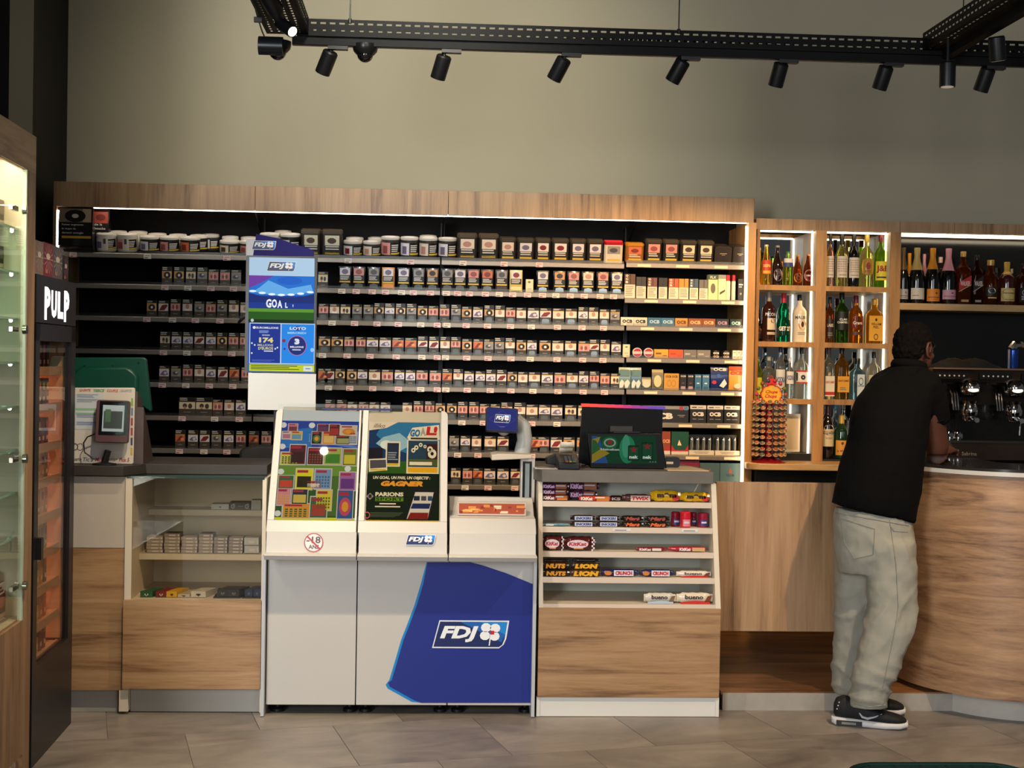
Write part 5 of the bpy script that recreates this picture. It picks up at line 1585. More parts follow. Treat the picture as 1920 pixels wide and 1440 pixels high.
for k, px0 in enumerate((498, 670)):
    M = dframe(px0)
    dsp = MB()
    dsp.prism(rrect(.001, 0, WD - .001, LEN, .035, corners='d' if k == 0 else 'c'), 'y', .012, .05, GW, M)
    par = dsp.build('display_back', term)
    fx0, fx1, fy0, fy1 = .030, WD - (.010 if k == 0 else .030), .055, LEN
    fm = MB()   # raised border round the poster
    fm.prism([(.001, 0), (WD - .001, 0), (WD - .001, fy0), (.001, fy0)], 'y', -.002, .012, GW, M)
    if k == 0:
        fm.prism(rrect(.001, fy0, fx0, LEN, .025, corners='d'), 'y', -.002, .012, GW, M)
        fm.prism([(fx1, fy0), (WD - .001, fy0), (WD - .001, LEN), (fx1, LEN)], 'y', -.002, .012, GW, M)
    else:
        fm.prism([(.001, fy0), (fx0 - .004, fy0), (fx0 - .004, LEN), (.001, LEN)], 'y', -.002, .012, GW, M)
        fm.prism(rrect(fx1, fy0, WD - .001, LEN, .025, corners='c'), 'y', -.002, .012, GW, M)
    fm.build('display_border', term, bevel=.002)
    ps = MB()
    w_, h_ = fx1 - fx0, fy1 - fy0
    P = PR(ps, M @ Vector((fx0, .0112, fy0)), M.to_3x3() @ Vector((1, 0, 0)), M.to_3x3() @ Vector((0, 0, 1)), w_, h_)
    if k == 0:
        E_ = lambda c: em(c, .62)
        P.rect(0, 0, 1, 1, E_('#d8e4ee'), 0)
        P.poly([(x * 1.0, y) for x, y in rrect(.0, .0, 1, .90, .05, corners='ab')], E_('#e8ea1e'), 1)
        P.rect(0, .035, 1, .51, E_('#2c5a2c'), 2); P.rect(0, .36, 1, .50, E_('#6d9a3a'), 2.2); P.rect(.55, .05, .8, .4, E_('#4a7230'), 2.3)
        P.rect(0, .50, 1, .90, E_('#2348b0'), 2); P.poly([(0, .66), (.4, .66), (.4, .84), (0, .80)], E_('#2b7ad0'), 2.4); P.poly([(0, .64), (.5, .70), (1, .645), (1, .67), (.5, .72), (0, .67)], E_('#5f86d8'), 2.4)
        for q in range(4): P.lines(.36 + .03 * q, .70, .38 + .03 * q, .78, 6, E_('#8ab8e8'), 2.6)

        def card(x0, y0, x1, y1, c, c2, style=0):
            def cv(x, y):
                return (x - (65 + (1030 - y) * .073)) / 665, (1030 - y) / 895 * .90
            a, b = cv(x0, y1); d_, e_ = cv(x1, y0)
            gx, gy = (d_ - a) * .07, (e_ - b) * .06; a = max(.005, a - gx); d_ = min(d_ + gx, .995); b -= gy; e_ = min(e_ + gy, .9)
            P.rect(a, b, d_, e_, E_('#d8d0c8'), 3)
            ix, iy = (d_ - a) * .05, (e_ - b) * .05
            P.rect(a + ix, b + iy, d_ - ix, e_ - iy, E_(c), 4)
            W_, H_ = d_ - a, e_ - b
            P.rect(a + .1 * W_, b + .78 * H_, a + .7 * W_, b + .9 * H_, E_('#b03048'), 5)
            if style == 0:
                P.rect(a + .12 * W_, b + .12 * H_, a + .88 * W_, b + .62 * H_, E_(c2), 5)
            elif style == 1:
                for i in range(5):
                    for j in range(4):
                        P.rect(a + (.12 + .16 * i) * W_, b + (.12 + .14 * j) * H_, a + (.22 + .16 * i) * W_, b + (.21 + .14 * j) * H_, E_(c2), 5)
            elif style == 2:
                P.ell(a + .5 * W_, b + .42 * H_, .36 * W_, .30 * H_, E_(c2), 5, 18); P.ell(a + .5 * W_, b + .42 * H_, .2 * W_, .17 * H_, E_('#e8a030'), 6, 12)
        for c in [(180, 165, 262, 235, '#c88a98', '#7a3a50'), (120, 235, 205, 305, '#c8ccd4', '#c07890'), (205, 235, 298, 310, '#d8b850', '#6aa0c8'), (432, 165, 530, 232, '#4c3460', '#8a4a6a', 1), (532, 165, 625, 270, '#5a2430', '#a83838'),
                  (630, 175, 770, 270, '#d8c8a8', '#d88a4a', 2), (380, 235, 468, 345, '#1c2c22', '#4a7a50', 2), (475, 230, 580, 345, '#d88a3a', '#e8c070'), (590, 265, 710, 345, '#3a4020', '#a8a870'), (700, 235, 775, 345, '#c8ccd4', '#3a4a6a', 1),
                  (190, 360, 330, 530, '#5c2434', '#3a1c28'), (345, 385, 480, 530, '#4a2024', '#8a4a44', 1), (485, 385, 635, 530, '#a8b85a', '#3f8a30'), (645, 390, 770, 535, '#6a7a2a', '#d8c83a'), (105, 425, 260, 535, '#d8d060', '#3a4a3a', 1),
                  (90, 635, 225, 745, '#3a6a4a', '#d04a3a'), (240, 575, 388, 750, '#e8e02a', '#26261c'), (400, 575, 545, 745, '#7aa0c8', '#4a6a9a', 1), (330, 680, 455, 738, '#a82434', '#e8d8c0'), (610, 600, 755, 755, '#a86ab0', '#6a348a'),
                  (80, 748, 200, 890, '#d890a0', '#e8a83a', 1), (210, 755, 342, 880, '#2a3442', '#d8c05a'), (410, 760, 545, 930, '#e0d040', '#5a6a2a', 1), (360, 820, 505, 995, '#3a6a4a', '#a84438'), (585, 760, 725, 1000, '#2a5a9a', '#c84a6a', 2), (135, 880, 355, 1000, '#e09a3a', '#2a6a3a', 1)]:
            card(*c)
        for (x, y) in ((140, 178), (385, 178), (130, 375), (118, 600), (685, 568), (92, 965)):
            P.ell((x - (65 + (1030 - y) * .073)) / 665, (1030 - y) / 895 * .90, .042, .026, E_('#e8ecf0'), 6, 14)
    else:
        P.rect(0, 0, 1, 1, mat('#c8c8c4', .6, spec=.08), 0)
        P.poly(rrect(.0, .0, .985, .90, .05, corners='ab'), mat('#c8b020', .6, spec=.08), 1)
        P.poly([(0, .02), (.985, .02), (.985, .5), (0, .5)], mat('#0e1f16', .6, spec=.08), 2)
        P.rect(0, .43, .985, .54, mat('#2c5a22', .6, spec=.08), 2.3); P.rect(0, .52, .985, .90, mat('#17386e', .6, spec=.08), 2)
        P.poly([(.2, .9), (.985, .9), (.985, .66), (.6, .60), (.3, .66), (.1, .78)], mat('#2a74b4', .6, spec=.08), 2.5)
        P.poly([(.42, .80), (.62, .70), (.34, .60), (.10, .70), (.2, .76)], mat('#8ab8dc', .6, spec=.08), 2.8); P.ell(.24, .69, .08, .04, mat('#d0e2f0', .6, spec=.08), 3)
        P.rect(0, .52, .2, .66, mat('#1a1c30', .6, spec=.08), 2.6)
        P.poly([(0, .9), (.40, .9), (.24, .845), (0, .82)], mat('#d4d0cc', .6, spec=.08), 3); P.text('illiko', .06, .845, .22, .885, mat('#4a4448', .6, spec=.08), 4, bold=.0, shear=.3)
        WH = mat('#d8d8d2', .6, spec=.08)
        # GOAL lettering and ticket
        P.poly([(.53, .76), (.60, .85), (.97, .88), (.985, .74), (.55, .735)], WH, 3)
        P.text('GO', .57, .765, .71, .835, mat('#2a74b4', .6, spec=.08), 4, bold=.06, shear=.15); P.text('A', .71, .775, .79, .85, mat('#9aa0a4', .6, spec=.08), 4, bold=.06); P.text('L!', .79, .78, .95, .865, mat('#b82430', .6, spec=.08), 4, bold=.07, shear=.1)
        P.rect(.58, .742, .95, .758, mat('#2c2a20', .6, spec=.08), 4)
        P.rect(.53, .43, .975, .735, WH, 3); P.rect(.55, .49, .955, .73, mat('#23405e', .6, spec=.08), 4); P.rect(.55, .50, .955, .56, mat('#4a5a34', .6, spec=.08), 5); P.rect(.80, .55, .955, .70, mat('#3a1c24', .6, spec=.08), 4.5); P.rect(.55, .44, .955, .485, mat('#d8a820', .6, spec=.08), 4); P.rect(.57, .505, .88, .535, WH, 6)
        for a, b, r in ((.66, .665, .03), (.72, .69, .026), (.78, .675, .022), (.62, .64, .03), (.85, .65, .04), (.88, .61, .06)):
            P.ell(a, b, r, r * .72, WH, 6, 12); P.ell(a, b, r * .4, r * .3, mat('#1c1c20', .6, spec=.08), 7, 6)
        P.rect(.24, .49, .44, .72, WH, 4); P.rect(.26, .52, .42, .705, mat('#23304e', .6, spec=.08), 5); P.rect(.26, .50, .42, .52, mat('#c8b020', .6, spec=.08), 5); P.lines(.27, .54, .41, .62, 4, mat('#8a98b0', .6, spec=.08), 6)
        P.poly([(.02, .44), (.27, .455), (.26, .565), (.01, .555)], WH, 6); P.poly([(.035, .47), (.255, .48), (.245, .55), (.03, .545)], mat('#4a4c5c', .6, spec=.08), 7); P.rect(.04, .452, .25, .466, mat('#c8b020', .6, spec=.08), 7)
        P.text('UN GOAL, UN PARI, UN OBJECTIF :', .08, .37, .86, .405, WH, 4, bold=.04, shear=.2)
        P.text('GAGNER', .19, .315, .76, .362, mat('#d89a3a', .6, spec=.08), 4, bold=.07, shear=.3)
        P.text('PARIONS', .12, .225, .50, .262, WH, 4, bold=.05); P.rect(.12, .182, .50, .218, mat('#5c8a2a', .6, spec=.08), 4); P.text('SPORT', .13, .186, .49, .214, mat('#16281a', .6, spec=.08), 5, bold=.02, space=1.1)
        P.poly([(.0, .225), (.05, .255), (.10, .225), (.05, .192)], mat('#8a8a92', .6, spec=.08), 4); P.rect(.03, .21, .07, .24, mat('#2a2a34', .6, spec=.08), 5)
        P.rect(.18, .155, .40, .166, WH, 4); P.rect(.12, .130, .46, .141, WH, 4)
        P.lines(.06, .04, .5, .085, 4, mat('#4a5a50', .6, spec=.08), 4); P.ring(.02, .06, .04, .03, .3, mat('#c06070', .6, spec=.08), 4)
        P.poly([(.52, .02), (.64, .29), (.70, .30), (.96, .29), (.86, .02)], mat('#1a1c26', .6, spec=.08), 4)
        P.poly([(.55, .03), (.66, .265), (.91, .265), (.83, .03)], mat('#c8ccd4', .6, spec=.08), 5); P.rect(.64, .19, .72, .23, mat('#1c2c4a', .6, spec=.08), 6); P.rect(.74, .19, .81, .23, mat('#4a4a58', .6, spec=.08), 6); P.rect(.83, .19, .89, .23, mat('#2c4c7a', .6, spec=.08), 6)
        P.poly([(.60, .12), (.63, .165), (.87, .165), (.85, .12)], mat('#1c2c6a', .6, spec=.08), 6); P.poly([(.56, .03), (.60, .085), (.84, .085), (.83, .03)], mat('#7a2020', .6, spec=.08), 6)
    ps.build('poster', par)
    gm = MB(); gm.box(fx0, fx1, .002, .005, fy0, fy1 + .012, PANE, M); gm.build('clear_cover', par)
# navy ticket rail and clear clip above the displays
m = MB(); a, b, c, d = rect(604, 766, 735, 769, 6.22); m.box(a, b, 6.21, 6.25, c, d, NAVYD); m.build('ticket_rail', term)
m = MB(); a, b, c, d = rect(522, 758, 755, 775, 6.23); m.box(a, b, 6.225, 6.229, c, d, ACR); m.build('clear_clip', term)

# right bay: ticket well, arm and customer screen
x0, x1 = XX(843, 5.9, 990), XX(1005, 5.9, 990)
m = MB()
zt0 = ZZ(1000, 5.872, 750)
m.prism([(5.876, zt0), (YT + .36, zt0), (YT + .36, ZZ(932, 6.3, 900)), (6.12, ZZ(932, 6.12, 900)), (6.02, ZZ(966, 6.02, 900)), (5.93, ZZ(972, 5.93, 900)), (5.90, ZZ(985, 5.9, 900))][::-1], 'x', x0, x1, GW)
m.build('console_body', term, bevel=.003)
wx0, wx1 = XX(858, 6.0, 950), XX(986, 6.0, 950)
tw = MB(); tw.box(wx0, wx1, 5.995, 6.01, ZZ(966, 6.0, 920), ZZ(941, 6.0, 920), mat('#c9b8a8', .3)); q = tw.build('ticket_well', term)
tk = MB(); rr_ = random.Random(4)
P = PR(tk, (wx0 + .006, 5.9945, ZZ(963, 6.0, 920)), (1, 0, 0), (0, 0, 1), wx1 - wx0 - .012, ZZ(944, 6.0, 920) - ZZ(963, 6.0, 920))
P.rect(0, 0, 1, 1, mat('#a84a2c', .35), 1)
for i in range(26):
    a = rr_.random() * .93; b = rr_.random() * .7
    P.rect(a, b, a + .03 + rr_.random() * .1, b + .1 + rr_.random() * .2, mat(rr_.choice(['#d88a3a', '#e8b060', '#8a2a24', '#e0d0b0', '#c04a2c']), .35), 2 + rr_.random())
tk.build('ticket_print', q)
m = MB(); a, b, c, d = rect(975, 864, 1001, 940, 6.22)
for xx0, xx1 in ((a, a + .008), (b - .012, b)): m.box(xx0, xx1, 6.18, 6.24, c, d, GW)
m.box(a, b, 6.18, 6.24, d, d + .012, GW); m.box(a + .008, b - .012, 6.21, 6.24, c, d, mat('#2a2e30', .4)); m.build('arm_frame', term)
m = MB(); m.box(a + .020, b - .022, 6.19, 6.212, c + .02, d - .01, mat('#8e9698', .35)); m.build('arm_slot', term)
a, b, c, d = rect(921, 851, 997, 862, 6.15)
m = MB(); m.prism([(a, d - .004), (a + .03, d + .002), (b, d), (b, c + .008), (a, c - .002)][::-1], 'y', 6.12, 6.30, IVORY); m.build('arm_shelf', term, bevel=.004)
m = MB()
pts = [at(x, y, 6.24) for x, y in ((978, 853), (984, 825), (981, 800), (966, 786))]
m.tube(pts, [.036, .034, .034, .03], mat('#a7aaa8', .4), 14, sy=.8); m.build('arm_neck', term)
U = Vector((1, .12, -.045)).normalized(); V = Vector((.16, .30, 1)); V = (V - U * V.dot(U)).normalized(); W_ = V.cross(U)
M = Matrix((U, W_, V)).transposed().to_4x4(); M.translation = at(912, 807, 6.12)
ws, hs = (XX(972, 6.12) - XX(912, 6.12)), .105
m = MB(); m.prism(rrect(0, 0, ws, hs, .006, 3), 'y', 0, .03, mat('#1c2650', .3), M)
sc = m.build('customer_screen', term)
m = MB(); P = PR(m, M @ Vector((.006, 0, .008)), U, V, ws - .014, hs - .016)
P.rect(0, 0, 1, 1, em('#2c3488', .5), 1); P.ring(.5, .5, .47, .45, .03, em('#6a78c0', .3), 2, 4); P.rect(.4, .12, .6, .15, em('#8090d0', .4), 2)
fdj(PR(m, P.p(.22, .34, 0), U, V), 0, 0, ws * .52, hs * .34, 3)
m.build('screen_image', sc)
m = MB(); m.ball(M @ Vector((ws * .62, .05, hs * .35)), (.035, .03, .045), mat('#9a9c9a', .4), 14, 8); m.build('screen_back_shell', term)

# ---------------------------------------------------------------- upright lottery screen on its post
YD = 6.66
a, b, c, d = rect(460, 480, 593, 699, YD)
M = Matrix.Translation((a, YD, c))
W0, H0 = b - a, d - c
tower = thing('lottery_screen', 'upright lottery advertising screen with purple topper and white lower board', 'screen', ((a + b) / 2, YD + .03, .62))
m = MB(); m.prism(rrect(0, 0, W0, H0, .006, 3), 'y', 0, .035, mat('#121316', .3), M); sf = m.build('screen_frame', tower)
m = MB()
P = PR(m, M @ Vector((0, 0, 0)), (1, 0, 0), (0, 0, 1), W0, H0)
e = lambda c_, s=.95: em(c_, s)
SX0, SX1 = .045, .965
P.rect(SX0, .005, SX1, .985, e('#1b54b0'), 1)
P.rect(SX0, .83, SX1, .985, e('#a8c4dc'), 2)
fdj(PR(m, P.p(.29, .868, 0), (1, 0, 0), (0, 0, 1)), 0, 0, W0 * .42, H0 * .085, 3)
P.rect(SX0, .425, SX1, .83, e('#16348c'), 2)
P.rect(SX0, .66, SX1, .83, e('#1f6cc8'), 3); P.poly([(SX0, .83), (.40, .83), (.22, .77), (SX0, .72)], e('#6a3a9a'), 4)
P.poly([(.32, .79), (.6, .72), (.92, .76), (.95, .70), (.5, .655), (.1, .69), (.2, .73)], e('#5fa4e0'), 5); P.ell(.62, .79, .18, .035, e('#1b5cc0'), 6)
for k in range(7): P.ell(.10 + .135 * k, .695 - .028 * math.sin(k / 6 * math.pi), .052, .010, e('#dceaf6', 1.0), 7, 10)
P.poly([(SX0, .68), (.3, .645), (.7, .645), (SX1, .68), (SX1, .60), (SX0, .60)], e('#12296e'), 6.5)
for k, (t, x_, y_, w_, h_) in enumerate((('G', .29, .555, .075, .075), ('O', .37, .555, .075, .075), ('A', .45, .555, .07, .065), ('L', .56, .557, .035, .045), ('!', .665, .565, .012, .022))):
    P.text(t, x_, y_, x_ + w_, y_ + h_, e('#e8eef4', .9), 8, bold=.04)
P.rect(SX0, .425, SX1, .55, e('#2c6a1c', .5), 7); P.rect(SX0, .52, SX1, .548, e('#6aa83a', .6), 7.5); P.rect(SX0, .425, SX1, .455, e('#1c3a20', .4), 7.5); P.ell(.10, .445, .022, .014, e('#b8c4c8'), 8)
P.rect(SX0 + .02, .075, .985, .425, e('#b8cce4'), 8)
P.rect(SX0 + .03, .082, .50, .418, e('#16308a'), 9); P.rect(.515, .082, .975, .418, e('#1f80dc'), 9)
wh = e('#e4e8f0', .8)
P.text('EUROMILLIONS', .16, .375, .47, .392, wh, 10, bold=.03); P.ell(.13, .384, .022, .012, wh, 10); P.lines(.2, .335, .38, .36, 3, e('#8aa0d0'), 10); P.text('VENDREDI', .24, .315, .35, .325, wh, 10)
P.text('174', .20, .255, .40, .30, e('#d8cc8a', .9), 10, bold=.05); P.text('MILLIONS', .18, .225, .40, .245, e('#b8b48a'), 10, bold=.02); P.text("D'EUROS", .19, .195, .40, .22, e('#c8c48a'), 10, bold=.03); P.rect(.27, .18, .40, .188, wh, 10)
P.lines(.1, .09, .45, .11, 2, e('#4a62b0'), 10)
for x_, y_ in ((.10, .25), (.14, .235), (.46, .215), (.43, .205), (.10, .165)): P.ell(x_, y_, .012, .008, wh, 10, 8)
P.text('LOTO', .63, .37, .86, .395, wh, 10, bold=.04); P.ell(.745, .383, .05, .02, e('#16308a'), 9.5); P.text('MERCREDI', .60, .335, .86, .352, e('#a8d0f4'), 10)
P.ell(.735, .235, .135, .085, e('#c05a80'), 10, 28); P.ell(.735, .235, .127, .080, e('#142a72'), 11, 28)
P.text('3', .70, .245, .77, .295, wh, 12, bold=.08); P.text('MILLIONS', .64, .215, .83, .232, wh, 12, bold=.03); P.rect(.67, .195, .79, .203, wh, 12)
P.ell(.55, .275, .026, .015, e('#7a2a4a'), 10); P.ell(.56, .205, .015, .01, e('#1a3c9a'), 10); P.ell(.95, .20, .025, .018, e('#8ac0f0'), 10)
P.rect(SX0 + .02, .012, .985, .07, e('#b4c41e'), 9); P.lines(.09, .02, .78, .062, 3, e('#5a6a1a', .3), 10, fill=.45); P.rect(.83, .018, .96, .06, e('#c8d4dc'), 10); P.rect(.86, .035, .93, .042, e('#5a6a74'), 11)
m.build('screen_image', sf)
m = MB()
tp = [(474, 479), (480, 438), (488, 440), (520, 446), (545, 455), (580, 466), (588, 470), (588, 480)]
m.prism([((lambda v: (v.x, v.z))(at(x, y, YD))) for x, y in tp][::-1], 'y', YD + .008, YD + .02, mat('#1d1069', .5, spec=.2), None)
m.prism([((lambda v: (v.x, v.z))(at(x, y, YD))) for x, y in ((461, 480), (461, 448), (479, 448), (474, 480))][::-1], 'y', YD + .008, YD + .019, mat('#d8d8da', .4))
fdj(PR(m, at(472, 468, YD + .0075), (1, 0, 0), (0, 0, 1)), 0, 0, XX(518, YD) - XX(472, YD), .042, 1)
m.build('purple_topper', tower)
m = MB(); a2, b2, c2, d2 = rect(465, 700, 592, 769, YD); m.box(a2, b2, YD + .002, YD + .012, c2, d2, mat('#dcdddd', .18, coat=.6)); m.build('white_board', tower)
m = MB(); xm = (a + b) / 2; m.box(xm - .03, xm + .03, YD + .035, YD + .075, .62, d - .1, BLACKM); m.box(xm - .12, xm + .12, YD + .0, YD + .08, .61, .63, BLACKM); m.build('post', tower)
m = MB(); m.box(xm - .14, xm + .14, YD - .09, YD + .10, 0, .61, mat('#2c2c2e', .6)); m.build('pedestal', tower)
m = MB(); m.tube([at(459, 595, YD + .02), at(452, 600, YD + .02), at(447, 605, YD + .03)], [.004, .008, .006], BLACKM, 8); m.build('cable_grip', tower)

# ================================================================ display counter with glass case, left of the terminal
YL = 5.98
lc_ = thing('display_counter', 'oak and white sales counter with glazed display case and dark worktop', 'counter', (XX(315, YL), 6.25, 0))
zt1 = ZZ(874, YL, 315)
xa, xb, xc_, xd_ = XX(120, YL, 1100), XX(234, YL, 1100), XX(248, YL, 1000), XX(492, YL, 1100)
zs = ZZ(895, YL, 315)
def zz(y, Y=YL, x=315): return ZZ(y, Y, x)
m = MB(); m.box(xa, xb - .002, YL, YL + .02, zz(1027, x=185), zs, mat('#bdb3a6', .45, noise=.02)); m.build('upper_panel', lc_)
m = MB(); m.box(xa, xb - .002, YL, YL + .02, zz(1294, x=185), zz(1028, x=185), OAKH); m.build('oak_panel', lc_)
m = MB(); m.box(xa, XX(222, YL + .06, 1310), YL + .05, YL + .06, 0, zz(1294, x=185), mat('#a7a39b', .5)); m.build('plinth', lc_)
m = MB(); m.box(XX(223, YL, 1310), XX(240, YL, 1310), YL, YL + .5, .012, zz(1294), CREAM); m.build('foot_panel', lc_)
m = MB(); m.box(xb, xd_, YL - .03, YL - .010, zz(1292, YL - .03), zz(1126, YL - .03), OAKH); m.build('oak_panel', lc_, bevel=.001)
m = MB(); m.box(XX(241, YL, 1310), XX(488, YL, 1310), YL + .04, YL + .05, 0.003, zz(1292), mat('#aba69c', .5)); m.build('plinth', lc_)
m = MB(); m.box(xb, xc_, YL - .01, YL + .50, zz(1292), zs, CREAM); m.build('side_panel', lc_)
m = MB(); m.box(xd_ - .004, xd_ + .012, YL - .01, YL + .50, .012, zs, CREAM); m.build('side_panel', lc_)
zfl = zz(1125, YL - .01)
m = MB(); m.box(xc_, xd_, YL - .008, YL + .48, zfl - .02, zfl, CREAM); m.build('case_floor', lc_)
m = MB(); m.box(xa, xd_, YL + .48, YL + .50, .02, zs, CREAM); m.build('back_panel', lc_)
shY = {1: 6.20, 2: 6.13}
shz = {1: ZZ(955, 6.34 - .0, 380), 2: ZZ(1039, 6.13, 380)}
for k, (yf, zk_) in {1: (6.32, shz[1]), 2: (6.13, shz[2])}.items():
    m = MB(); m.box(xc_, xd_ - .004, yf, YL + .48, zk_ - .025, zk_, CREAM); m.build('shelf', lc_)
m = MB(); m.box(xc_, xd_, YL - .006, YL - .001, zfl, zs - .004, PANE); m.build('front_glass', lc_)
m = MB(); m.box(xb + .004, xd_ + .004, YL - .012, YL + .12, zs - .004, zs + .004, mat('#2f4d48', .1, trans=.3)); m.build('glass_top', lc_)
m = MB()
m.prism([(xa, YL - .03), (XX(236, YL), YL - .03), (XX(268, YL), YL + .10), (xd_ + .0, YL + .12), (xd_ + .0, YL + .56), (xa, YL + .56)], 'z', zs + .005, zt1, CONCD)
m.build('worktop', lc_, bevel=.002)
# flat cigar boxes on the middle shelf of the glass case
Ysh = 6.15
stk = [(275, 306, 5, 'a'), (308, 338, 6, 'a'), (340, 371, 5, 'a'), (373, 400, 6, 'a'), (401, 427, 5, 'b'), (429, 456, 5, 'b'), (458, 486, 2, 'c')]
for si, (p0, p1, n, st) in enumerate(stk):
    X0, X1 = XX(p0, Ysh, 1020), XX(p1, Ysh, 1020)
    th = .0135 if st != 'c' else .034
    for i in range(n):
        j = (random.random() - .5) * .003
        m = MB()
        z0 = shz[2] + .001 + i * (th + .0004)
        c = {'a': '#a89a92', 'b': '#94898a', 'c': '#b8bcc0'}[st]
        if i == n - 1 and n == 6: c = '#8a7c78'
        m.box(X0 + j, X1 + j - .002, Ysh, Ysh + .085, z0, z0 + th, mat(c, .35))
        P = PR(m, (X0 + j, Ysh, z0), (1, 0, 0), (0, 0, 1), X1 - X0, th)
        P.rect(.3, .3, .7, .65, mat('#d0c8c4', .4)); P.rect(0, .0, 1, .1, mat('#5c5250', .4))
        P.rect(.86, .2, .93, .8, mat('#d8d0cc', .4))
        if i == n - 1:
            P = PR(m, (X0 + j, Ysh, z0 + th), (1, 0, 0), (0, 1, 0), X1 - X0, .085)
            P.rect(.1, .12, .9, .88, mat('#3c3836' if n == 6 else '#c8bcb8', .4))
        lab = '%s flat cigar box, %s stack from the cream post, %s from its top' % ('silver' if st == 'c' else 'grey', ORD[si], ORD[n - 1 - i])
        tag(m.build('cigar_box', off=((X0 + X1) / 2, Ysh, z0)), lab, 'box', 'stacked boxes on the middle shelf of the glass case')
for i, (x0, y0, x1, y1, c, l) in enumerate([(396, 944, 430, 954, '#c4c8c8', 'low white box on the upper shelf of the glass case'), (431, 940, 470, 954, '#1d1e20', 'black box with white scroll pattern on the upper glass case shelf'), (471, 936, 490, 954, '#a8a8a0', 'grey square box beside the black scroll pattern box')]):
    a, b, c_, d = rect(x0, y0, x1, y1, 6.335)
    m = MB(); m.box(a, b - .002, 6.335, 6.40, shz[1] + .001, shz[1] + .001 + d - c_, mat(c, .4))
    P = PR(m, (a, 6.335, shz[1] + .001), (1, 0, 0), (0, 0, 1), b - a, d - c_)
    if i == 0: P.rect(.45, .3, .55, .6, mat('#5a6068'))
    if i == 1:
        for q in (.05, .72): P.ring(q + .1, .45, .09, .3, .3, mat('#c8c8c8')); P.ring(q + .14, .6, .05, .2, .3, mat('#c8c8c8'))
        P.rect(.38, .4, .66, .5, mat('#8a8a88'))
    tag(m.build('box', off=((a + b) / 2, 6.335, shz[1])), l, 'box')
for i, (x0, y0, x1, c, tc, l) in enumerate([(263, 1106, 286, '#1f5c3c', '#c8d8c8', 'green small box on the floor of the glass case'), (292, 1106, 312, '#7c1622', '#e0c8c8', 'dark red small box beside the yellow one in the glass case'), (312, 1106, 332, '#d8a818', '#8a5a10', 'yellow small box in the glass case'),
                                            (333, 1119, 356, '#b8ae9c', '#5a5248', 'low cream box beside the yellow box in glass case'), (358, 1105, 386, '#c9c2b6', '#3a3632', 'white small box with dark sign in the glass case'), (407, 1104, 428, '#1a1a1e', '#8a8a8a', 'first black small box in the dark tray of glass case'),
                                            (428, 1104, 449, '#1b1b20', '#8a8a8a', 'second black small box beside the empty tray part of glass case'), (459, 1103, 474, '#1c2850', '#6a7ab0', 'first navy small box in the glass case'), (475, 1103, 489, '#1c2a58', '#6a7ab0', 'second navy small box at the terminal end of glass case')]):
    a, b, c_, d = rect(x0, y0, x1, 1124, 6.03)
    h_ = max(.014, (d - c_) * .62 if y0 < 1110 else d - c_)
    m = MB(); sk = .03
    z0 = zfl + .001 + (.006 if i in (5, 6, 7, 8) else 0)
    vs = [(a, 6.03, z0), (b - .001, 6.03, z0), (b - .001, 6.03, z0 + h_), (a, 6.03, z0 + h_), (a + sk, 6.13, z0), (b + sk, 6.13, z0), (b + sk, 6.13, z0 + h_), (a + sk, 6.13, z0 + h_)]
    m.add(vs, [(0, 1, 2, 3), (5, 4, 7, 6), (3, 2, 6, 7), (1, 5, 6, 2), (4, 0, 3, 7), (4, 5, 1, 0)], mat(c, .35))
    P = PR(m, (a, 6.03, z0), (1, 0, 0), (0, 0, 1), b - a, h_); P.rect(.35, .35, .65, .6, mat(tc)); P.rect(.45, .2, .55, .6, mat(tc))
    P.rect(0, 0, 1, .05, mat('#2c2826'))
    tag(m.build('small_box', off=((a + b) / 2, 6.03, z0)), l, 'box', 'small boxes on the floor of the glass case')
for (x0, x1, l) in ((400, 452, 'flat black tray under the black boxes in the glass case'), (453, 490, 'flat black tray under the navy boxes in the glass case')):
    m = MB(); a, b = XX(x0, 6.02, 1120), XX(x1, 6.02, 1120); m.box(a, b - .002, 6.02, 6.17, zfl + .0005, zfl + .006, mat('#141416', .4)); m.box(a, b - .002, 6.165, 6.17, zfl + .006, zfl + .02, mat('#141416', .4))
    tag(m.build('tray', off=((a + b) / 2, 6.02, zfl)), l, 'tray', 'black trays in the glass case')

# green lottery terminal seen from behind
YGn = 6.36
GN = mat('#084437', .4, noise=.06, scale=4)
a, b, c, d = rect(150, 672, 275, 772, YGn)
gt = thing('green_terminal', 'dark green plastic point of sale terminal seen from behind', 'terminal', ((a + b) / 2, YGn + .05, zt1))
o = [(132, 770), (132, 675), (140, 670), (268, 670), (274, 674), (284, 768), (282, 772), (240, 742), (230, 772)]
m = MB(); m.prism([((lambda v: (v.x, v.z))(at(x, y, YGn))) for x, y in o][::-1], 'y', YGn, YGn + .03, GN); m.build('screen_shell', gt, bevel=.004)
m = MB(); o = [(136, 772), (136, 700), (150, 688), (236, 687), (248, 694), (258, 705), (256, 772)]
m.prism([((lambda v: (v.x, v.z))(at(x, y, YGn - .04))) for x, y in o][::-1], 'y', YGn - .035, YGn, GN); m.build('rear_housing', gt, bevel=.012)
m = MB(); o = [(140, 868), (140, 760), (240, 760), (262, 868)]
m.prism([((lambda v: (v.x, v.z))(at(x, y, YGn))) for x, y in o][::-1], 'y', YGn - .02, YGn + .06, mat('#232526', .4)); m.build('stand', gt)
m = MB()
for x_ in (159, 212, 260): m.lathe([(.004, 0), (.004, .002)], 8, K1, Matrix.Translation(at(x_, 686 - (x_ > 230) * 6, YGn - .001)) @ Matrix.Rotation(R(90), 4, 'X'))
m.build('screw', gt)

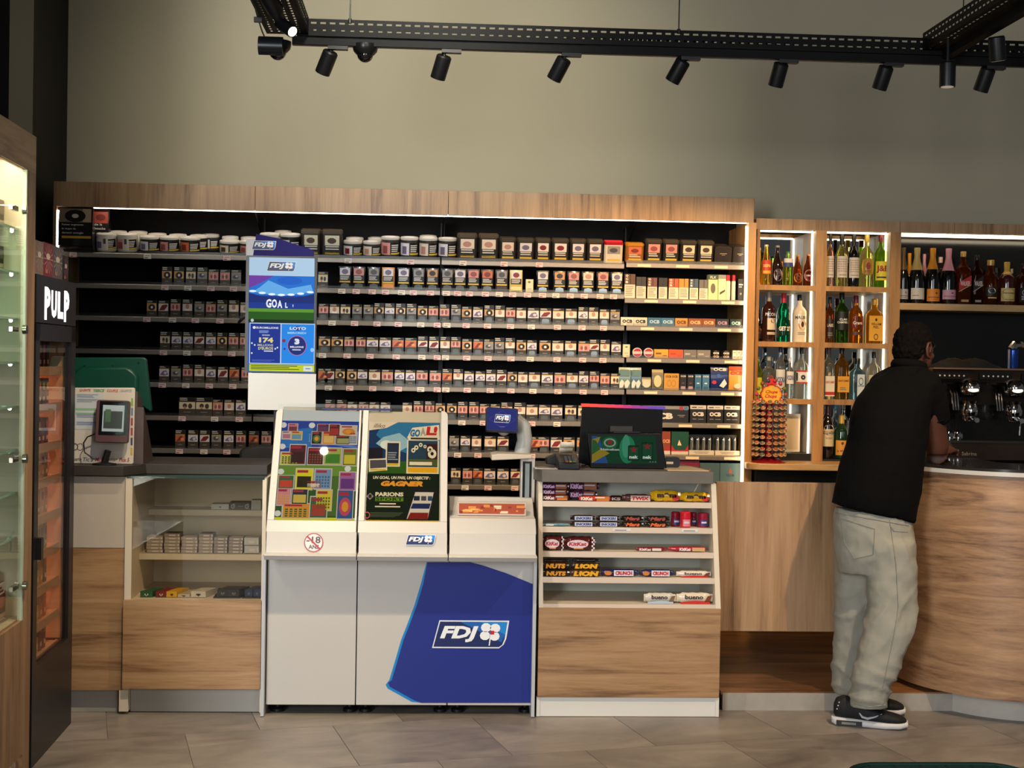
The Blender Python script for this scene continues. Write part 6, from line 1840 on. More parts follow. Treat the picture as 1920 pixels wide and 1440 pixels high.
# coin and card machine with cream printed front
YC = 6.04
zc_ = zt1 + .001
pg = thing('ticket_machine', 'brown ticket machine with cream printed front panel on the worktop', 'machine', (XX(205, YC), YC + .08, zc_))
o = lambda pts, Y: [((lambda v: (v.x, max(v.z, zc_)))(at(x, y, Y))) for x, y in pts][::-1]
m = MB()
fp = o([(128, 871), (128, 727), (250, 727), (253, 729), (250, 868), (248, 871)], YC)
m.prism(fp, 'y', YC, YC + .012, mat('#cfc8bc', .35)); cf = m.build('front_panel', pg, bevel=.003)
m = MB()
Bn = mat('#4a3a36', .35, noise=.08)
v = [at(252, 734, YC), at(262, 752, YC + .05), at(268, 800, YC + .12), at(283, 861, YC + .2), at(250, 871, YC)]
z = [max(q.z, zc_) for q in v]
m.prism([(YC + .012, zc_), (YC + .24, zc_), (YC + .20, z[3] + .02), (YC + .12, z[1]), (YC + .012, z[0])], 'x', XX(130, YC), XX(256, YC, 800), Bn)
m.prism([(YC + .012, zc_), (YC + .24, zc_), (YC + .10, zc_ + .16), (YC + .012, zc_ + .24)], 'x', XX(256, YC, 800), XX(268, YC, 800), Bn)
m.build('housing', pg)
m = MB()
P = PR(m, (at(128, 871, YC - .0).x, YC - .0005, zc_), (1, 0, 0), (0, 0, 1))
wq, hq = XX(250, YC, 800) - XX(128, YC, 800), at(190, 727, YC).z - zc_
P.s = 0
Q = PR(m, (at(128, 871, YC).x, YC - .0005, zc_), (1, 0, 0), (0, 0, 1), wq, hq)
for i, (t, c_) in enumerate((('QUINTE', '#a83a3a'), ('TIERCE', '#3a8a4a'), ('COUPLE', '#c04a3a'), ('QUARTE', '#8a9098'))):
    Q.text(t, .16 + .21 * i, .945, .33 + .21 * i, .98, mat(c_), 1, bold=.02, shear=.2)
for i, (t, c_) in enumerate((('Quarte', '#5a4a48'), ('Tic 3', '#4a5a8a'), ('Multi', '#b03a6a'), ('Quinte+', '#4a4a48'), ('Pick 5', '#a8383a'))):
    Q.text(t, .04 + .185 * i, .03, .20 + .185 * i, .085, mat(c_), 1, bold=.02, shear=.2)
Q.rect(.10, .45, .52, .92, mat('#c4cad0', .4), 1)
for k, c_ in ((.86, '#7a8aa0'), (.80, '#7a8aa0'), (.60, '#6a78a0'), (.50, '#6a78a0')): Q.lines(.12, k, .46, k + .05, 3, mat(c_), 2)
Q.rect(.10, .70, .52, .73, mat('#8ab890'), 2); Q.rect(.10, .65, .52, .67, mat('#8ab890'), 2)
Q.ring(.10, .22, .05, .05, .3, mat('#6a6460'), 1, 14); Q.ring(.18, .22, .05, .05, .2, mat('#6a6460'), 1, 14)
for i in range(6): Q.rect(.955, .12 + .13 * i, .985, .22 + .13 * i, mat(['#c8a83a', '#4a4a5a', '#a8484a', '#a8484a', '#6a8aa8', '#8ab03a'][i]), 1)
m.build('panel_print', cf)
# reader: brown tablet with dark screen leaning on the front
U = Vector((1, .05, -.02)).normalized(); V = Vector((-.05, .12, 1)); V = (V - U * V.dot(U)).normalized(); Wd_ = V.cross(U)
M = Matrix((U, Wd_, V)).transposed().to_4x4(); M.translation = at(177, 829, YC - .075)
tw_, th_ = XX(239, YC - .07) - XX(177, YC - .07), at(200, 752, YC - .07).z - at(200, 832, YC - .07).z
m = MB(); m.prism(rrect(0, 0, tw_, th_, .01, 4), 'y', 0, .03, mat('#54393c', .35), M)
rd = thing('card_reader', 'brown tablet scanner with black framed screen standing before the cream panel', 'scanner', (M.translation.x + tw_ / 2, YC - .06, zc_))
rs = m.build('scanner_shell', rd, bevel=.003)
m = MB(); P = PR(m, M @ Vector((0, 0, 0)), U, V, tw_, th_)
P.rect(.10, .17, .97, .97, mat('#0d0e12', .15), 1); P.rect(.2, .26, .85, .88, mat('#9cacb4', .2, emit=.15), 2); P.rect(.24, .33, .80, .74, mat('#3c4648', .3), 3); P.rect(.28, .48, .45, .78, mat('#4a6a50', .3), 4); 
m.build('scanner_screen', rs)
m = MB(); xq = M.translation.x
m.lathe([(.05, 0), (.05, .006), (.012, .012), (.012, .02)], 20, K1, Matrix.Translation((xq + .035, YC - .045, zc_)), sx=1.0, sy=.7)
m.tube([(xq + .035, YC - .045, zc_ + .01), (xq + .05, YC - .045, zc_ + .06)], .014, K1, 10)
m.build('scanner_foot', rd)
m = MB(); m.tube([(xq + .0, YC - .05, zc_ + .13), (xq - .035, YC - .05, zc_ + .115), (xq - .05, YC - .05, zc_ + .09), (xq - .045, YC - .05, zc_ + .05), (xq + .0, YC - .05, zc_ + .02)], .003, K1, 8); m.build('cable', rd)
# black chair back peeking over the counter
m = MB(); a, b, c, d = rect(448, 838, 508, 866, 6.75)
pts = [(a + (b - a) * t, c + (d - c) * math.sin(math.pi * min(1, .04 + .96 * t)) ** .3 if t < 1 else c) for t in [i / 10 for i in range(11)]]
ch = thing('office_chair', 'black rounded office chair back behind the counter', 'chair', ((a + b) / 2, 6.9, 0))
m.prism(([(a, c - .35)] + [(a, c)] + [(a + (b + .1 - a) * t, c + (d - c + .01) * math.sin(math.pi * (.12 + .8 * t)) ** .4) for t in [i / 12 for i in range(13)]] + [(b + .1, c - .35)])[::-1], 'y', 6.75, 6.81, mat('#171615', .7, noise=.1)); m.build('backrest', ch, bevel=.015)
m = MB(); m.box(a, b + .1, 6.78, 7.2, .44, .50, mat('#171615', .7)); m.build('seat', ch, bevel=.02)
m = MB(); m.tube([((a + b) / 2 + .05, 6.98, .06), ((a + b) / 2 + .05, 6.98, .44)], .025, BLACKM, 10); m.build('gas_column', ch)
for i in range(5):
    t = R(72 * i); q = Vector(((a + b) / 2 + .05, 6.98, .07)); m = MB(); e_ = q + Vector((math.cos(t) * .26, math.sin(t) * .26, -.02)); m.tube([q, e_], [.02, .014], BLACKM, 8); lg = m.build('leg', ch)
    m = MB(); m.ball(e_ - Vector((0, 0, .025)), .024, BLACKM, 10, 8); m.build('caster', lg)

# ================================================================ sweets counter
YK = 5.95
kc = thing('sweets_counter', 'sweets counter with slanted cream shelves, oak base panel and grey concrete top', 'counter', (XX(1175, YK), 6.2, 0))
def kz(y, Y=YK): return ZZ(y, Y, 1175)
kx0, kx1 = XX(1009, YK, 1220), XX(1350, YK, 1220)
m = MB(); m.box(kx0, kx1, YK, YK + .02, kz(1308), kz(1140), OAKH); m.build('oak_panel', kc, bevel=.001)
m = MB(); m.box(kx0 - .002, kx1, YK + .012, YK + .03, .002, kz(1308), WHITE); m.build('plinth', kc)
for q in (kx0 - .002, kx1 - .012):
    m = MB(); m.box(q, q + .014, YK + .008, YK + .012, .002, kz(1308), WHITE); m.build('plinth_end', kc)
ktop, kbot = kz(905, 6.10), kz(1140)
yt_ = 6.10
sx0, sx1 = XX(1010, 6.05, 1000), XX(1340, 6.05, 1000)
for (x_, x2) in ((kx0, kx0 + .018), (kx1 - .022, kx1)):
    m = MB(); m.prism([(YK + .001, kbot), (YK + .55, kbot), (YK + .55, ktop), (yt_, ktop)], 'x', x_, x2, CREAM); m.build('side_panel', kc)
m = MB(); m.box(kx0 + .018, kx1 - .022, 6.32, 6.34, kbot - .1, ktop, mat('#b4b4a8', .5)); m.build('back_panel', kc)
KR = {}
for k, y in enumerate((942, 990, 1036, 1084, 1134)):
    t = (y - 905) / (1140 - 905)
    yf = yt_ + (YK - yt_) * t + .006
    z = ZZ(y, yf, 1175)
    KR[k] = (yf, z)
    m = MB(); m.box(kx0 + .018, kx1 - .022, yf, 6.32, z - .022, z, CREAM); sh = m.build('shelf', kc)
    m = MB(); m.box(kx0 + .018, kx1 - .022, yf - .006, yf, z - .021, z + .003, mat('#d8c6b4', .5)); m.build('shelf_lip', sh)
    if k == 1:
        for q0, q1 in ((1154, 1188), (1283, 1314)):
            m = MB(); m.box(XX(q0, yf), XX(q1, yf), yf - .0075, yf - .0062, z - .013, z - .002, mat('#dcdcdc', .5)); P = PR(m, (XX(q0, yf), yf - .0075, z - .013), (1, 0, 0), (0, 0, 1)); P.rect(.01, .003, .06, .006, mat('#6a6a6a')); m.build('shelf_label', sh)
zk1, zk0 = ZZ(883, 6.04, 1175), ZZ(905, 6.06, 1175)
m = MB()
ka, kb, kc2, kd = XX(1003, 6.04, 890), XX(1338, 6.04, 890), XX(1300, 6.45), XX(1000, 6.5, 870)
m.prism([(ka + .03, 6.04), (kb, 6.04), (kb, 6.30), (kb - .10, 6.58), (ka + .0, 6.58), (ka, 6.20)], 'z', zk0, zk1, CONC); m.build('worktop', kc, bevel=.002)
m = MB(); m.box(kx0, kx1, YK + .4, YK + .55, .02, zk0 - .005, CREAM); m.build('rear_carcass', kc)

# ---- sweets: pillow wrappers
def wrapper(name, label, px0, px1, pyt, pyb, row, base, fn=None, group=None, stack=1, zofs=0, yofs=.03, depth=.035, cat='chocolate bar'):
    yf, z = KR[row]
    Y = yf + yofs
    X0, X1 = XX(px0, Y, pyb), XX(px1, Y, pyb)
    H = (pyb - pyt) / F * Y
    n, k = 12, 5
    vs, fs = [], []
    for i in range(n + 1):
        u = i / n
        puff = 1 if .1 < u < .9 else (.28 if .03 < u < .97 else .45)
        if i in (1, n - 1): puff = .25
        for j in range(10):
            a = 2 * math.pi * j / 10 + .3
            wob = 1 + .05 * math.sin(i * 2.1 + j * 1.7 + px0)
            e = 3.0
            c_, s_ = math.cos(a), math.sin(a)
            kk = 1 / ((abs(c_) ** e + abs(s_) ** e) ** (1 / e))
            vs.append((X0 + (X1 - X0) * u, Y + depth / 2 - c_ * kk * depth / 2 * (puff if puff > .3 else .3) * wob, z + .001 + zofs + H / 2 + s_ * kk * H / 2 * (max(puff, .75)) * wob * .96))
    for i in range(n):
        for j in range(10):
            q, w_ = i * 10 + j, i * 10 + (j + 1) % 10
            fs.append((q, w_, w_ + 10, q + 10))
    fs.append(tuple(range(9, -1, -1))); fs.append(tuple(n * 10 + i for i in range(10)))
    m = MB(); m.add(vs, [f[::-1] for f in fs], mat(base, .25, coat=.4))
    if fn:
        P = PR(m, (X0, Y - .0035, z + .001 + zofs), (1, 0, 0), (0, 0, 1), X1 - X0, H)
        fn(P)
    return tag(m.build(name, off=((X0 + X1) / 2, Y, z + zofs), sharp=60), label, cat, group)


def wt(t, c, bx=None, x0=.15, y0=.25, x1=.85, y1=.75, bc=None, sh=.0, b=.05, extra=None):
    def f(P):
        if bx: P.rect(x0 - .04, y0 - .12, x1 + .04, y1 + .12, mat(bx, .35), 1)
        P.text(t, x0, y0, x1, y1, mat(c, .35), 2, bold=b, shear=sh)
        if extra: extra(P)
    return f


pp = lambda P: (P.rect(.5, .1, .9, .9, mat('#8a4a24', .35), .5), P.rect(.5, .55, .85, .7, mat('#c8c0c8', .35), .8))
og = lambda P: (P.rect(.55, .1, .95, .9, mat('#c8742c', .35), .5), P.rect(.5, .6, .8, .8, mat('#e8e0d8', .35), 2))
G1 = 'chocolate bars on the first sweets shelf'
kt = lambda c_: wt('KitKat', c_, x0=.03, y0=.2, x1=.45, y1=.8, sh=.1)
wrapper('chocolate_bar', 'purple and brown bar at the base of the first stack on top sweets shelf', 1017, 1066, 930, 941, 0, '#8c2a30', wt('KitKat', '#e8d8d8', x0=.03, y0=.2, x1=.45, y1=.8, extra=og), G1)
wrapper('chocolate_bar', 'purple and brown bar in the middle of the first stack on top sweets shelf', 1017, 1066, 919, 930, 0, '#5a2440', wt('KitKat', '#d8b8d0', x0=.03, y0=.2, x1=.45, y1=.8, extra=pp), G1, zofs=.0245)
wrapper('chocolate_bar', 'purple and brown bar on top of the first stack on top sweets shelf', 1017, 1067, 908, 919, 0, '#5a2848', wt('KitKat', '#c8a0c8', x0=.03, y0=.2, x1=.45, y1=.8, extra=pp), G1, zofs=.049)
wrapper('chocolate_bar', 'purple and brown bar under the tall second stack on top sweets shelf', 1068, 1120, 923, 941, 0, '#5a2440', wt('KitKat', '#d0a8c8', x0=.03, y0=.3, x1=.45, y1=.8, extra=pp), G1, yofs=.07)
wrapper('chocolate_bar', 'purple and brown bar on top of the second stack on top sweets shelf', 1066, 1124, 909, 925, 0, '#54263c', wt('KitKat', '#c8a0c8', x0=.05, y0=.2, x1=.45, y1=.8, extra=pp), G1, zofs=.042, yofs=.07)
wrapper('chocolate_bar', 'orange and red bar lying before the second stack', 1086, 1145, 930, 941, 0, '#c03a22', wt('KitKat', '#f0dcd0', x0=.05, y0=.2, x1=.42, y1=.8, extra=og), G1, yofs=.01)
wrapper('chocolate_bar', 'dark brown bar between orange bar and white lettered bar', 1144, 1168, 930, 941, 0, '#3a1a1c', wt('KS', '#a89088', x0=.1, y0=.2, x1=.8, y1=.7), G1)
wrapper('chocolate_bar', 'cream and red lettered twin bar on top sweets shelf', 1167, 1221, 927, 941, 0, '#5c3430', wt('TWIX', '#c02430', bx='#d8c0b0', x0=.32, y0=.2, x1=.92, y1=.7, sh=.1), G1)
mm = lambda P: (P.ell(.82, .35, .12, .24, mat('#c83020', .35), 2), P.ell(.3, .22, .1, .12, mat('#c8a010', .35), 1))
wrapper('sweets_bag', 'yellow sweets bag with brown lettering beside the twin bar', 1220, 1277, 920, 942, 0, '#e8b414', wt('m&m', '#4a2a18', x0=.2, y0=.38, x1=.84, y1=.8, b=.07, extra=mm), 'yellow sweets bags', cat='sweets bag', depth=.05)
wrapper('sweets_bag', 'yellow sweets bag with brown lettering at the end of top sweets shelf', 1276, 1332, 923, 942, 0, '#e8b418', wt('m&m', '#4a2a18', x0=.2, y0=.36, x1=.84, y1=.8, b=.07, extra=mm), 'yellow sweets bags', cat='sweets bag', depth=.05)
G2 = 'chocolate bars on the second sweets shelf'
wrapper('chocolate_bar', 'thin pale blue packet lying at the start of second sweets shelf', 1018, 1068, 983, 988, 1, '#7aa0b0', lambda P: (P.rect(.1, .2, .4, .8, mat('#c8d0c8')), P.rect(.5, .3, .8, .7, mat('#4a8098'))), G2)
for i, (a, b) in enumerate([(1070, 1116), (1118, 1162)]):
    for j in (0, 1):
        wrapper('chocolate_bar', 'dark bar with blue edged white lettering, %s pile, %s' % (ORD[i], ['lower bar', 'upper bar'][j]), a, b, 977 - j * 11, 988 - j * 11, 1, '#2a1820', wt('SNICKERS', '#2a3a8a', bx='#c8ccd8', x0=.2, y0=.28, x1=.84, y1=.72, sh=.15), G2, zofs=j * .0245, yofs=.012 + j * .01)
for i, (a, b) in enumerate([(1164, 1207), (1209, 1256)]):
    for j in (0, 1):
        wrapper('chocolate_bar', 'black bar with orange script, %s pile, %s' % (ORD[i], ['lower bar', 'upper bar'][j]), a, b, 977 - j * 11, 988 - j * 11, 1, '#1a1210', wt('Mars', '#e0642c' if j == 0 else '#a8483c', x0=.2, y0=.2, x1=.82, y1=.82, sh=.3, b=.06), G2, zofs=j * .0245, yofs=.012 + j * .01)
for i, (a, b, t, c, yo) in enumerate([(1258, 1275, 961, '#94142c', .07), (1275, 1295, 957, '#c81e30', .01), (1293, 1306, 962, '#94142c', .08), (1308, 1327, 961, '#8c1430', .04)]):
    yf, z = KR[1]
    Y = yf + yo + .02
    X0, X1 = XX(a, Y, 980), XX(b, Y, 980); r = (X1 - X0) / 2; H = (988 - t) / F * Y
    root = thing('gum_tub', ['dark red gum tub behind the bright red one', 'bright red gum tub with domed lid', 'dark red gum tub partly behind the bright red tub', 'dark red gum tub beside the cream side panel'][i], 'tub', ((X0 + X1) / 2, Y + .0, z + .001), 'red gum tubs')
    T = Matrix.Translation(root.location)
    m = MB(); m.lathe([(r * .92, 0), (r, .004), (r, H * .68), (r * .9, H * .72)], 18, mat(c, .2, coat=.4), T)
    P = PC(m, root.location.x, Y, r * 1.01, z + .004, H * .6, 60); P.rect(.2, .1, .9, .8, mat('#3a3a7a' if i != 1 else '#d8808a', .3), 1); P.rect(.3, .4, .8, .6, mat('#d8c8d8', .3), 2); m.build('tub_body', root)
    m = MB(); m.lathe([(r * .98, H * .70), (r * .98, H * .92), (r * .8, H)], 18, mat(c, .25), T); m.build('tub_lid', root)
ck = lambda P: ([P.rect(.86 + (i % 2) * .05, i * .14, .91 + (i % 2) * .05, i * .14 + .14, mat('#d8d0d0', .35), 1) for i in range(7)], P.rect(.3, .12, .6, .2, mat('#c87a30', .35), 1))[-1]
def kb(P):
    P.ell(.42, .48, .34, .30, mat('#d8c8cc', .35), 1, 18); P.text('KitKat', .14, .36, .70, .62, mat('#b02038', .35), 2, bold=.04, shear=.1); ck(P)
wrapper('sweets_bag', 'dark red chequered chocolate bag at the start of third sweets shelf', 1018, 1058, 1007, 1035, 2, '#4a1014', kb, 'dark red chocolate bags', cat='sweets bag', depth=.05)
wrapper('sweets_bag', 'dark red chequered chocolate bag beside the empty part of third shelf', 1058, 1117, 1008, 1035, 2, '#4a1014', kb, 'dark red chocolate bags', cat='sweets bag', depth=.05)
wrapper('chocolate_bar', 'red and white wafer bar beside the empty part of third sweets shelf', 1194, 1251, 1028, 1036, 2, '#7c1c28', wt('KitKat', '#e8d8d8', x0=.08, y0=.2, x1=.46, y1=.8, extra=lambda P: P.rect(.5, .2, .8, .8, mat('#d8d0c8', .35), 1)), 'wafer bars on the third sweets shelf')
wrapper('chocolate_bar', 'red and beige wafer bar at the end of third sweets shelf', 1254, 1324, 1026, 1036, 2, '#a01c2c', wt('KitKat', '#e8d8d8', x0=.28, y0=.2, x1=.58, y1=.8, extra=lambda P: P.rect(.62, .15, .96, .85, mat('#c8a070', .35), 1)), 'wafer bars on the third sweets shelf')
G4 = 'chocolate bars on the fourth sweets shelf'
lio = wt('LION', '#e8a81c', x0=.1, y0=.15, x1=.92, y1=.85, sh=.15, b=.08)
nut = wt('NUTS', '#d8921c', x0=.1, y0=.2, x1=.85, y1=.85, sh=.1, b=.07)
wrapper('chocolate_bar', 'black and yellow bar under the first stack on fourth sweets shelf', 1019, 1068, 1070, 1083, 3, '#2a1a10', nut, G4, yofs=.01)
wrapper('chocolate_bar', 'black and orange bar on the first stack of fourth sweets shelf', 1018, 1067, 1057, 1071, 3, '#3a1e10', nut, G4, zofs=.029, yofs=.02)
wrapper('chocolate_bar', 'brown bar on the very top of the first fourth-shelf stack', 1020, 1066, 1052, 1058, 3, '#2a1a12', None, G4, zofs=.058, yofs=.03)
wrapper('chocolate_bar', 'yellow lettered bar under the second stack on fourth sweets shelf', 1069, 1127, 1069, 1083, 3, '#4a2810', lio, G4, yofs=.01)
wrapper('chocolate_bar', 'yellow lettered dark bar on the second stack of fourth sweets shelf', 1072, 1125, 1057, 1070, 3, '#33200f', lio, G4, zofs=.031, yofs=.02)
wrapper('chocolate_bar', 'dark bar on the very top of the second fourth-shelf stack', 1074, 1124, 1050, 1057, 3, '#241812', None, G4, zofs=.060, yofs=.03)
for i, (a, b) in enumerate([(1129, 1197), (1201, 1264)]):
    wrapper('chocolate_bar', 'navy bar with tilted red and white lettering, %s' % ['beside the tall stack', 'beside the red and white bar'][i], a, b, 1069, 1083, 3, '#1c2250', wt('CRUNCH', '#b82438', bx='#d8d4dc', x0=.36, y0=.25, x1=.82, y1=.78, b=.06, extra=lambda P: P.ell(.16, .5, .1, .3, mat('#c8783a', .35), 1)), G4)
bu = lambda c_, d_: wt('bueno', '#3a2a28', x0=.22, y0=.42, x1=.72, y1=.82, b=.03, extra=lambda P: (P.poly([(.1, 0), (.9, 0), (.9, .22), (.5, .3), (.1, .16)], mat(c_, .35), 1), P.poly([(.76, .2), (.9, .2), (.96, .8), (.84, .7)], mat(d_, .35), 1)))
wrapper('chocolate_bar', 'white and red wafer bar at the end of fourth sweets shelf', 1269, 1334, 1071, 1083, 3, '#d8ccc0', bu('#c8201c', '#6a3a24'), G4)
wrapper('chocolate_bar', 'white and pale blue wafer bar on the lowest sweets shelf', 1208, 1268, 1114, 1134, 4, '#c9c4b8', bu('#a8bccc', '#7a6048'), 'wafer bars on the lowest sweets shelf')
wrapper('chocolate_bar', 'white and red wafer bar on the lowest sweets shelf', 1269, 1337, 1113, 1134, 4, '#d4c8b4', bu('#c02c24', '#7a3c24'), 'wafer bars on the lowest sweets shelf')

# ---------------------------------------------------------------- on the sweets counter: till, card terminal, papers
zw = zk1 + .001
YTt = 6.16
till = thing('till_screen', 'black till with a green beer advert on its customer screen', 'till', (XX(1170, YTt), YTt + .1, zw))
def xz(x, y, Y): v_ = at(x, y, Y); return (v_.x, max(v_.z, zw))
m = MB(); m.prism([xz(x, y, YTt) for x, y in ((1107, 882), (1101, 812), (1240, 812), (1250, 882))][::-1], 'y', YTt, YTt + .03, mat('#050506', .3, spec=.25)); ts = m.build('customer_screen', till, bevel=.003)
m = MB()
a, b, c, d = rect(1110, 817, 1237, 869, YTt - .001)
P = PR(m, (a, YTt - .0005, c), (1, 0, 0), (0, 0, 1), b - a, d - c)
P.poly([(.0, 0), (.97, 0), (.93, 1), (-.01, 1)], em('#0c4c2e', .25), 1)
P.poly([(.0, 0), (.24, 0), (.10, .95), (-.01, .98)], em('#2c5a9a', .3), 2); P.poly([(0, 0), (.26, .36), (.07, .62), (.12, .95), (-.005, .85)], em('#a8902a', .3), 3); P.poly([(0, .3), (.12, .5), (.06, .8), (0, .85)], em('#2a6a34', .3), 3.5)
P.ell(.26, .72, .12, .24, em('#0f6a3c', .3), 4, 18); P.ell(.26, .74, .09, .16, em('#b8c8b8', .2), 5, 16); P.ell(.26, .74, .065, .11, em('#1c6a40', .2), 6, 16)
def star(cx, cy, r, k, c_='#a8242c'):
    pts = []
    for i in range(10):
        rr = r if i % 2 == 0 else r * .42
        t = math.pi / 2 + i * math.pi / 5
        pts.append((cx + rr * math.cos(t) * .42, cy + rr * math.sin(t)))
    for i in range(0, 10, 2):
        P.poly([pts[i - 1], pts[i], pts[(i + 1) % 10], (cx, cy)][::-1], em(c_, .3), k)
star(.26, .76, .12, 7); P.text('Heineken', .13, .46, .40, .54, em('#c8d0c8', .4), 6, bold=.03)
P.ell(.52, .5, .12, .5, em('#1f8a5c', .35), 2, 20); P.ell(.50, .62, .06, .42, em('#4aa884', .3), 2.5, 16)
for x_, s_ in ((.60, 0), (.80, .12)):
    P.poly(rrect(x_ - .07, .10, x_ + .10, .66 + s_, .03), em('#0a3a22', .2), 3); P.poly(rrect(x_ - .055, .14, x_ + .085, .60 + s_, .03), em('#0f5a34', .25), 4)
    star(x_ + .015, .50 + s_, .13, 5); P.text('nek', x_ - .05, .18, x_ + .08, .30, em('#c8d4cc', .5), 6, bold=.05)
for i in range(3): P.ell(.86 + i * .04, .07, .012, .025, em('#8a9a90', .2), 4, 8)
m.build('screen_image', ts)
m = MB()
YR = YTt + .10
m.prism([xz(x, y, YR) for x, y in ((1085, 868), (1093, 760), (1243, 763), (1240, 880), (1110, 880))][::-1], 'y', YR, YR + .035, mat('#050506', .45, spec=.2)); m.build('operator_screen_back', till)
n = 14
for i in range(n):
    pass
stp = MB(); cl_ = [(232, 60, 40), (226, 55, 46), (220, 48, 52), (208, 42, 66), (180, 38, 84), (156, 36, 100), (130, 38, 116), (108, 40, 128), (84, 44, 140), (74, 50, 144)]
for i, cc in enumerate(cl_):
    x_a, x_b = 1091 + i * 15.6, 1091 + (i + 1) * 15.6
    a = at(x_a, 757 + i * .55, YR); b = at(x_b, 757.5 + i * .55, YR)
    stp.box(a.x, b.x, YR - .004, YR + .036, a.z - .013, a.z, mat('#%02x%02x%02x' % cc, .3, emit=.8))
stp.build('light_edge', till)
m = MB(); m.box(*[XX(1115, YR), XX(1235, YR)], YTt + .03, YTt + .24, zw, zw + .02, mat('#0d0d0e', .35)); m.box(XX(1150, YR), XX(1200, YR), YTt + .05, YTt + .10, zw + .02, zw + .16, mat('#0d0d0e', .35)); m.build('till_base', till)
m = MB(); a, b, c, d = rect(1144, 799, 1186, 810, YR - .02); m.box(a, b, YR - .02, YR, c, d, mat('#2c2722', .5)); m.build('printer_slot', till)

ct = thing('card_terminal', 'black card payment terminal with curling paper roll on the sweets counter', 'card terminal', (XX(1065, 6.12), 6.14, zw))
q = lambda x, y, Y=6.12: at(x, y, Y)
m = MB(); px_ = [(1024, 858), (1038, 852), (1046, 849), (1058, 856), (1062, 866), (1050, 872), (1024, 870)]
v0 = [xz(x, y, 6.22) for x, y in px_][::-1]; m.prism(v0, 'y', 6.20, 6.27, mat('#121214', .35)); m.build('charging_dock', ct, bevel=.004)
m = MB(); m.prism([(6.06, zw), (6.26, zw + .0), (6.24, zw + .065), (6.17, zw + .055), (6.06, zw + .028)], 'x', XX(1049, 6.1), XX(1089, 6.1), mat('#17171a', .3)); tb = m.build('terminal_body', ct, bevel=.004)
for i in range(12):
    cc = ['#3a3a40', '#3a3a40', '#3a3a40', '#8a2a34', '#8a7a2a', '#2a6a3a'][i % 3 if i < 9 else 3 + i % 3]
    m = MB(); X_ = XX(1063, 6.08) + (i % 3) * .016; Yk = 6.066 + (3 - i // 3) * .022
    m.box(X_, X_ + .012, Yk, Yk + .014, zw + .030 + (Yk - 6.06) * .22, zw + .035 + (Yk - 6.06) * .25, mat(cc, .4)); m.build('key', tb)
m = MB()
cx_, cz_ = XX(1068, 6.17), zw + .09
pp_ = [(cx_ - .035 + .0 * i, 0) for i in range(1)]
xa_, xb_ = XX(1052, 6.16), XX(1077, 6.16)
vs, fs = [], []
for i in range(9):
    t = i / 8
    y_ = 6.19 - .05 * math.sin(t * 2.2); z_ = zw + .055 + .05 * math.sin(t * 2.6) + .008
    vs += [(xa_ + t * .004, y_, z_), (xb_ + t * .006, y_, z_)]
for i in range(8): fs.append((2 * i, 2 * i + 1, 2 * i + 3, 2 * i + 2))
m.add(vs, fs, mat('#e6dcc4', .6)); o_ = m.build('paper_roll', ct); o_.modifiers.new('s', 'SOLIDIFY').thickness = .0012
m = MB(); m.tube([(XX(1092, 6.2), 6.15, zw + .012), (XX(1100, 6.2), 6.2, zw + .008), (XX(1108, 6.2), 6.24, zw + .012)], .003, K1, 6); m.build('cable', ct)
a, b = XX(1006, 6.10), XX(1048, 6.10)
m = MB(); m.box(a, b, 6.075, 6.16, zw, zw + .002, mat('#d8d0ca', .5)); P = PR(m, (a, 6.075, zw + .002), (1, 0, 0), (0, 1, 0), b - a, .085); P.rect(.12, .3, .9, .6, mat('#3a3836'))
tag(m.build('paper_card', off=((a + b) / 2, 6.1, zw)), 'white printed card lying at the front corner of the sweets counter', 'card')
a, b = XX(1253, 6.10), XX(1330, 6.10)
m = MB(); m.add([(a, 6.06, zw), (b, 6.06, zw), (b - .04, 6.30, zw), (a + .0, 6.30, zw), (a, 6.06, zw + .004), (b, 6.06, zw + .004), (b - .04, 6.30, zw + .004), (a, 6.30, zw + .004)], [(3, 2, 1, 0), (4, 5, 6, 7), (0, 1, 5, 4), (1, 2, 6, 5), (2, 3, 7, 6), (3, 0, 4, 7)], mat('#c8b08c', .45, noise=.05))
tag(m.build('counter_mat', off=((a + b) / 2, 6.2, zw)), 'pale beige mat lying at the gate end of the sweets counter', 'mat')
v_ = at(1262, 876, 6.2)
pr_ = thing('hand_scanner', 'small black barcode scanner behind the till end', 'scanner', (v_.x, 6.24, zw + .004))
m = MB(); m.prism(rrect(v_.x - .04, zw + .004, v_.x + .03, zw + .05, .012, 3), 'y', 6.2, 6.27, mat('#121212', .3)); m.build('scanner_head', pr_)
m = MB(); m.box(v_.x - .03, v_.x, 6.198, 6.2, zw + .02, zw + .03, em('#e8c8a0', .6)); m.build('scanner_window', pr_)
# ================================================================ furniture along the side wall (black vape cabinet, glazed oak case)
FA, FB = atz(133, 1356, 0), atz(58, 1442, 0)
fu = Vector((FA.x - FB.x, FA.y - FB.y, 0)); WPU = fu.length; fu.normalize()
fin = Vector((-fu.y, fu.x, 0))         # into the cabinet
FM = Matrix((fu, fin, Vector((0, 0, 1)))).transposed().to_4x4(); FM.translation = Vector((FB.x, FB.y, 0))
FI = FM.inverted()


def uz(px, py, depth=0.0):
    """photo pixel to (u, z) on the cabinet face, depth metres inside it"""
    d = FI.to_3x3() @ ray(px, py); o = FI @ CAM
    t = (depth - o.y) / d.y
    p_ = o + d * t
    return p_.x, p_.z


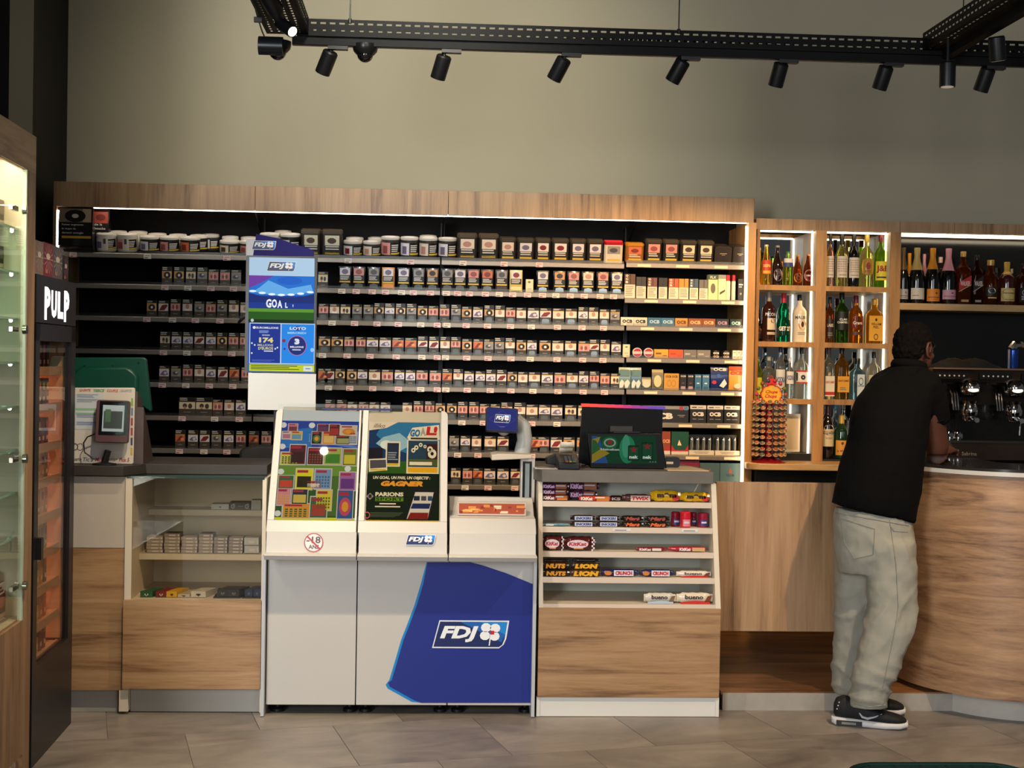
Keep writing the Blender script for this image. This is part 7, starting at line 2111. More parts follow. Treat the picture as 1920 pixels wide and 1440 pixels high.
DK = mat('#1b191d', .38, noise=.05, scale=5)
pc = thing('vape_cabinet', 'black lit vape display cabinet with white lettered header and glass door', 'cabinet', FM @ Vector((WPU / 2, .2, 0)))
uR = WPU; uL = 0.0
ztop = uz(138, 530)[1]
zhd = uz(135, 613)[1]
gl0, gr0 = uz(72, 900)[0], uz(131, 900)[0]
gtop, gbot = uz(100, 640)[1], uz(128, 1196)[1]
DP = .42
m = MB(); m.box(0, uR, 0.001, .02, zhd + .004, ztop, DK, FM); m.box(0, uR, .02, DP, ztop - .02, ztop, DK, FM); hd = m.build('header', pc)
m = MB()
P = PR(m, FM @ Vector((0, .0008, 0)), fu, (0, 0, 1))
a0, a1 = uz(83, 575)[0], uz(131, 575)[0]; b0, b1 = uz(107, 597)[1], uz(107, 546)[1]
wem = mat('#f0f0f2', .4, emit=1.2)
hh = (b1 - b0); cw = (a1 - a0) / 4
for i, ch_ in enumerate('PULP'):
    up = .10 * (abs(i - 1.5) - .5) * hh
    P.text(ch_, a0 + cw * i + .06 * cw, b0 - (up if i in (0, 3) else -.0) , a0 + cw * (i + .92), b1 + up * .8, wem, 1, bold=.06)
m.build('lettering', hd)
for (u0, u1, z0, z1) in ((0, gl0, gbot, zhd), (gr0, uR, gbot, zhd), (0, uR, gtop, zhd - .0)):
    m = MB(); m.box(u0, u1, 0, .03, z0, z1, DK, FM); m.build('door_frame', pc)
m = MB(); m.box(0, uR, 0, .03, .0, gbot, DK, FM); m.build('lower_panel', pc)
WM = mat('#a87858', .6)
m = MB(); m.box(0, .02, .03, DP, 0, ztop - .02, DK, FM); m.box(uR - .02, uR, .03, DP, 0, ztop - .02, DK, FM); m.box(0, uR, DP - .02, DP, 0, ztop - .02, mat('#c9a387', .6), FM); m.build('carcass', pc)
m = MB(); m.box(gr0 + .012, gr0 + .016, .03, .34, gbot, gtop + .1, mat('#b89478', .6), FM); m.build('inner_panel', pc)
m = MB(); m.box(gl0, gr0, .012, .016, gbot, gtop, PANE, FM); m.build('glass_door', pc)
m = MB(); m.box(gl0 - .03, gl0 + .004, -.02, 0, uz(70, 1048)[1], uz(70, 1008)[1], K1, FM); m.build('door_handle', pc)
warm = mat('#ffa468', .5, emit=40.0)
shelfz = [uz(100, y)[1] for y in (690, 760, 835, 900, 968, 1035, 1100, 1165, 1225)]
vc = ['#c8502a', '#d8a030', '#8a2c34', '#5a3a6a', '#c83a3a', '#3a5a4a', '#b8763a', '#7a3048', '#a8a04a', '#3c3a44']
rv = random.Random(21)
for k, z in enumerate(shelfz):
    m = MB(); m.box(.02, gr0 + .012, .05, DP - .02, z - .012, z, mat('#b98f74', .55), FM); m.box(.02, gr0 + .012, .042, .05, z - .03, z + .004, mat('#b98f74', .55), FM); s_ = m.build('shelf', pc)
    m = MB(); m.box(.03, gr0, .20, .21, z - .017, z - .013, warm, FM); m.build('light_strip', s_)
    n = 9
    u0 = .03; wb = .040
    dark = k < 3
    for i in range(11):
        uu = gl0 - .06 + i * (gr0 - gl0) / 8.6
        if uu + wb > gr0 - .10 or uu < .022: continue
        c = (['#4a1c24', '#5a2a2c', '#3a1820', '#6a3a34'] if dark else vc if k > 5 else ['#c89a78', '#a8765a', '#8c6a58', '#b88a70'])[rv.randrange(4 if k < 6 else 10)]
        hb = (.115 if k > 5 else .10)
        m = MB(); m.box(uu, uu + wb * .94, .06, .16, z + .001, z + hb, mat(c, .45), FM)
        P = PR(m, FM @ Vector((uu, .0597, z)), fu, (0, 0, 1), wb, hb)
        P.rect(.15, .55, .85, .85, mat(rv.choice(vc), .45), 1); P.rect(.2, .15, .8, .3, mat('#d8c0a8', .45), 1)
        lab = '%s vape box, %s from the handle, %s lit shelf, black cabinet' % ('dark red' if dark else 'colourful' if k > 5 else 'tan', ORD[max(0, i - 1)], ORD[k])
        tag(m.build('vape_box', off=FM @ Vector((uu + wb / 2, .1, z))), lab, 'box', 'boxes on lit shelf %s of the black cabinet' % ORD[k])
# patterned boxes on top
for i, (x0, x1, y0, y1, c, c2) in enumerate([(66, 81, 452, 524, '#8a7468', '#b8a498'), (81, 99, 456, 527, '#7c2c38', '#c88a8a'), (99, 117, 463, 531, '#5c5458', '#a89c98'), (118, 128, 480, 531, '#2c1c24', '#8a5a70')]):
    u0, z0 = uz(x0, y1, .04); u1, _z = uz(x1, y1, .04); zt_2 = uz((x0 + x1) / 2, y0, .04)[1]
    m = MB(); m.box(u0, u1 - .002, .04, .18, ztop + .001, zt_2, mat(c, .45), FM)
    P = PR(m, FM @ Vector((u0, .0396, ztop)), fu, (0, 0, 1), u1 - u0, zt_2 - ztop)
    for q in range(14):
        t = 2 * math.pi * q / 14
        P.poly([(.5 + .1 * math.cos(t - .12), .55 + .08 * math.sin(t - .12)), (.5 + .46 * math.cos(t - .05), .55 + .40 * math.sin(t - .05)), (.5 + .46 * math.cos(t + .05), .55 + .40 * math.sin(t + .05)), (.5 + .1 * math.cos(t + .12), .55 + .08 * math.sin(t + .12))], mat(c2, .45), 1)
    P.ell(.45, .62, .2, .09, mat('#d8c8b8'), 2); P.ell(.3, .2, .14, .06, mat('#a8745a'), 2)
    tag(m.build('patterned_box', off=FM @ Vector(((u0 + u1) / 2, .1, ztop))), ['beige ray patterned box on the black cabinet beside the oak post', 'crimson ray patterned box on top of the black cabinet', 'grey ray patterned box on top of the black cabinet', 'small dark box at the far end of the black cabinet top'][i], 'box', 'patterned boxes on the black cabinet')

# glazed oak case nearer the camera
oc = thing('oak_display_case', 'tall oak display case with lit interior and glass doors at the picture edge', 'cabinet', FM @ Vector((-.5, .2, 0)))
ur = uz(63, 700)[0] - .0
ur = min(ur, -.004)
ug = uz(50, 700)[0]
ztp, zh0, zbs = uz(60, 252)[1], uz(52, 318)[1], uz(50, 1157)[1]
ul = -1.35
DC = .46
HZ = wood('oak_case', '#6e5138', '#94714e', '#ab8660', (3.2, 3.2, .35))
m = MB(); m.box(ul, ur, 0, .022, zh0, ztp, OAKH, FM); m.build('header_panel', oc)
m = MB(); m.box(ul, ur, .022, DC, ztp - .02, ztp, OAKH, FM); m.build('top_board', oc)
m = MB(); m.box(ug + .0, ur, 0, .022, 0, zh0, HZ, FM); m.box(ur - .02, ur, .022, DC, 0, ztp - .02, HZ, FM); m.build('corner_post', oc)
m = MB(); m.box(ul, ug, 0, .022, .09, zbs, HZ, FM); m.build('base_panel', oc)
m = MB(); m.box(ul, ug, .03, .045, 0, .09, CREAM, FM); m.build('plinth', oc)
PEG = mat('#d6d0b8', .5)
m = MB(); m.box(ul, ur - .02, DC - .02, DC, 0, ztp - .02, PEG, FM); m.build('back_panel', oc)
m = MB(); m.box(ur - .035, ur - .021, .02, DC - .02, zbs, zh0 + .04, PEG, FM); m.build('side_lining', oc)
m = MB()
for i in range(46):
    for u_ in (.30,):
        zz_ = zbs + .1 + i * .032
        if zz_ > zh0: break
        q = FM @ Vector((ur - .0352, u_, zz_)); P = PR(m, q, -fin, (0, 0, 1)); P.ell(0, 0, .0045, .0045, mat('#3a362c'), 1, 8)
m.build('peg_hole', oc)
m = MB(); m.box(ul, ur - .03, .022, DC - .02, zbs - .02, zbs, PEG, FM); m.build('case_floor', oc)
m = MB(); m.box(ul, ur - .035, .03, DC - .02, zh0 + .06, zh0 + .08, PEG, FM); m.build('case_ceiling', oc)
m = MB(); m.box(ul, ur - .05, .05, .07, zh0 + .045, zh0 + .055, mat('#fff0cc', .5, emit=40.0), FM); m.build('led_strip', oc)
m = MB(); m.box(ul, ug - .004, .006, .012, zbs + .004, zh0, PANE, FM); m.build('glass_door', oc)
m = MB(); m.box(ug - .020, ug - .002, .002, .018, zbs, zh0, mat('#b8c4b0', .3), FM); m.build('door_edge', oc)
cl = lamp('case_light', 'AREA', FM @ Vector((-.65, .20, zh0 + .04)), FM @ Vector((-.5, .25, 0)), 22, (1.0, 0.93, 0.72), shape='RECTANGLE', size=.25, size_y=1.1)
for y in (393, 618, 860, 1098):
    u_, z_ = uz(43, y)
    m = MB(); m.lathe([(.016, 0), (.016, .014)], 16, STEEL, FM @ Matrix.Translation((u_ + .0, .0, z_)) @ Matrix.Rotation(R(90), 4, 'X')); m.box(u_ - .09, u_ - .01, .012, .024, z_ - .008, z_ + .008, STEEL, FM); m.build('door_hinge', oc)
for y in (430, 512, 598, 680, 762, 843, 922, 1005):
    u_, z_ = uz(28, y, .06)
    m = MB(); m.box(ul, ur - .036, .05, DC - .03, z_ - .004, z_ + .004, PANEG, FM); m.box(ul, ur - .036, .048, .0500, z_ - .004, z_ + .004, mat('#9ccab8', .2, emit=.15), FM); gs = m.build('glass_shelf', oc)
    m = MB(); m.lathe([(.007, 0), (.007, .012)], 10, CHROME, FM @ Matrix.Translation((ur - .045, .07, z_ - .006)) @ Matrix.Rotation(R(90), 4, 'Y')); m.build('shelf_pin', gs)


def cb(name, label, cat, x0, x1, yt, ys, c, c2, d0=.10, d1=.2, grp=None, rnd_=False):
    u0 = uz(x0, ys, d0)[0]; u1 = uz(x1, ys, d0)[0]; z1 = uz((x0 + x1) / 2, yt, d0)[1]; z0 = uz((x0 + x1) / 2, ys, d0)[1]
    m = MB(); m.box(u0, u1, d0, d1, z0, z1, mat(c, .4), FM)
    P = PR(m, FM @ Vector((u0, d0 - .0005, z0)), fu, (0, 0, 1), u1 - u0, z1 - z0)
    P.rect(.1, .5, .9, .85, mat(c2, .4), 1); P.rect(.15, .15, .85, .3, mat('#d8c8b0', .4), 1)
    o_ = m.build(name, off=FM @ Vector(((u0 + u1) / 2, d0 + .04, z0))); tag(o_, label, cat, grp); return z0


cb('product_box', 'dark tobacco box on the second glass shelf of the oak case', 'box', -12, 24, 462, 509, '#2f332c', '#6a6a50')
cb('product_box', 'olive box with small pictures on the second glass shelf', 'box', -30, 6, 470, 509, '#3a3a2c', '#8a7a5a', .14, .24)
cb('product_box', 'grey metal canister on the top glass shelf of the oak case', 'canister', -20, 14, 372, 427, '#5c5a56', '#8a8880')
cb('product_box', 'bright pink box in the lower part of the oak case', 'box', -14, 14, 1070, 1106, '#c83a78', '#e07aa8')
cb('product_box', 'brown and red patterned box on the floor of the oak case', 'box', -16, 18, 1112, 1168, '#5c3a30', '#b84a50', .08, .2)
m = MB(); u0, z0 = uz(-10, 1120, .06); u1 = uz(6, 1120, .06)[0]; m.box(u0, u1, .055, .06, z0, z0 + .035, WHITE, FM)
P = PR(m, FM @ Vector((u0, .0545, z0)), fu, (0, 0, 1), u1 - u0, .035); P.rect(.1, .2, .8, .4, K1); P.rect(.1, .6, .6, .75, K1)
tag(m.build('price_card', off=FM @ Vector((u0, .06, z0))), 'small white price card before the pink box in the oak case', 'card')

# ================================================================ ceiling track, perforated cable trays, spotlights, cameras
YTR = 6.25
TB = mat('#09090a', .6, noise=.1, scale=30, spec=.2)


def perf(m, O, U, V, L, H, pitch, slot, rows, t, mt):
    """perforated plate: length L along U, height H along V; rows = [(v0, v1)] slot bands"""
    O, U, V = Vector(O), Vector(U).normalized(), Vector(V).normalized()
    N = U.cross(V)
    us = [0]
    holes = []
    x = pitch * .5
    while x + slot < L - .005:
        us += [x, x + slot]; holes.append(len(us) - 2); x += pitch
    us.append(L)
    vb = [0]
    hr = []
    for a, b in rows: vb += [a, b]; hr.append(len(vb) - 2)
    vb.append(H)
    nu, nv = len(us), len(vb)
    vs = [O + U * us[i] + V * vb[j] + N * s_ for s_ in (0, t) for j in range(nv) for i in range(nu)]
    K = nu * nv
    hol = lambda i, j: i in hs_ and j in hr
    hs_ = set(holes)
    fs = []
    for j in range(nv - 1):
        for i in range(nu - 1):
            a = j * nu + i
            if hol(i, j):
                fs += [(a, a + K, a + 1 + K, a + 1), (a + 1, a + 1 + K, a + 1 + nu + K, a + 1 + nu), (a + 1 + nu, a + 1 + nu + K, a + nu + K, a + nu), (a + nu, a + nu + K, a + K, a)]
                continue
            fs.append((a, a + nu, a + nu + 1, a + 1)); fs.append((K + a, K + a + 1, K + a + nu + 1, K + a + nu))
    m.add(vs, fs, mt)


ztr = ZZ(48, YTR, 1000)
xl_, xr_ = XX(556, YTR, 70), XX(2060, YTR, 90)
trk = thing('cable_tray', 'black perforated cable tray with lighting track hanging in front of the wall', 'cable tray', ((xl_ + xr_) / 2, YTR + .07, ztr))
HT = .074
for yy in (YTR, YTR + .14):
    m = MB(); perf(m, (xl_, yy, ztr - HT), (1, 0, 0), (0, 0, 1), xr_ - xl_, HT, .041, .024, [(.022, .030), (.052, .060)], .0012, TB); m.build('side_plate', trk)
m = MB(); perf(m, (xl_, YTR, ztr - HT), (1, 0, 0), (0, 1, 0), xr_ - xl_, .14, .041, .024, [(.02, .028), (.05, .058), (.085, .093), (.115, .123)], .0012, TB); m.build('bottom_plate', trk)
m = MB(); m.box(xl_ - .02, xr_, YTR + .01, YTR + .05, ztr - HT - .036, ztr - HT - .001, TB); tr = m.build('lighting_track', trk)
m = MB(); m.box(xl_ - .02, xr_, YTR + .022, YTR + .038, ztr - HT - .0375, ztr - HT - .036, mat('#2c2c2e', .3, metal=.8)); m.build('track_slot', tr)
rc_ = random.Random(2)
m = MB()
for q in range(5):
    pts = [(xl_ + i * .3, YTR + .03 + q * .02 + rc_.random() * .01, ztr - HT + .012 + rc_.random() * .016 + q * .003) for i in range(int((xr_ - xl_) / .3) + 1)]
    m.tube(pts, .006, K1, 6)
m.build('cable', trk, sharp=80)
for px in (658, 1268, 1795):
    x = XX(px, YTR + .07, 40); m = MB(); m.tube([(x, YTR + .0, ztr - .01), (x + .002, YTR + .0, 3.9)], .0028, K1, 6); m.lathe([(.008, 0), (.008, .02)], 8, K1, Matrix.Translation((x, YTR, ztr - .015))); m.build('suspension_wire', trk)


def ytray(nm, label, x0, x1, y0, y1, z, slotpx=.041, track=True):
    t = thing(nm, label, 'cable tray', ((x0 + x1) / 2, (y0 + y1) / 2, z))
    for xx in (x0, x1):
        m = MB(); perf(m, (xx, y0, z - HT), (0, 1, 0), (0, 0, 1), y1 - y0, HT, slotpx, .024, [(.022, .030), (.052, .060)], .0012, TB); m.build('side_plate', t)
    m = MB(); w_ = x1 - x0; perf(m, (x0, y0, z - HT), (0, 1, 0), (1, 0, 0), y1 - y0, w_, slotpx, .024, [(w_ * .12, w_ * .17), (w_ * .30, w_ * .35), (w_ * .62, w_ * .67), (w_ * .8, w_ * .85)], .0012, TB); m.build('bottom_plate', t)
    if track:
        m = MB(); m.box(x1 - .07, x1 - .03, y0, y1, z - HT - .036, z - HT - .001, TB); m.build('lighting_track', t)
    return t


xa1, xa2 = XX(500, YTR, 80), XX(578, YTR, 60)
tl = ytray('cable_tray', 'black perforated cable tray running out towards the viewer over the display counter', xa1, xa2, 4.2, YTR, ztr + .004, track=False)
m = MB(); m.tube([at(466, -20, 5.5), at(478, 12, 5.62), at(484, 36, 5.9), at(492, 60, 6.1), at(499, 76, 6.2)], .0035, K1, 6); m.build('loose_cable', tl)
m = MB(); v_ = at(482, 37, 5.85); m.box(v_.x - .012, v_.x + .02, v_.y - .01, v_.y + .01, v_.z - .01, v_.z + .01, K1); m.build('cable_clip', tl)
xb1 = XX(1730, YTR, 80)
ytray('cable_tray', 'black perforated cable tray crossing towards the viewer over the bar', xb1, xb1 + .16, 4.0, YTR + .0, ztr + .02)

def spotlight(label, px, py_top, tiltx, tilty, Y=YTR + .03, ztop=None, L=.105, r=.034, lit=False, scale=1.0, adp=True, group='track spotlights'):
    """px,py_top: where the stem meets the lamp head"""
    p = at(px, py_top, Y)
    if ztop is None: ztop = ztr - HT - .036
    root = thing('track_spotlight', label, 'spotlight', (p.x, Y, ztop), group)
    if adp:
        m = MB(); m.box(p.x - .012, p.x + .075, Y - .017, Y + .017, ztop - .016, ztop - .0005, K1); m.build('adapter', root)
    m = MB(); m.tube([(p.x, Y, ztop - .014), (p.x, Y, p.z - .012)], .007, BLACKM, 10); m.build('stem', root)
    M = Matrix.Translation(p) @ Matrix.Rotation(R(tiltx), 4, 'Y') @ Matrix.Rotation(R(tilty), 4, 'X')
    m = MB(); m.lathe([(r * .80, -L), (r * .98, -L), (r, -L + .004), (r, -.006), (r * .85, 0)][::1], 24, mat('#19191b', .4, metal=.3), M @ Matrix.Translation((0, 0, .004)))
    hd_ = m.build('lamp_head', root)
    m = MB(); m.lathe([(r * .80, -L + .0035), (r * .78, -L + .0045)], 20, mat('#fff2d8', .4, emit=7.0 if lit else 0.2), M @ Matrix.Translation((0, 0, -.0005))); m.build('lamp_lens', hd_)
    return root, M


SPN = ['third bay from the pillar side', '']
sp = [(620, 98, 24, 22, 'first black track spotlight in the row, tilted over the lottery screen'), (833, 106, 17, 22, 'second black track spotlight in the row, tilted over the tobacco shelves'), (1058, 111, 27, 22, 'third black track spotlight in the row, strongly tilted'),
      (1281, 115, 27, 22, 'fourth black track spotlight in the row, strongly tilted'), (1465, 120, 10, 22, 'fifth black track spotlight in the row, slightly tilted'), (1662, 126, 12, 22, 'sixth black track spotlight, above the bottle shelving')]
for px, py, tx_, ty_, l in sp: spotlight(l, px, py, tx_, ty_)
spotlight('black spotlight hanging straight down from the crossing cable tray', 1777, 119, 0, 0, Y=6.02, ztop=ztr - HT + .036, adp=False)
spotlight('last black track spotlight in the row, beyond the crossing tray', 1853, 130, 12, 22)
spotlight('large black spotlight on the crossing cable tray near the picture corner', 1868, 70, -10, 10, Y=5.75, ztop=ztr - HT - .02, L=.10, adp=False)
p = at(525, 45, 5.75)
root, M = spotlight('lit track spotlight glowing warm under the corner of the cable trays', 524, 42, -50, -38, Y=5.75, ztop=ztr - HT - .00, L=.100, r=.025, lit=True, adp=False)
m = MB(); m.tube([at(524, 36, 5.73), at(516, 18, 5.70), at(492, -26, 5.6)], [.020, .034, .036], mat('#1b1c1f', .35, metal=.3), 20); m.build('driver_housing', root)
for px, py, Y, lab in ((685, 84, YTR + .05, 'black dome security camera under the cable tray'), (521, 78, 6.02, 'black dome security camera under the corner of the cable trays')):
    v_ = at(px, py, Y)
    root = thing('security_camera', lab, 'security camera', v_ + Vector((0, 0, 0)), 'dome cameras')
    T = Matrix.Translation(v_)
    m = MB(); m.lathe([(.038, -.045), (.052, -.03), (.056, -.012), (.056, 0)], 28, mat('#121213', .3), T); m.build('camera_housing', root)
    m = MB(); m.ball(v_ + Vector((0, 0, -.044)), (.036, .036, .034), mat('#1c1c1e', .03, trans=.6, coat=1.0), 20, 12); dm = m.build('camera_dome', root)
    m = MB(); m.ball(v_ + Vector((0, -.012, -.052)), .016, K1, 12, 8); m.build('camera_lens', dm)
m = MB(); v_ = at(508, 77, 5.97); m.lathe([(.038, -.05), (.038, .05)], 20, mat('#26282c', .3, metal=.4), Matrix.Translation(v_ + Vector((.0, 0, -.02))) @ Matrix.Rotation(R(90), 4, 'Y')); m.build('camera_bracket', root)

# ================================================================ green velvet seat at the bottom edge
zs_ = .46
q0, q1 = atz(1588, 1430, zs_), atz(1892, 1433, zs_)
cy = (q0.y + q1.y) / 2
cx0, cx1 = q0.x, q1.x
GV = mat('#1d4a40', .85, noise=.12, scale=40, bump=.1)
st_ = thing('velvet_stool', 'dark green velvet seat with piped rim at the bottom of the picture', 'stool', ((cx0 + cx1) / 2, cy - .2, 0))
M = Matrix.Translation(((cx0 + cx1) / 2, cy - .2, 0))
hw = (cx1 - cx0) / 2 + .015
m = MB(); m.prism(rrect(-hw, -.2, hw, .2, .09, 8), 'z', zs_ - .09, zs_, GV, M); m.build('seat', st_, bevel=.02)
m = MB(); pr_ = rrect(-hw, -.2, hw, .2, .09, 8); m.tube([M @ Vector((x, y, zs_ - .004)) for x, y in pr_ + [pr_[0]]], .008, mat('#15382f', .8), 8); m.build('piping', st_)
for i in range(6):
    m = MB(); x = -hw + .06 + i * (2 * hw - .12) / 5; m.tube([M @ Vector((x, -.18, zs_ - .001)), M @ Vector((x,   .18, zs_ - .001))], .003, mat('#15382f', .8), 6); m.build('seat_seam', st_)
for a in (-1, 1):
    for b in (-1, 1):
        m = MB(); m.tube([M @ Vector((a * (hw - .05), b * .15, zs_ - .09)), M @ Vector((a * (hw - .03), b * .17, 0))], [.014, .009], K1, 10); m.build('leg', st_)
# ================================================================ the man leaning on the bar
from mathutils import noise as mnoise
from mathutils.bvhtree import BVHTree
man = thing('person', 'person in black polo shirt and loose pale grey jeans leaning forearms on the bar', 'person', atz(1630, 1352, 0))


def loft(m, rings, mt, n=20, M=None, e=2.2):
    vs, fs = [], []
    for (c, rx, ry, *ax) in rings:
        X_ = ax[0] if ax else Vector((1, 0, 0)); Y_ = ax[1] if len(ax) > 1 else Vector((0, 1, 0))
        for i in range(n):
            a = 2 * math.pi * i / n
            c_, s_ = math.cos(a), math.sin(a)
            k = 1 / ((abs(c_) ** e + abs(s_) ** e) ** (1 / e))
            vs.append(Vector(c) + X_ * (rx * c_ * k) + Y_ * (ry * s_ * k))
    for j in range(len(rings) - 1):
        for i in range(n):
            a, b = j * n + i, j * n + (i + 1) % n
            fs.append((a, b, b + n, a + n))
    fs.append(tuple(range(n - 1, -1, -1))); k = (len(rings) - 1) * n; fs.append(tuple(range(k, k + n)))
    m.add(vs, fs, mt, M)


def grow(m, name, parent, voxel, smooth=4, amp=0.0, freq=20.0, stretch=(1, 1, 1), fold=None, fine=0.0):
    """weld overlapping closed shapes into one continuous skin"""
    me = m.mesh(name, wloc(parent))
    import bmesh
    bm = bmesh.new(); bm.from_mesh(me); bmesh.ops.recalc_face_normals(bm, faces=bm.faces); bm.to_mesh(me); bm.free()
    tmp = bpy.data.objects.new('tmp', me); C.objects.link(tmp)
    r = tmp.modifiers.new('r', 'REMESH'); r.mode = 'VOXEL'; r.voxel_size = voxel
    s = tmp.modifiers.new('s', 'SMOOTH'); s.iterations = smooth; s.factor = .5
    dg = bpy.context.evaluated_depsgraph_get()
    out = bpy.data.meshes.new_from_object(tmp.evaluated_get(dg))
    bpy.data.objects.remove(tmp)
    if amp or fine:
        ns = [v.normal.copy() for v in out.vertices]
        for v, nn in zip(out.vertices, ns):
            p = Vector((v.co.x * stretch[0], v.co.y * stretch[1], v.co.z * stretch[2]))
            v.co += nn * (amp * mnoise.fractal(p * freq, 1.0, 2.0, 3) + fine * mnoise.noise(p * freq * 6) + (fold(v.co) if fold else 0))
    out.materials.clear(); out.materials.append(m.mats[0])
    for p in out.polygons: p.use_smooth = True; p.material_index = 0
    out.name = name
    o = bpy.data.objects.new(name, out); C.objects.link(o); o.parent = parent
    return o


def bvh(o):
    off = wloc(o)
    return BVHTree.FromPolygons([v.co + off for v in o.data.vertices], [tuple(p.vertices) for p in o.data.polygons])


def on(tree, px, py, lift=.001):
    d = ray(px, py).normalized()
    h = tree.ray_cast(CAM, d)
    return None if h[0] is None else h[0] - d * lift


def seam(name, o, tree, pts, r, mt, parent=None, step=6):
    path = []
    for (a, b), (c, d) in zip(pts, pts[1:]):
        n = max(1, int(math.hypot(c - a, d - b) / step))
        for i in range(n):
            q = on(tree, a + (c - a) * i / n, b + (d - b) * i / n)
            if q: path.append(q)
    q = on(tree, *pts[-1])
    if q: path.append(q)
    if len(path) < 2: return
    m = MB(); m.tube(path, r, mt, 5); m.build(name, parent or o, sharp=80)


# ---- jeans
JM = mat('#979589', .85, noise=.07, scale=16, bump=.25)
m = MB()
Yp = 5.93


def rg(px, py, hw, Y, ry, tilt=0.0):
    c = at(px, py, Y); s_ = (c - CAM).length / F
    return (c, hw * s_, ry, Vector((1, 0, -tilt)), Vector((0, 1, 0)))


loft(m, [rg(1637, 958, 71, Yp, .135, .12), rg(1639, 1000, 73, Yp, .145, .06), rg(1641, 1040, 73, Yp, .145), rg(1641, 1075, 66, Yp, .12)], JM)
loft(m, [rg(1668, 1010, 47, 5.88, .115), rg(1672, 1080, 46, 5.86, .105), rg(1673, 1140, 44, 5.84, .098), rg(1666, 1180, 46, 5.82, .10), rg(1652, 1225, 43, 5.81, .095), rg(1641, 1262, 41, 5.80, .09), rg(1634, 1285, 35, 5.80, .082), rg(1630, 1300, 38, 5.80, .088), rg(1628, 1312, 33, 5.80, .08), rg(1627, 1326, 33, 5.80, .078)], JM)
loft(m, [rg(1612, 1010, 45, 6.0, .11), rg(1606, 1080, 41, 6.01, .10), rg(1602, 1150, 37, 6.02, .09), rg(1599, 1200, 36, 6.03, .085), rg(1592, 1250, 30, 6.03, .08), rg(1589, 1285, 27, 6.03, .075), rg(1592, 1303, 28, 6.03, .072)], JM)


def jfold(p):
    """slanting creases: stacked over the ankles, pulled at the knee and below the seat"""
    z = p.z
    w = mnoise.noise(Vector((p.x * 5, p.y * 5, z * 4))) * 2.2
    def ridge(t): return (1 - abs(math.sin(t))) ** 2.2
    a = math.exp(-((z - .17) / .10) ** 2) * ridge(z * 42 + p.x * 22 + w) * .013
    b = math.exp(-((z - .46) / .12) ** 2) * ridge(z * 24 - p.x * 26 + w * 1.3) * .010
    c = math.exp(-((z - .74) / .07) ** 2) * ridge(z * 20 + p.x * 34 + w * 1.5) * .008
    return a + b + c - .004


jeans = grow(m, 'jeans', man, .011, 5, amp=.007, freq=8.0, stretch=(1.5, 1.0, 1.4), fine=.0008, fold=jfold)
jt = bvh(jeans)
SM = mat('#83817a', .9)
seam('seam', jeans, jt, [(1577, 972), (1583, 1018), (1602, 1048), (1637, 1040), (1640, 992), (1577, 972)], .0016, SM)
seam('seam', jeans, jt, [(1668, 975), (1680, 1060), (1684, 1140), (1676, 1190), (1655, 1290)], .0016, SM)
seam('seam', jeans, jt, [(1566, 962), (1600, 967), (1650, 976), (1704, 986)], .0016, SM)
seam('seam', jeans, jt, [(1668, 984), (1676, 996), (1702, 998)], .0016, SM)
seam('hem', jeans, jt, [(1601, 1318), (1630, 1325), (1659, 1322)], .004, JM)

# ---- polo shirt
PM = mat('#070708', .9, noise=.1, scale=50, bump=.1, spec=.12)
m = MB()
loft(m, [rg(1637, 962, 75, 5.93, .145, .22), rg(1643, 925, 76, 5.94, .15, .14), rg(1652, 880, 75, 5.97, .15, .06), rg(1662, 830, 72, 6.0, .15), rg(1668, 780, 71, 6.03, .15), rg(1680, 745, 70, 6.06, .145), rg(1692, 718, 60, 6.09, .125), rg(1700, 700, 38, 6.11, .085), rg(1703, 686, 24, 6.12, .07)], PM)
rs_, re_ = at(1733, 724, 6.04), at(1755, 792, 6.08)
m.tube([at(1715, 715, 6.06), rs_, (rs_ + re_) / 2 + Vector((.012, 0, 0)), re_], [.07, .078, .072, .066], PM, 16)
ls_ = at(1658, 722, 6.24)
le_ = ls_ + Vector((.16, .16, -.14))
m.tube([at(1680, 716, 6.14), ls_, le_], [.075, .075, .064], PM, 16)
polo = grow(m, 'polo_shirt', man, .010, 4, amp=.006, freq=7.0, stretch=(1, 1, 1.3))
pt = bvh(polo)
seam('sleeve_hem', polo, pt, [(1736, 790), (1752, 794), (1770, 788)], .003, PM)
m = MB()
cc = at(1704, 690, 6.125)
for i in range(13):
    pass
path = [cc + Vector((.066 * math.cos(t), .066 * math.sin(t), .012 + .012 * math.cos(t + 2.4))) for t in [2 * math.pi * i / 16 for i in range(17)]]
m.tube(path, .013, PM, 8, sy=1.5)
m.build('collar', polo, sharp=80)

# ---- head, neck, arms and hands: one skin
SK = mat('#4b2b1f', .5, noise=.08, scale=14)
m = MB()
hd_c = at(1716, 655, 6.14)
fw = Vector((.86, .48, -.12)).normalized(); sd = Vector((fw.y, -fw.x, 0)).normalized(); up = sd.cross(fw).normalized()
HM = Matrix((fw, -sd, up)).transposed().to_4x4(); HM.translation = hd_c     # local x forward, y to his left, z up
m.ball((-.008, 0, .018), (.093, .075, .090), SK, 20, 14, HM)
m.ball((.022, 0, -.045), (.066, .058, .060), SK, 16, 10, HM)
m.ball((.052, 0, -.078), (.030, .030, .024), SK, 12, 8, HM)       # chin
m.ball((.070, 0, .025), (.022, .050, .014), SK, 12, 6, HM)        # brow
m.tube([HM @ Vector((.082, 0, .016)), HM @ Vector((.104, 0, -.016)), HM @ Vector((.092, 0, -.026))], [.009, .013, .010], SK, 10)
for s_ in (-1, 1):
    m.ball((.088, s_ * .010, -.022), .009, SK, 8, 6, HM)
    m.ball((.056, s_ * .040, -.022), (.020, .018, .018), SK, 10, 6, HM)   # cheek
m.ball((.082, 0, -.046), (.012, .022, .006), SK, 10, 6, HM)
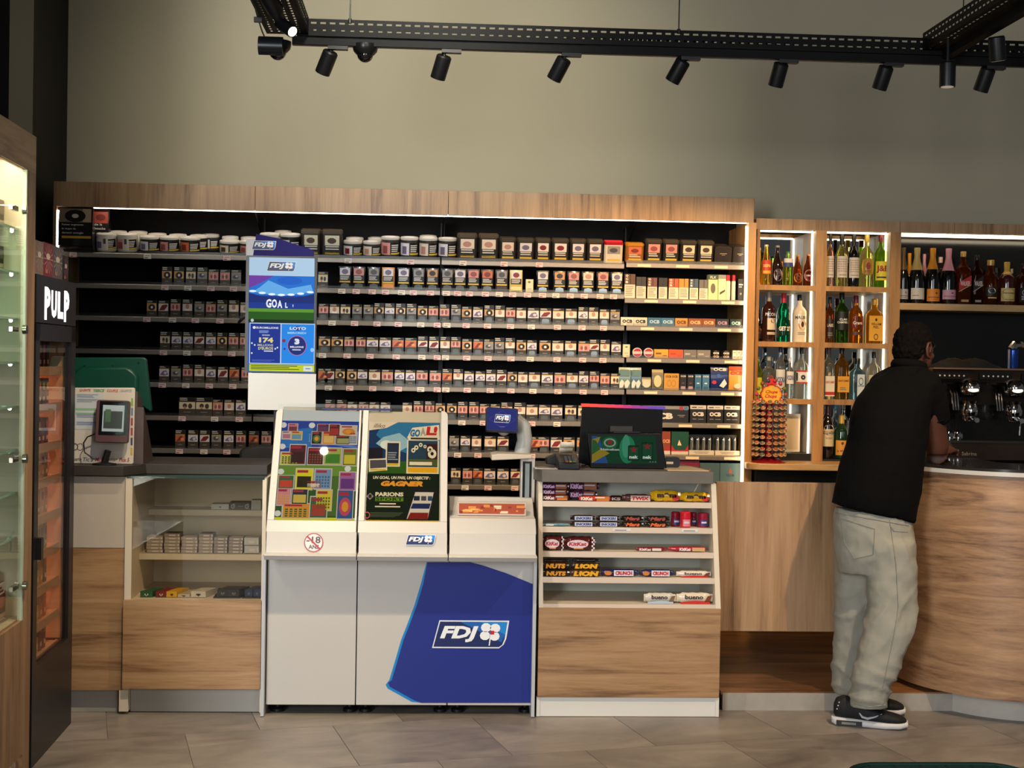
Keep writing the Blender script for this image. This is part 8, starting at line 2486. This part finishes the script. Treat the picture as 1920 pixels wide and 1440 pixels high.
m.ball((.080, 0, -.057), (.012, .020, .007), SK, 10, 6, HM)
m.tube([HM @ Vector((-.02, 0, -.03)), HM @ Vector((-.035, 0, -.09)), at(1700, 715, 6.10)], [.058, .056, .062], SK, 16)
elb = Vector((2.232, 6.09, 1.082 + .044)); wr = Vector((2.285, 6.22, 1.082 + .05))
m.tube([rs_ + Vector((.01, 0, -.03)), (rs_ * .5 + elb * .5) + Vector((.006, 0, 0)), elb + Vector((0, 0, .03)), elb], [.056, .056, .052, .042], SK, 16)
m.tube([elb, elb * .6 + wr * .4, wr], [.046, .046, .029], SK, 14)
elb2 = Vector((2.42, 6.50, 1.082 + .042)); wr2 = Vector((2.335, 6.36, 1.082 + .045))
m.tube([le_ + Vector((-.01, -.01, .01)), le_ * .5 + elb2 * .5, elb2], [.054, .048, .040], SK, 14)
m.tube([elb2, elb2 * .5 + wr2 * .5, wr2], [.042, .040, .028], SK, 14)


def hand(m, w_, d, out, s_=1.0, mt=None):
    """palm at w_, fingers along d curling down towards -z; out = thumb side"""
    d = d.normalized(); out = out.normalized(); dn = Vector((0, 0, -1))
    pc_ = w_ + d * .045
    loft(m, [(w_, .026, .017, out, Vector((0, 0, 1))), (pc_, .041, .016, out, Vector((0, 0, 1))), (w_ + d * .09, .040, .014, out, Vector((0, 0, 1)))], mt, 12)
    for i, L in enumerate((.070, .080, .074, .058)):
        b_ = w_ + d * .085 + out * (.031 - .0205 * i)
        k1 = b_ + d * L * .38 + dn * .004; k2 = k1 + d * L * .24 + dn * L * .26; k3 = k2 - d * L * .12 + dn * L * .20
        m.tube([b_ - d * .02, k1, k2, k3], [.0098, .0095, .0085, .007], mt, 8)
    t0 = w_ + d * .02 + out * .024
    t1 = t0 + d * .030 + out * .022 + dn * .006; t2 = t1 + d * .028 + out * .002 + dn * .010
    m.tube([t0 - out * .012, t0 + out * .006, t1, t2], [.014, .013, .0105, .008], mt, 8)


hand(m, wr, Vector((.55, .45, .10)), Vector((-.6, .72, .3)), mt=SK)
hand(m, wr2, Vector((-.32, -.60, .10)), Vector((-.6, .45, .5)), mt=SK)
skin = grow(m, 'body', man, .0055, 3)
# ears
for s_ in (-1, 1):
    m = MB()
    e0 = HM @ Vector((-.004, s_ * .073, -.004))
    pts = [HM @ Vector((-.004 + a * .020, s_ * (.076 + .008 * (1 if a < .3 else 0)), b * .034 - .004)) for a, b in ((.7, -.2), (.9, .5), (.3, 1.0), (-.6, .8), (-.9, .1), (-.5, -.7), (.1, -1.0), (.5, -.8))]
    m.tube(pts, [.003, .005, .006, .006, .0055, .005, .007, .004], SK, 8)
    m.ball((.0, s_ * .074, -.006), (.014, .004, .022), mat('#3a2018', .6), 10, 6, HM)
    m.build('ear', skin, sharp=80)
    m = MB(); m.ball((.069, s_ * .028, .004), (.010, .011, .008), mat('#8f857a', .3), 12, 8, HM); m.ball((.0760, s_ * .029, .004), (.005, .006, .006), mat('#1c100c', .1), 10, 6, HM); m.build('eye', skin, sharp=80)
# hair: short curled cap over the crown and the back of the skull
HR = mat('#0c0908', .95, noise=.5, scale=70, bump=.6, spec=.1)
m = MB()
m.ball((-.014, 0, .030), (.098, .081, .092), HR, 22, 14, HM)
m.ball((-.048, 0, -.012), (.062, .072, .066), HR, 16, 10, HM)
hair = grow(m, 'hair', man, .0065, 2, fine=.006, freq=14)
# trim the hair off the face: keep points behind a sloped plane
import bmesh
bm = bmesh.new(); bm.from_mesh(hair.data)
inv = HM.inverted(); off = wloc(man)
dele = []
for v in bm.verts:
    p = inv @ (v.co + off)
    if p.x > .052 + max(0, (p.z - .045)) * .7 or (p.z < .012 and p.x > -.012) or p.z < -.070: dele.append(v)
bmesh.ops.delete(bm, geom=dele, context='VERTS'); bm.to_mesh(hair.data); bm.free()

# ---- shoes
BKS = mat('#101013', .7, noise=.15, scale=60, bump=.1)
WHS = mat('#d2d0d0', .45)


def shoe(h, t, w_=.050, full=True):
    h, t = Vector((h.x, h.y, 0)), Vector((t.x, t.y, 0))
    f_ = (t - h); L = f_.length; f_.normalize(); s_ = Vector((f_.y, -f_.x, 0))     # s_ points to the viewer side
    M = Matrix((f_, -s_, Vector((0, 0, 1)))).transposed().to_4x4(); M.translation = h
    root = MB()
    X_, Z_ = Vector((0, 1, 0)), Vector((0, 0, 1))
    def up_(x, w, z0, z1): return (Vector((x * L, 0, (z0 + z1) / 2)), w, (z1 - z0) / 2, X_, Z_)
    loft(root, [up_(.015, .018, .045, .085), up_(.05, .032, .028, .112), up_(.14, .038, .022, .122), (up_(.28, .040, .02, .116)), up_(.42, .043, .02, .098), up_(.58, .047, .02, .080), up_(.74, .050, .018, .066), up_(.88, .045, .02, .056), up_(.96, .030, .022, .046), up_(.985, .014, .026, .038)], BKS, 18, M, e=2.6)
    sh = grow(root, 'shoe', man, .006, 3)
    m = MB()
    loft(m, [(Vector((-.002 * 1, 0, .022)), .024, .014, X_, Z_), (Vector((.05 * L, 0, .018)), .040, .018, X_, Z_), (Vector((.25 * L, 0, .018)), .044, .018, X_, Z_), (Vector((.45 * L, 0, .016)), .046, .016, X_, Z_), (Vector((.7 * L, 0, .015)), .055, .015, X_, Z_), (Vector((.9 * L, 0, .017)), .047, .014, X_, Z_), (Vector((1.0 * L, 0, .022)), .026, .011, X_, Z_)], WHS, 18, M, e=4)
    so = m.build('sole', sh, sharp=50)
    m = MB(); m.box(.06 * L, .40 * L, -.0475, -.030, .006, .026, mat('#1a1a1c', .4), M); m.box(.13 * L, .32 * L, -.0485, -.040, .011, .021, mat('#7d8078', .2), M); m.build('heel_unit', so)
    # curved swash on the side
    m = MB()
    tr = bvh(sh)
    pts = [(.34, .058), (.40, .044), (.50, .038), (.62, .052), (.74, .070), (.60, .058), (.50, .050), (.42, .052)]
    v = []
    for a, b in [(.36, .062), (.40, .046), (.47, .041), (.56, .050), (.66, .064)]:
        o_ = M @ Vector((a * L, -.2, b)); hit = tr.ray_cast(o_, (M.to_3x3() @ Vector((0, 1, 0))))
        if hit[0]: v.append(hit[0] - M.to_3x3() @ Vector((0, .001, 0)))
    if len(v) > 2: m.tube(v, [.0025, .005, .0055, .0035, .001][:len(v)], mat('#b8bcc8', .3), 6); m.build('side_mark', sh)
    m = MB()
    for i in range(3): m.ball((.02 + i * .004, -.033, .070 + .014 * i), (.003, .003, .003), WHS, 6, 5, M)
    m.build('reflector', sh)
    return sh


shoe(atz(1560, 1356, 0), atz(1702, 1367, 0))
shoe(atz(1578, 1333, 0), atz(1697, 1341, 0))
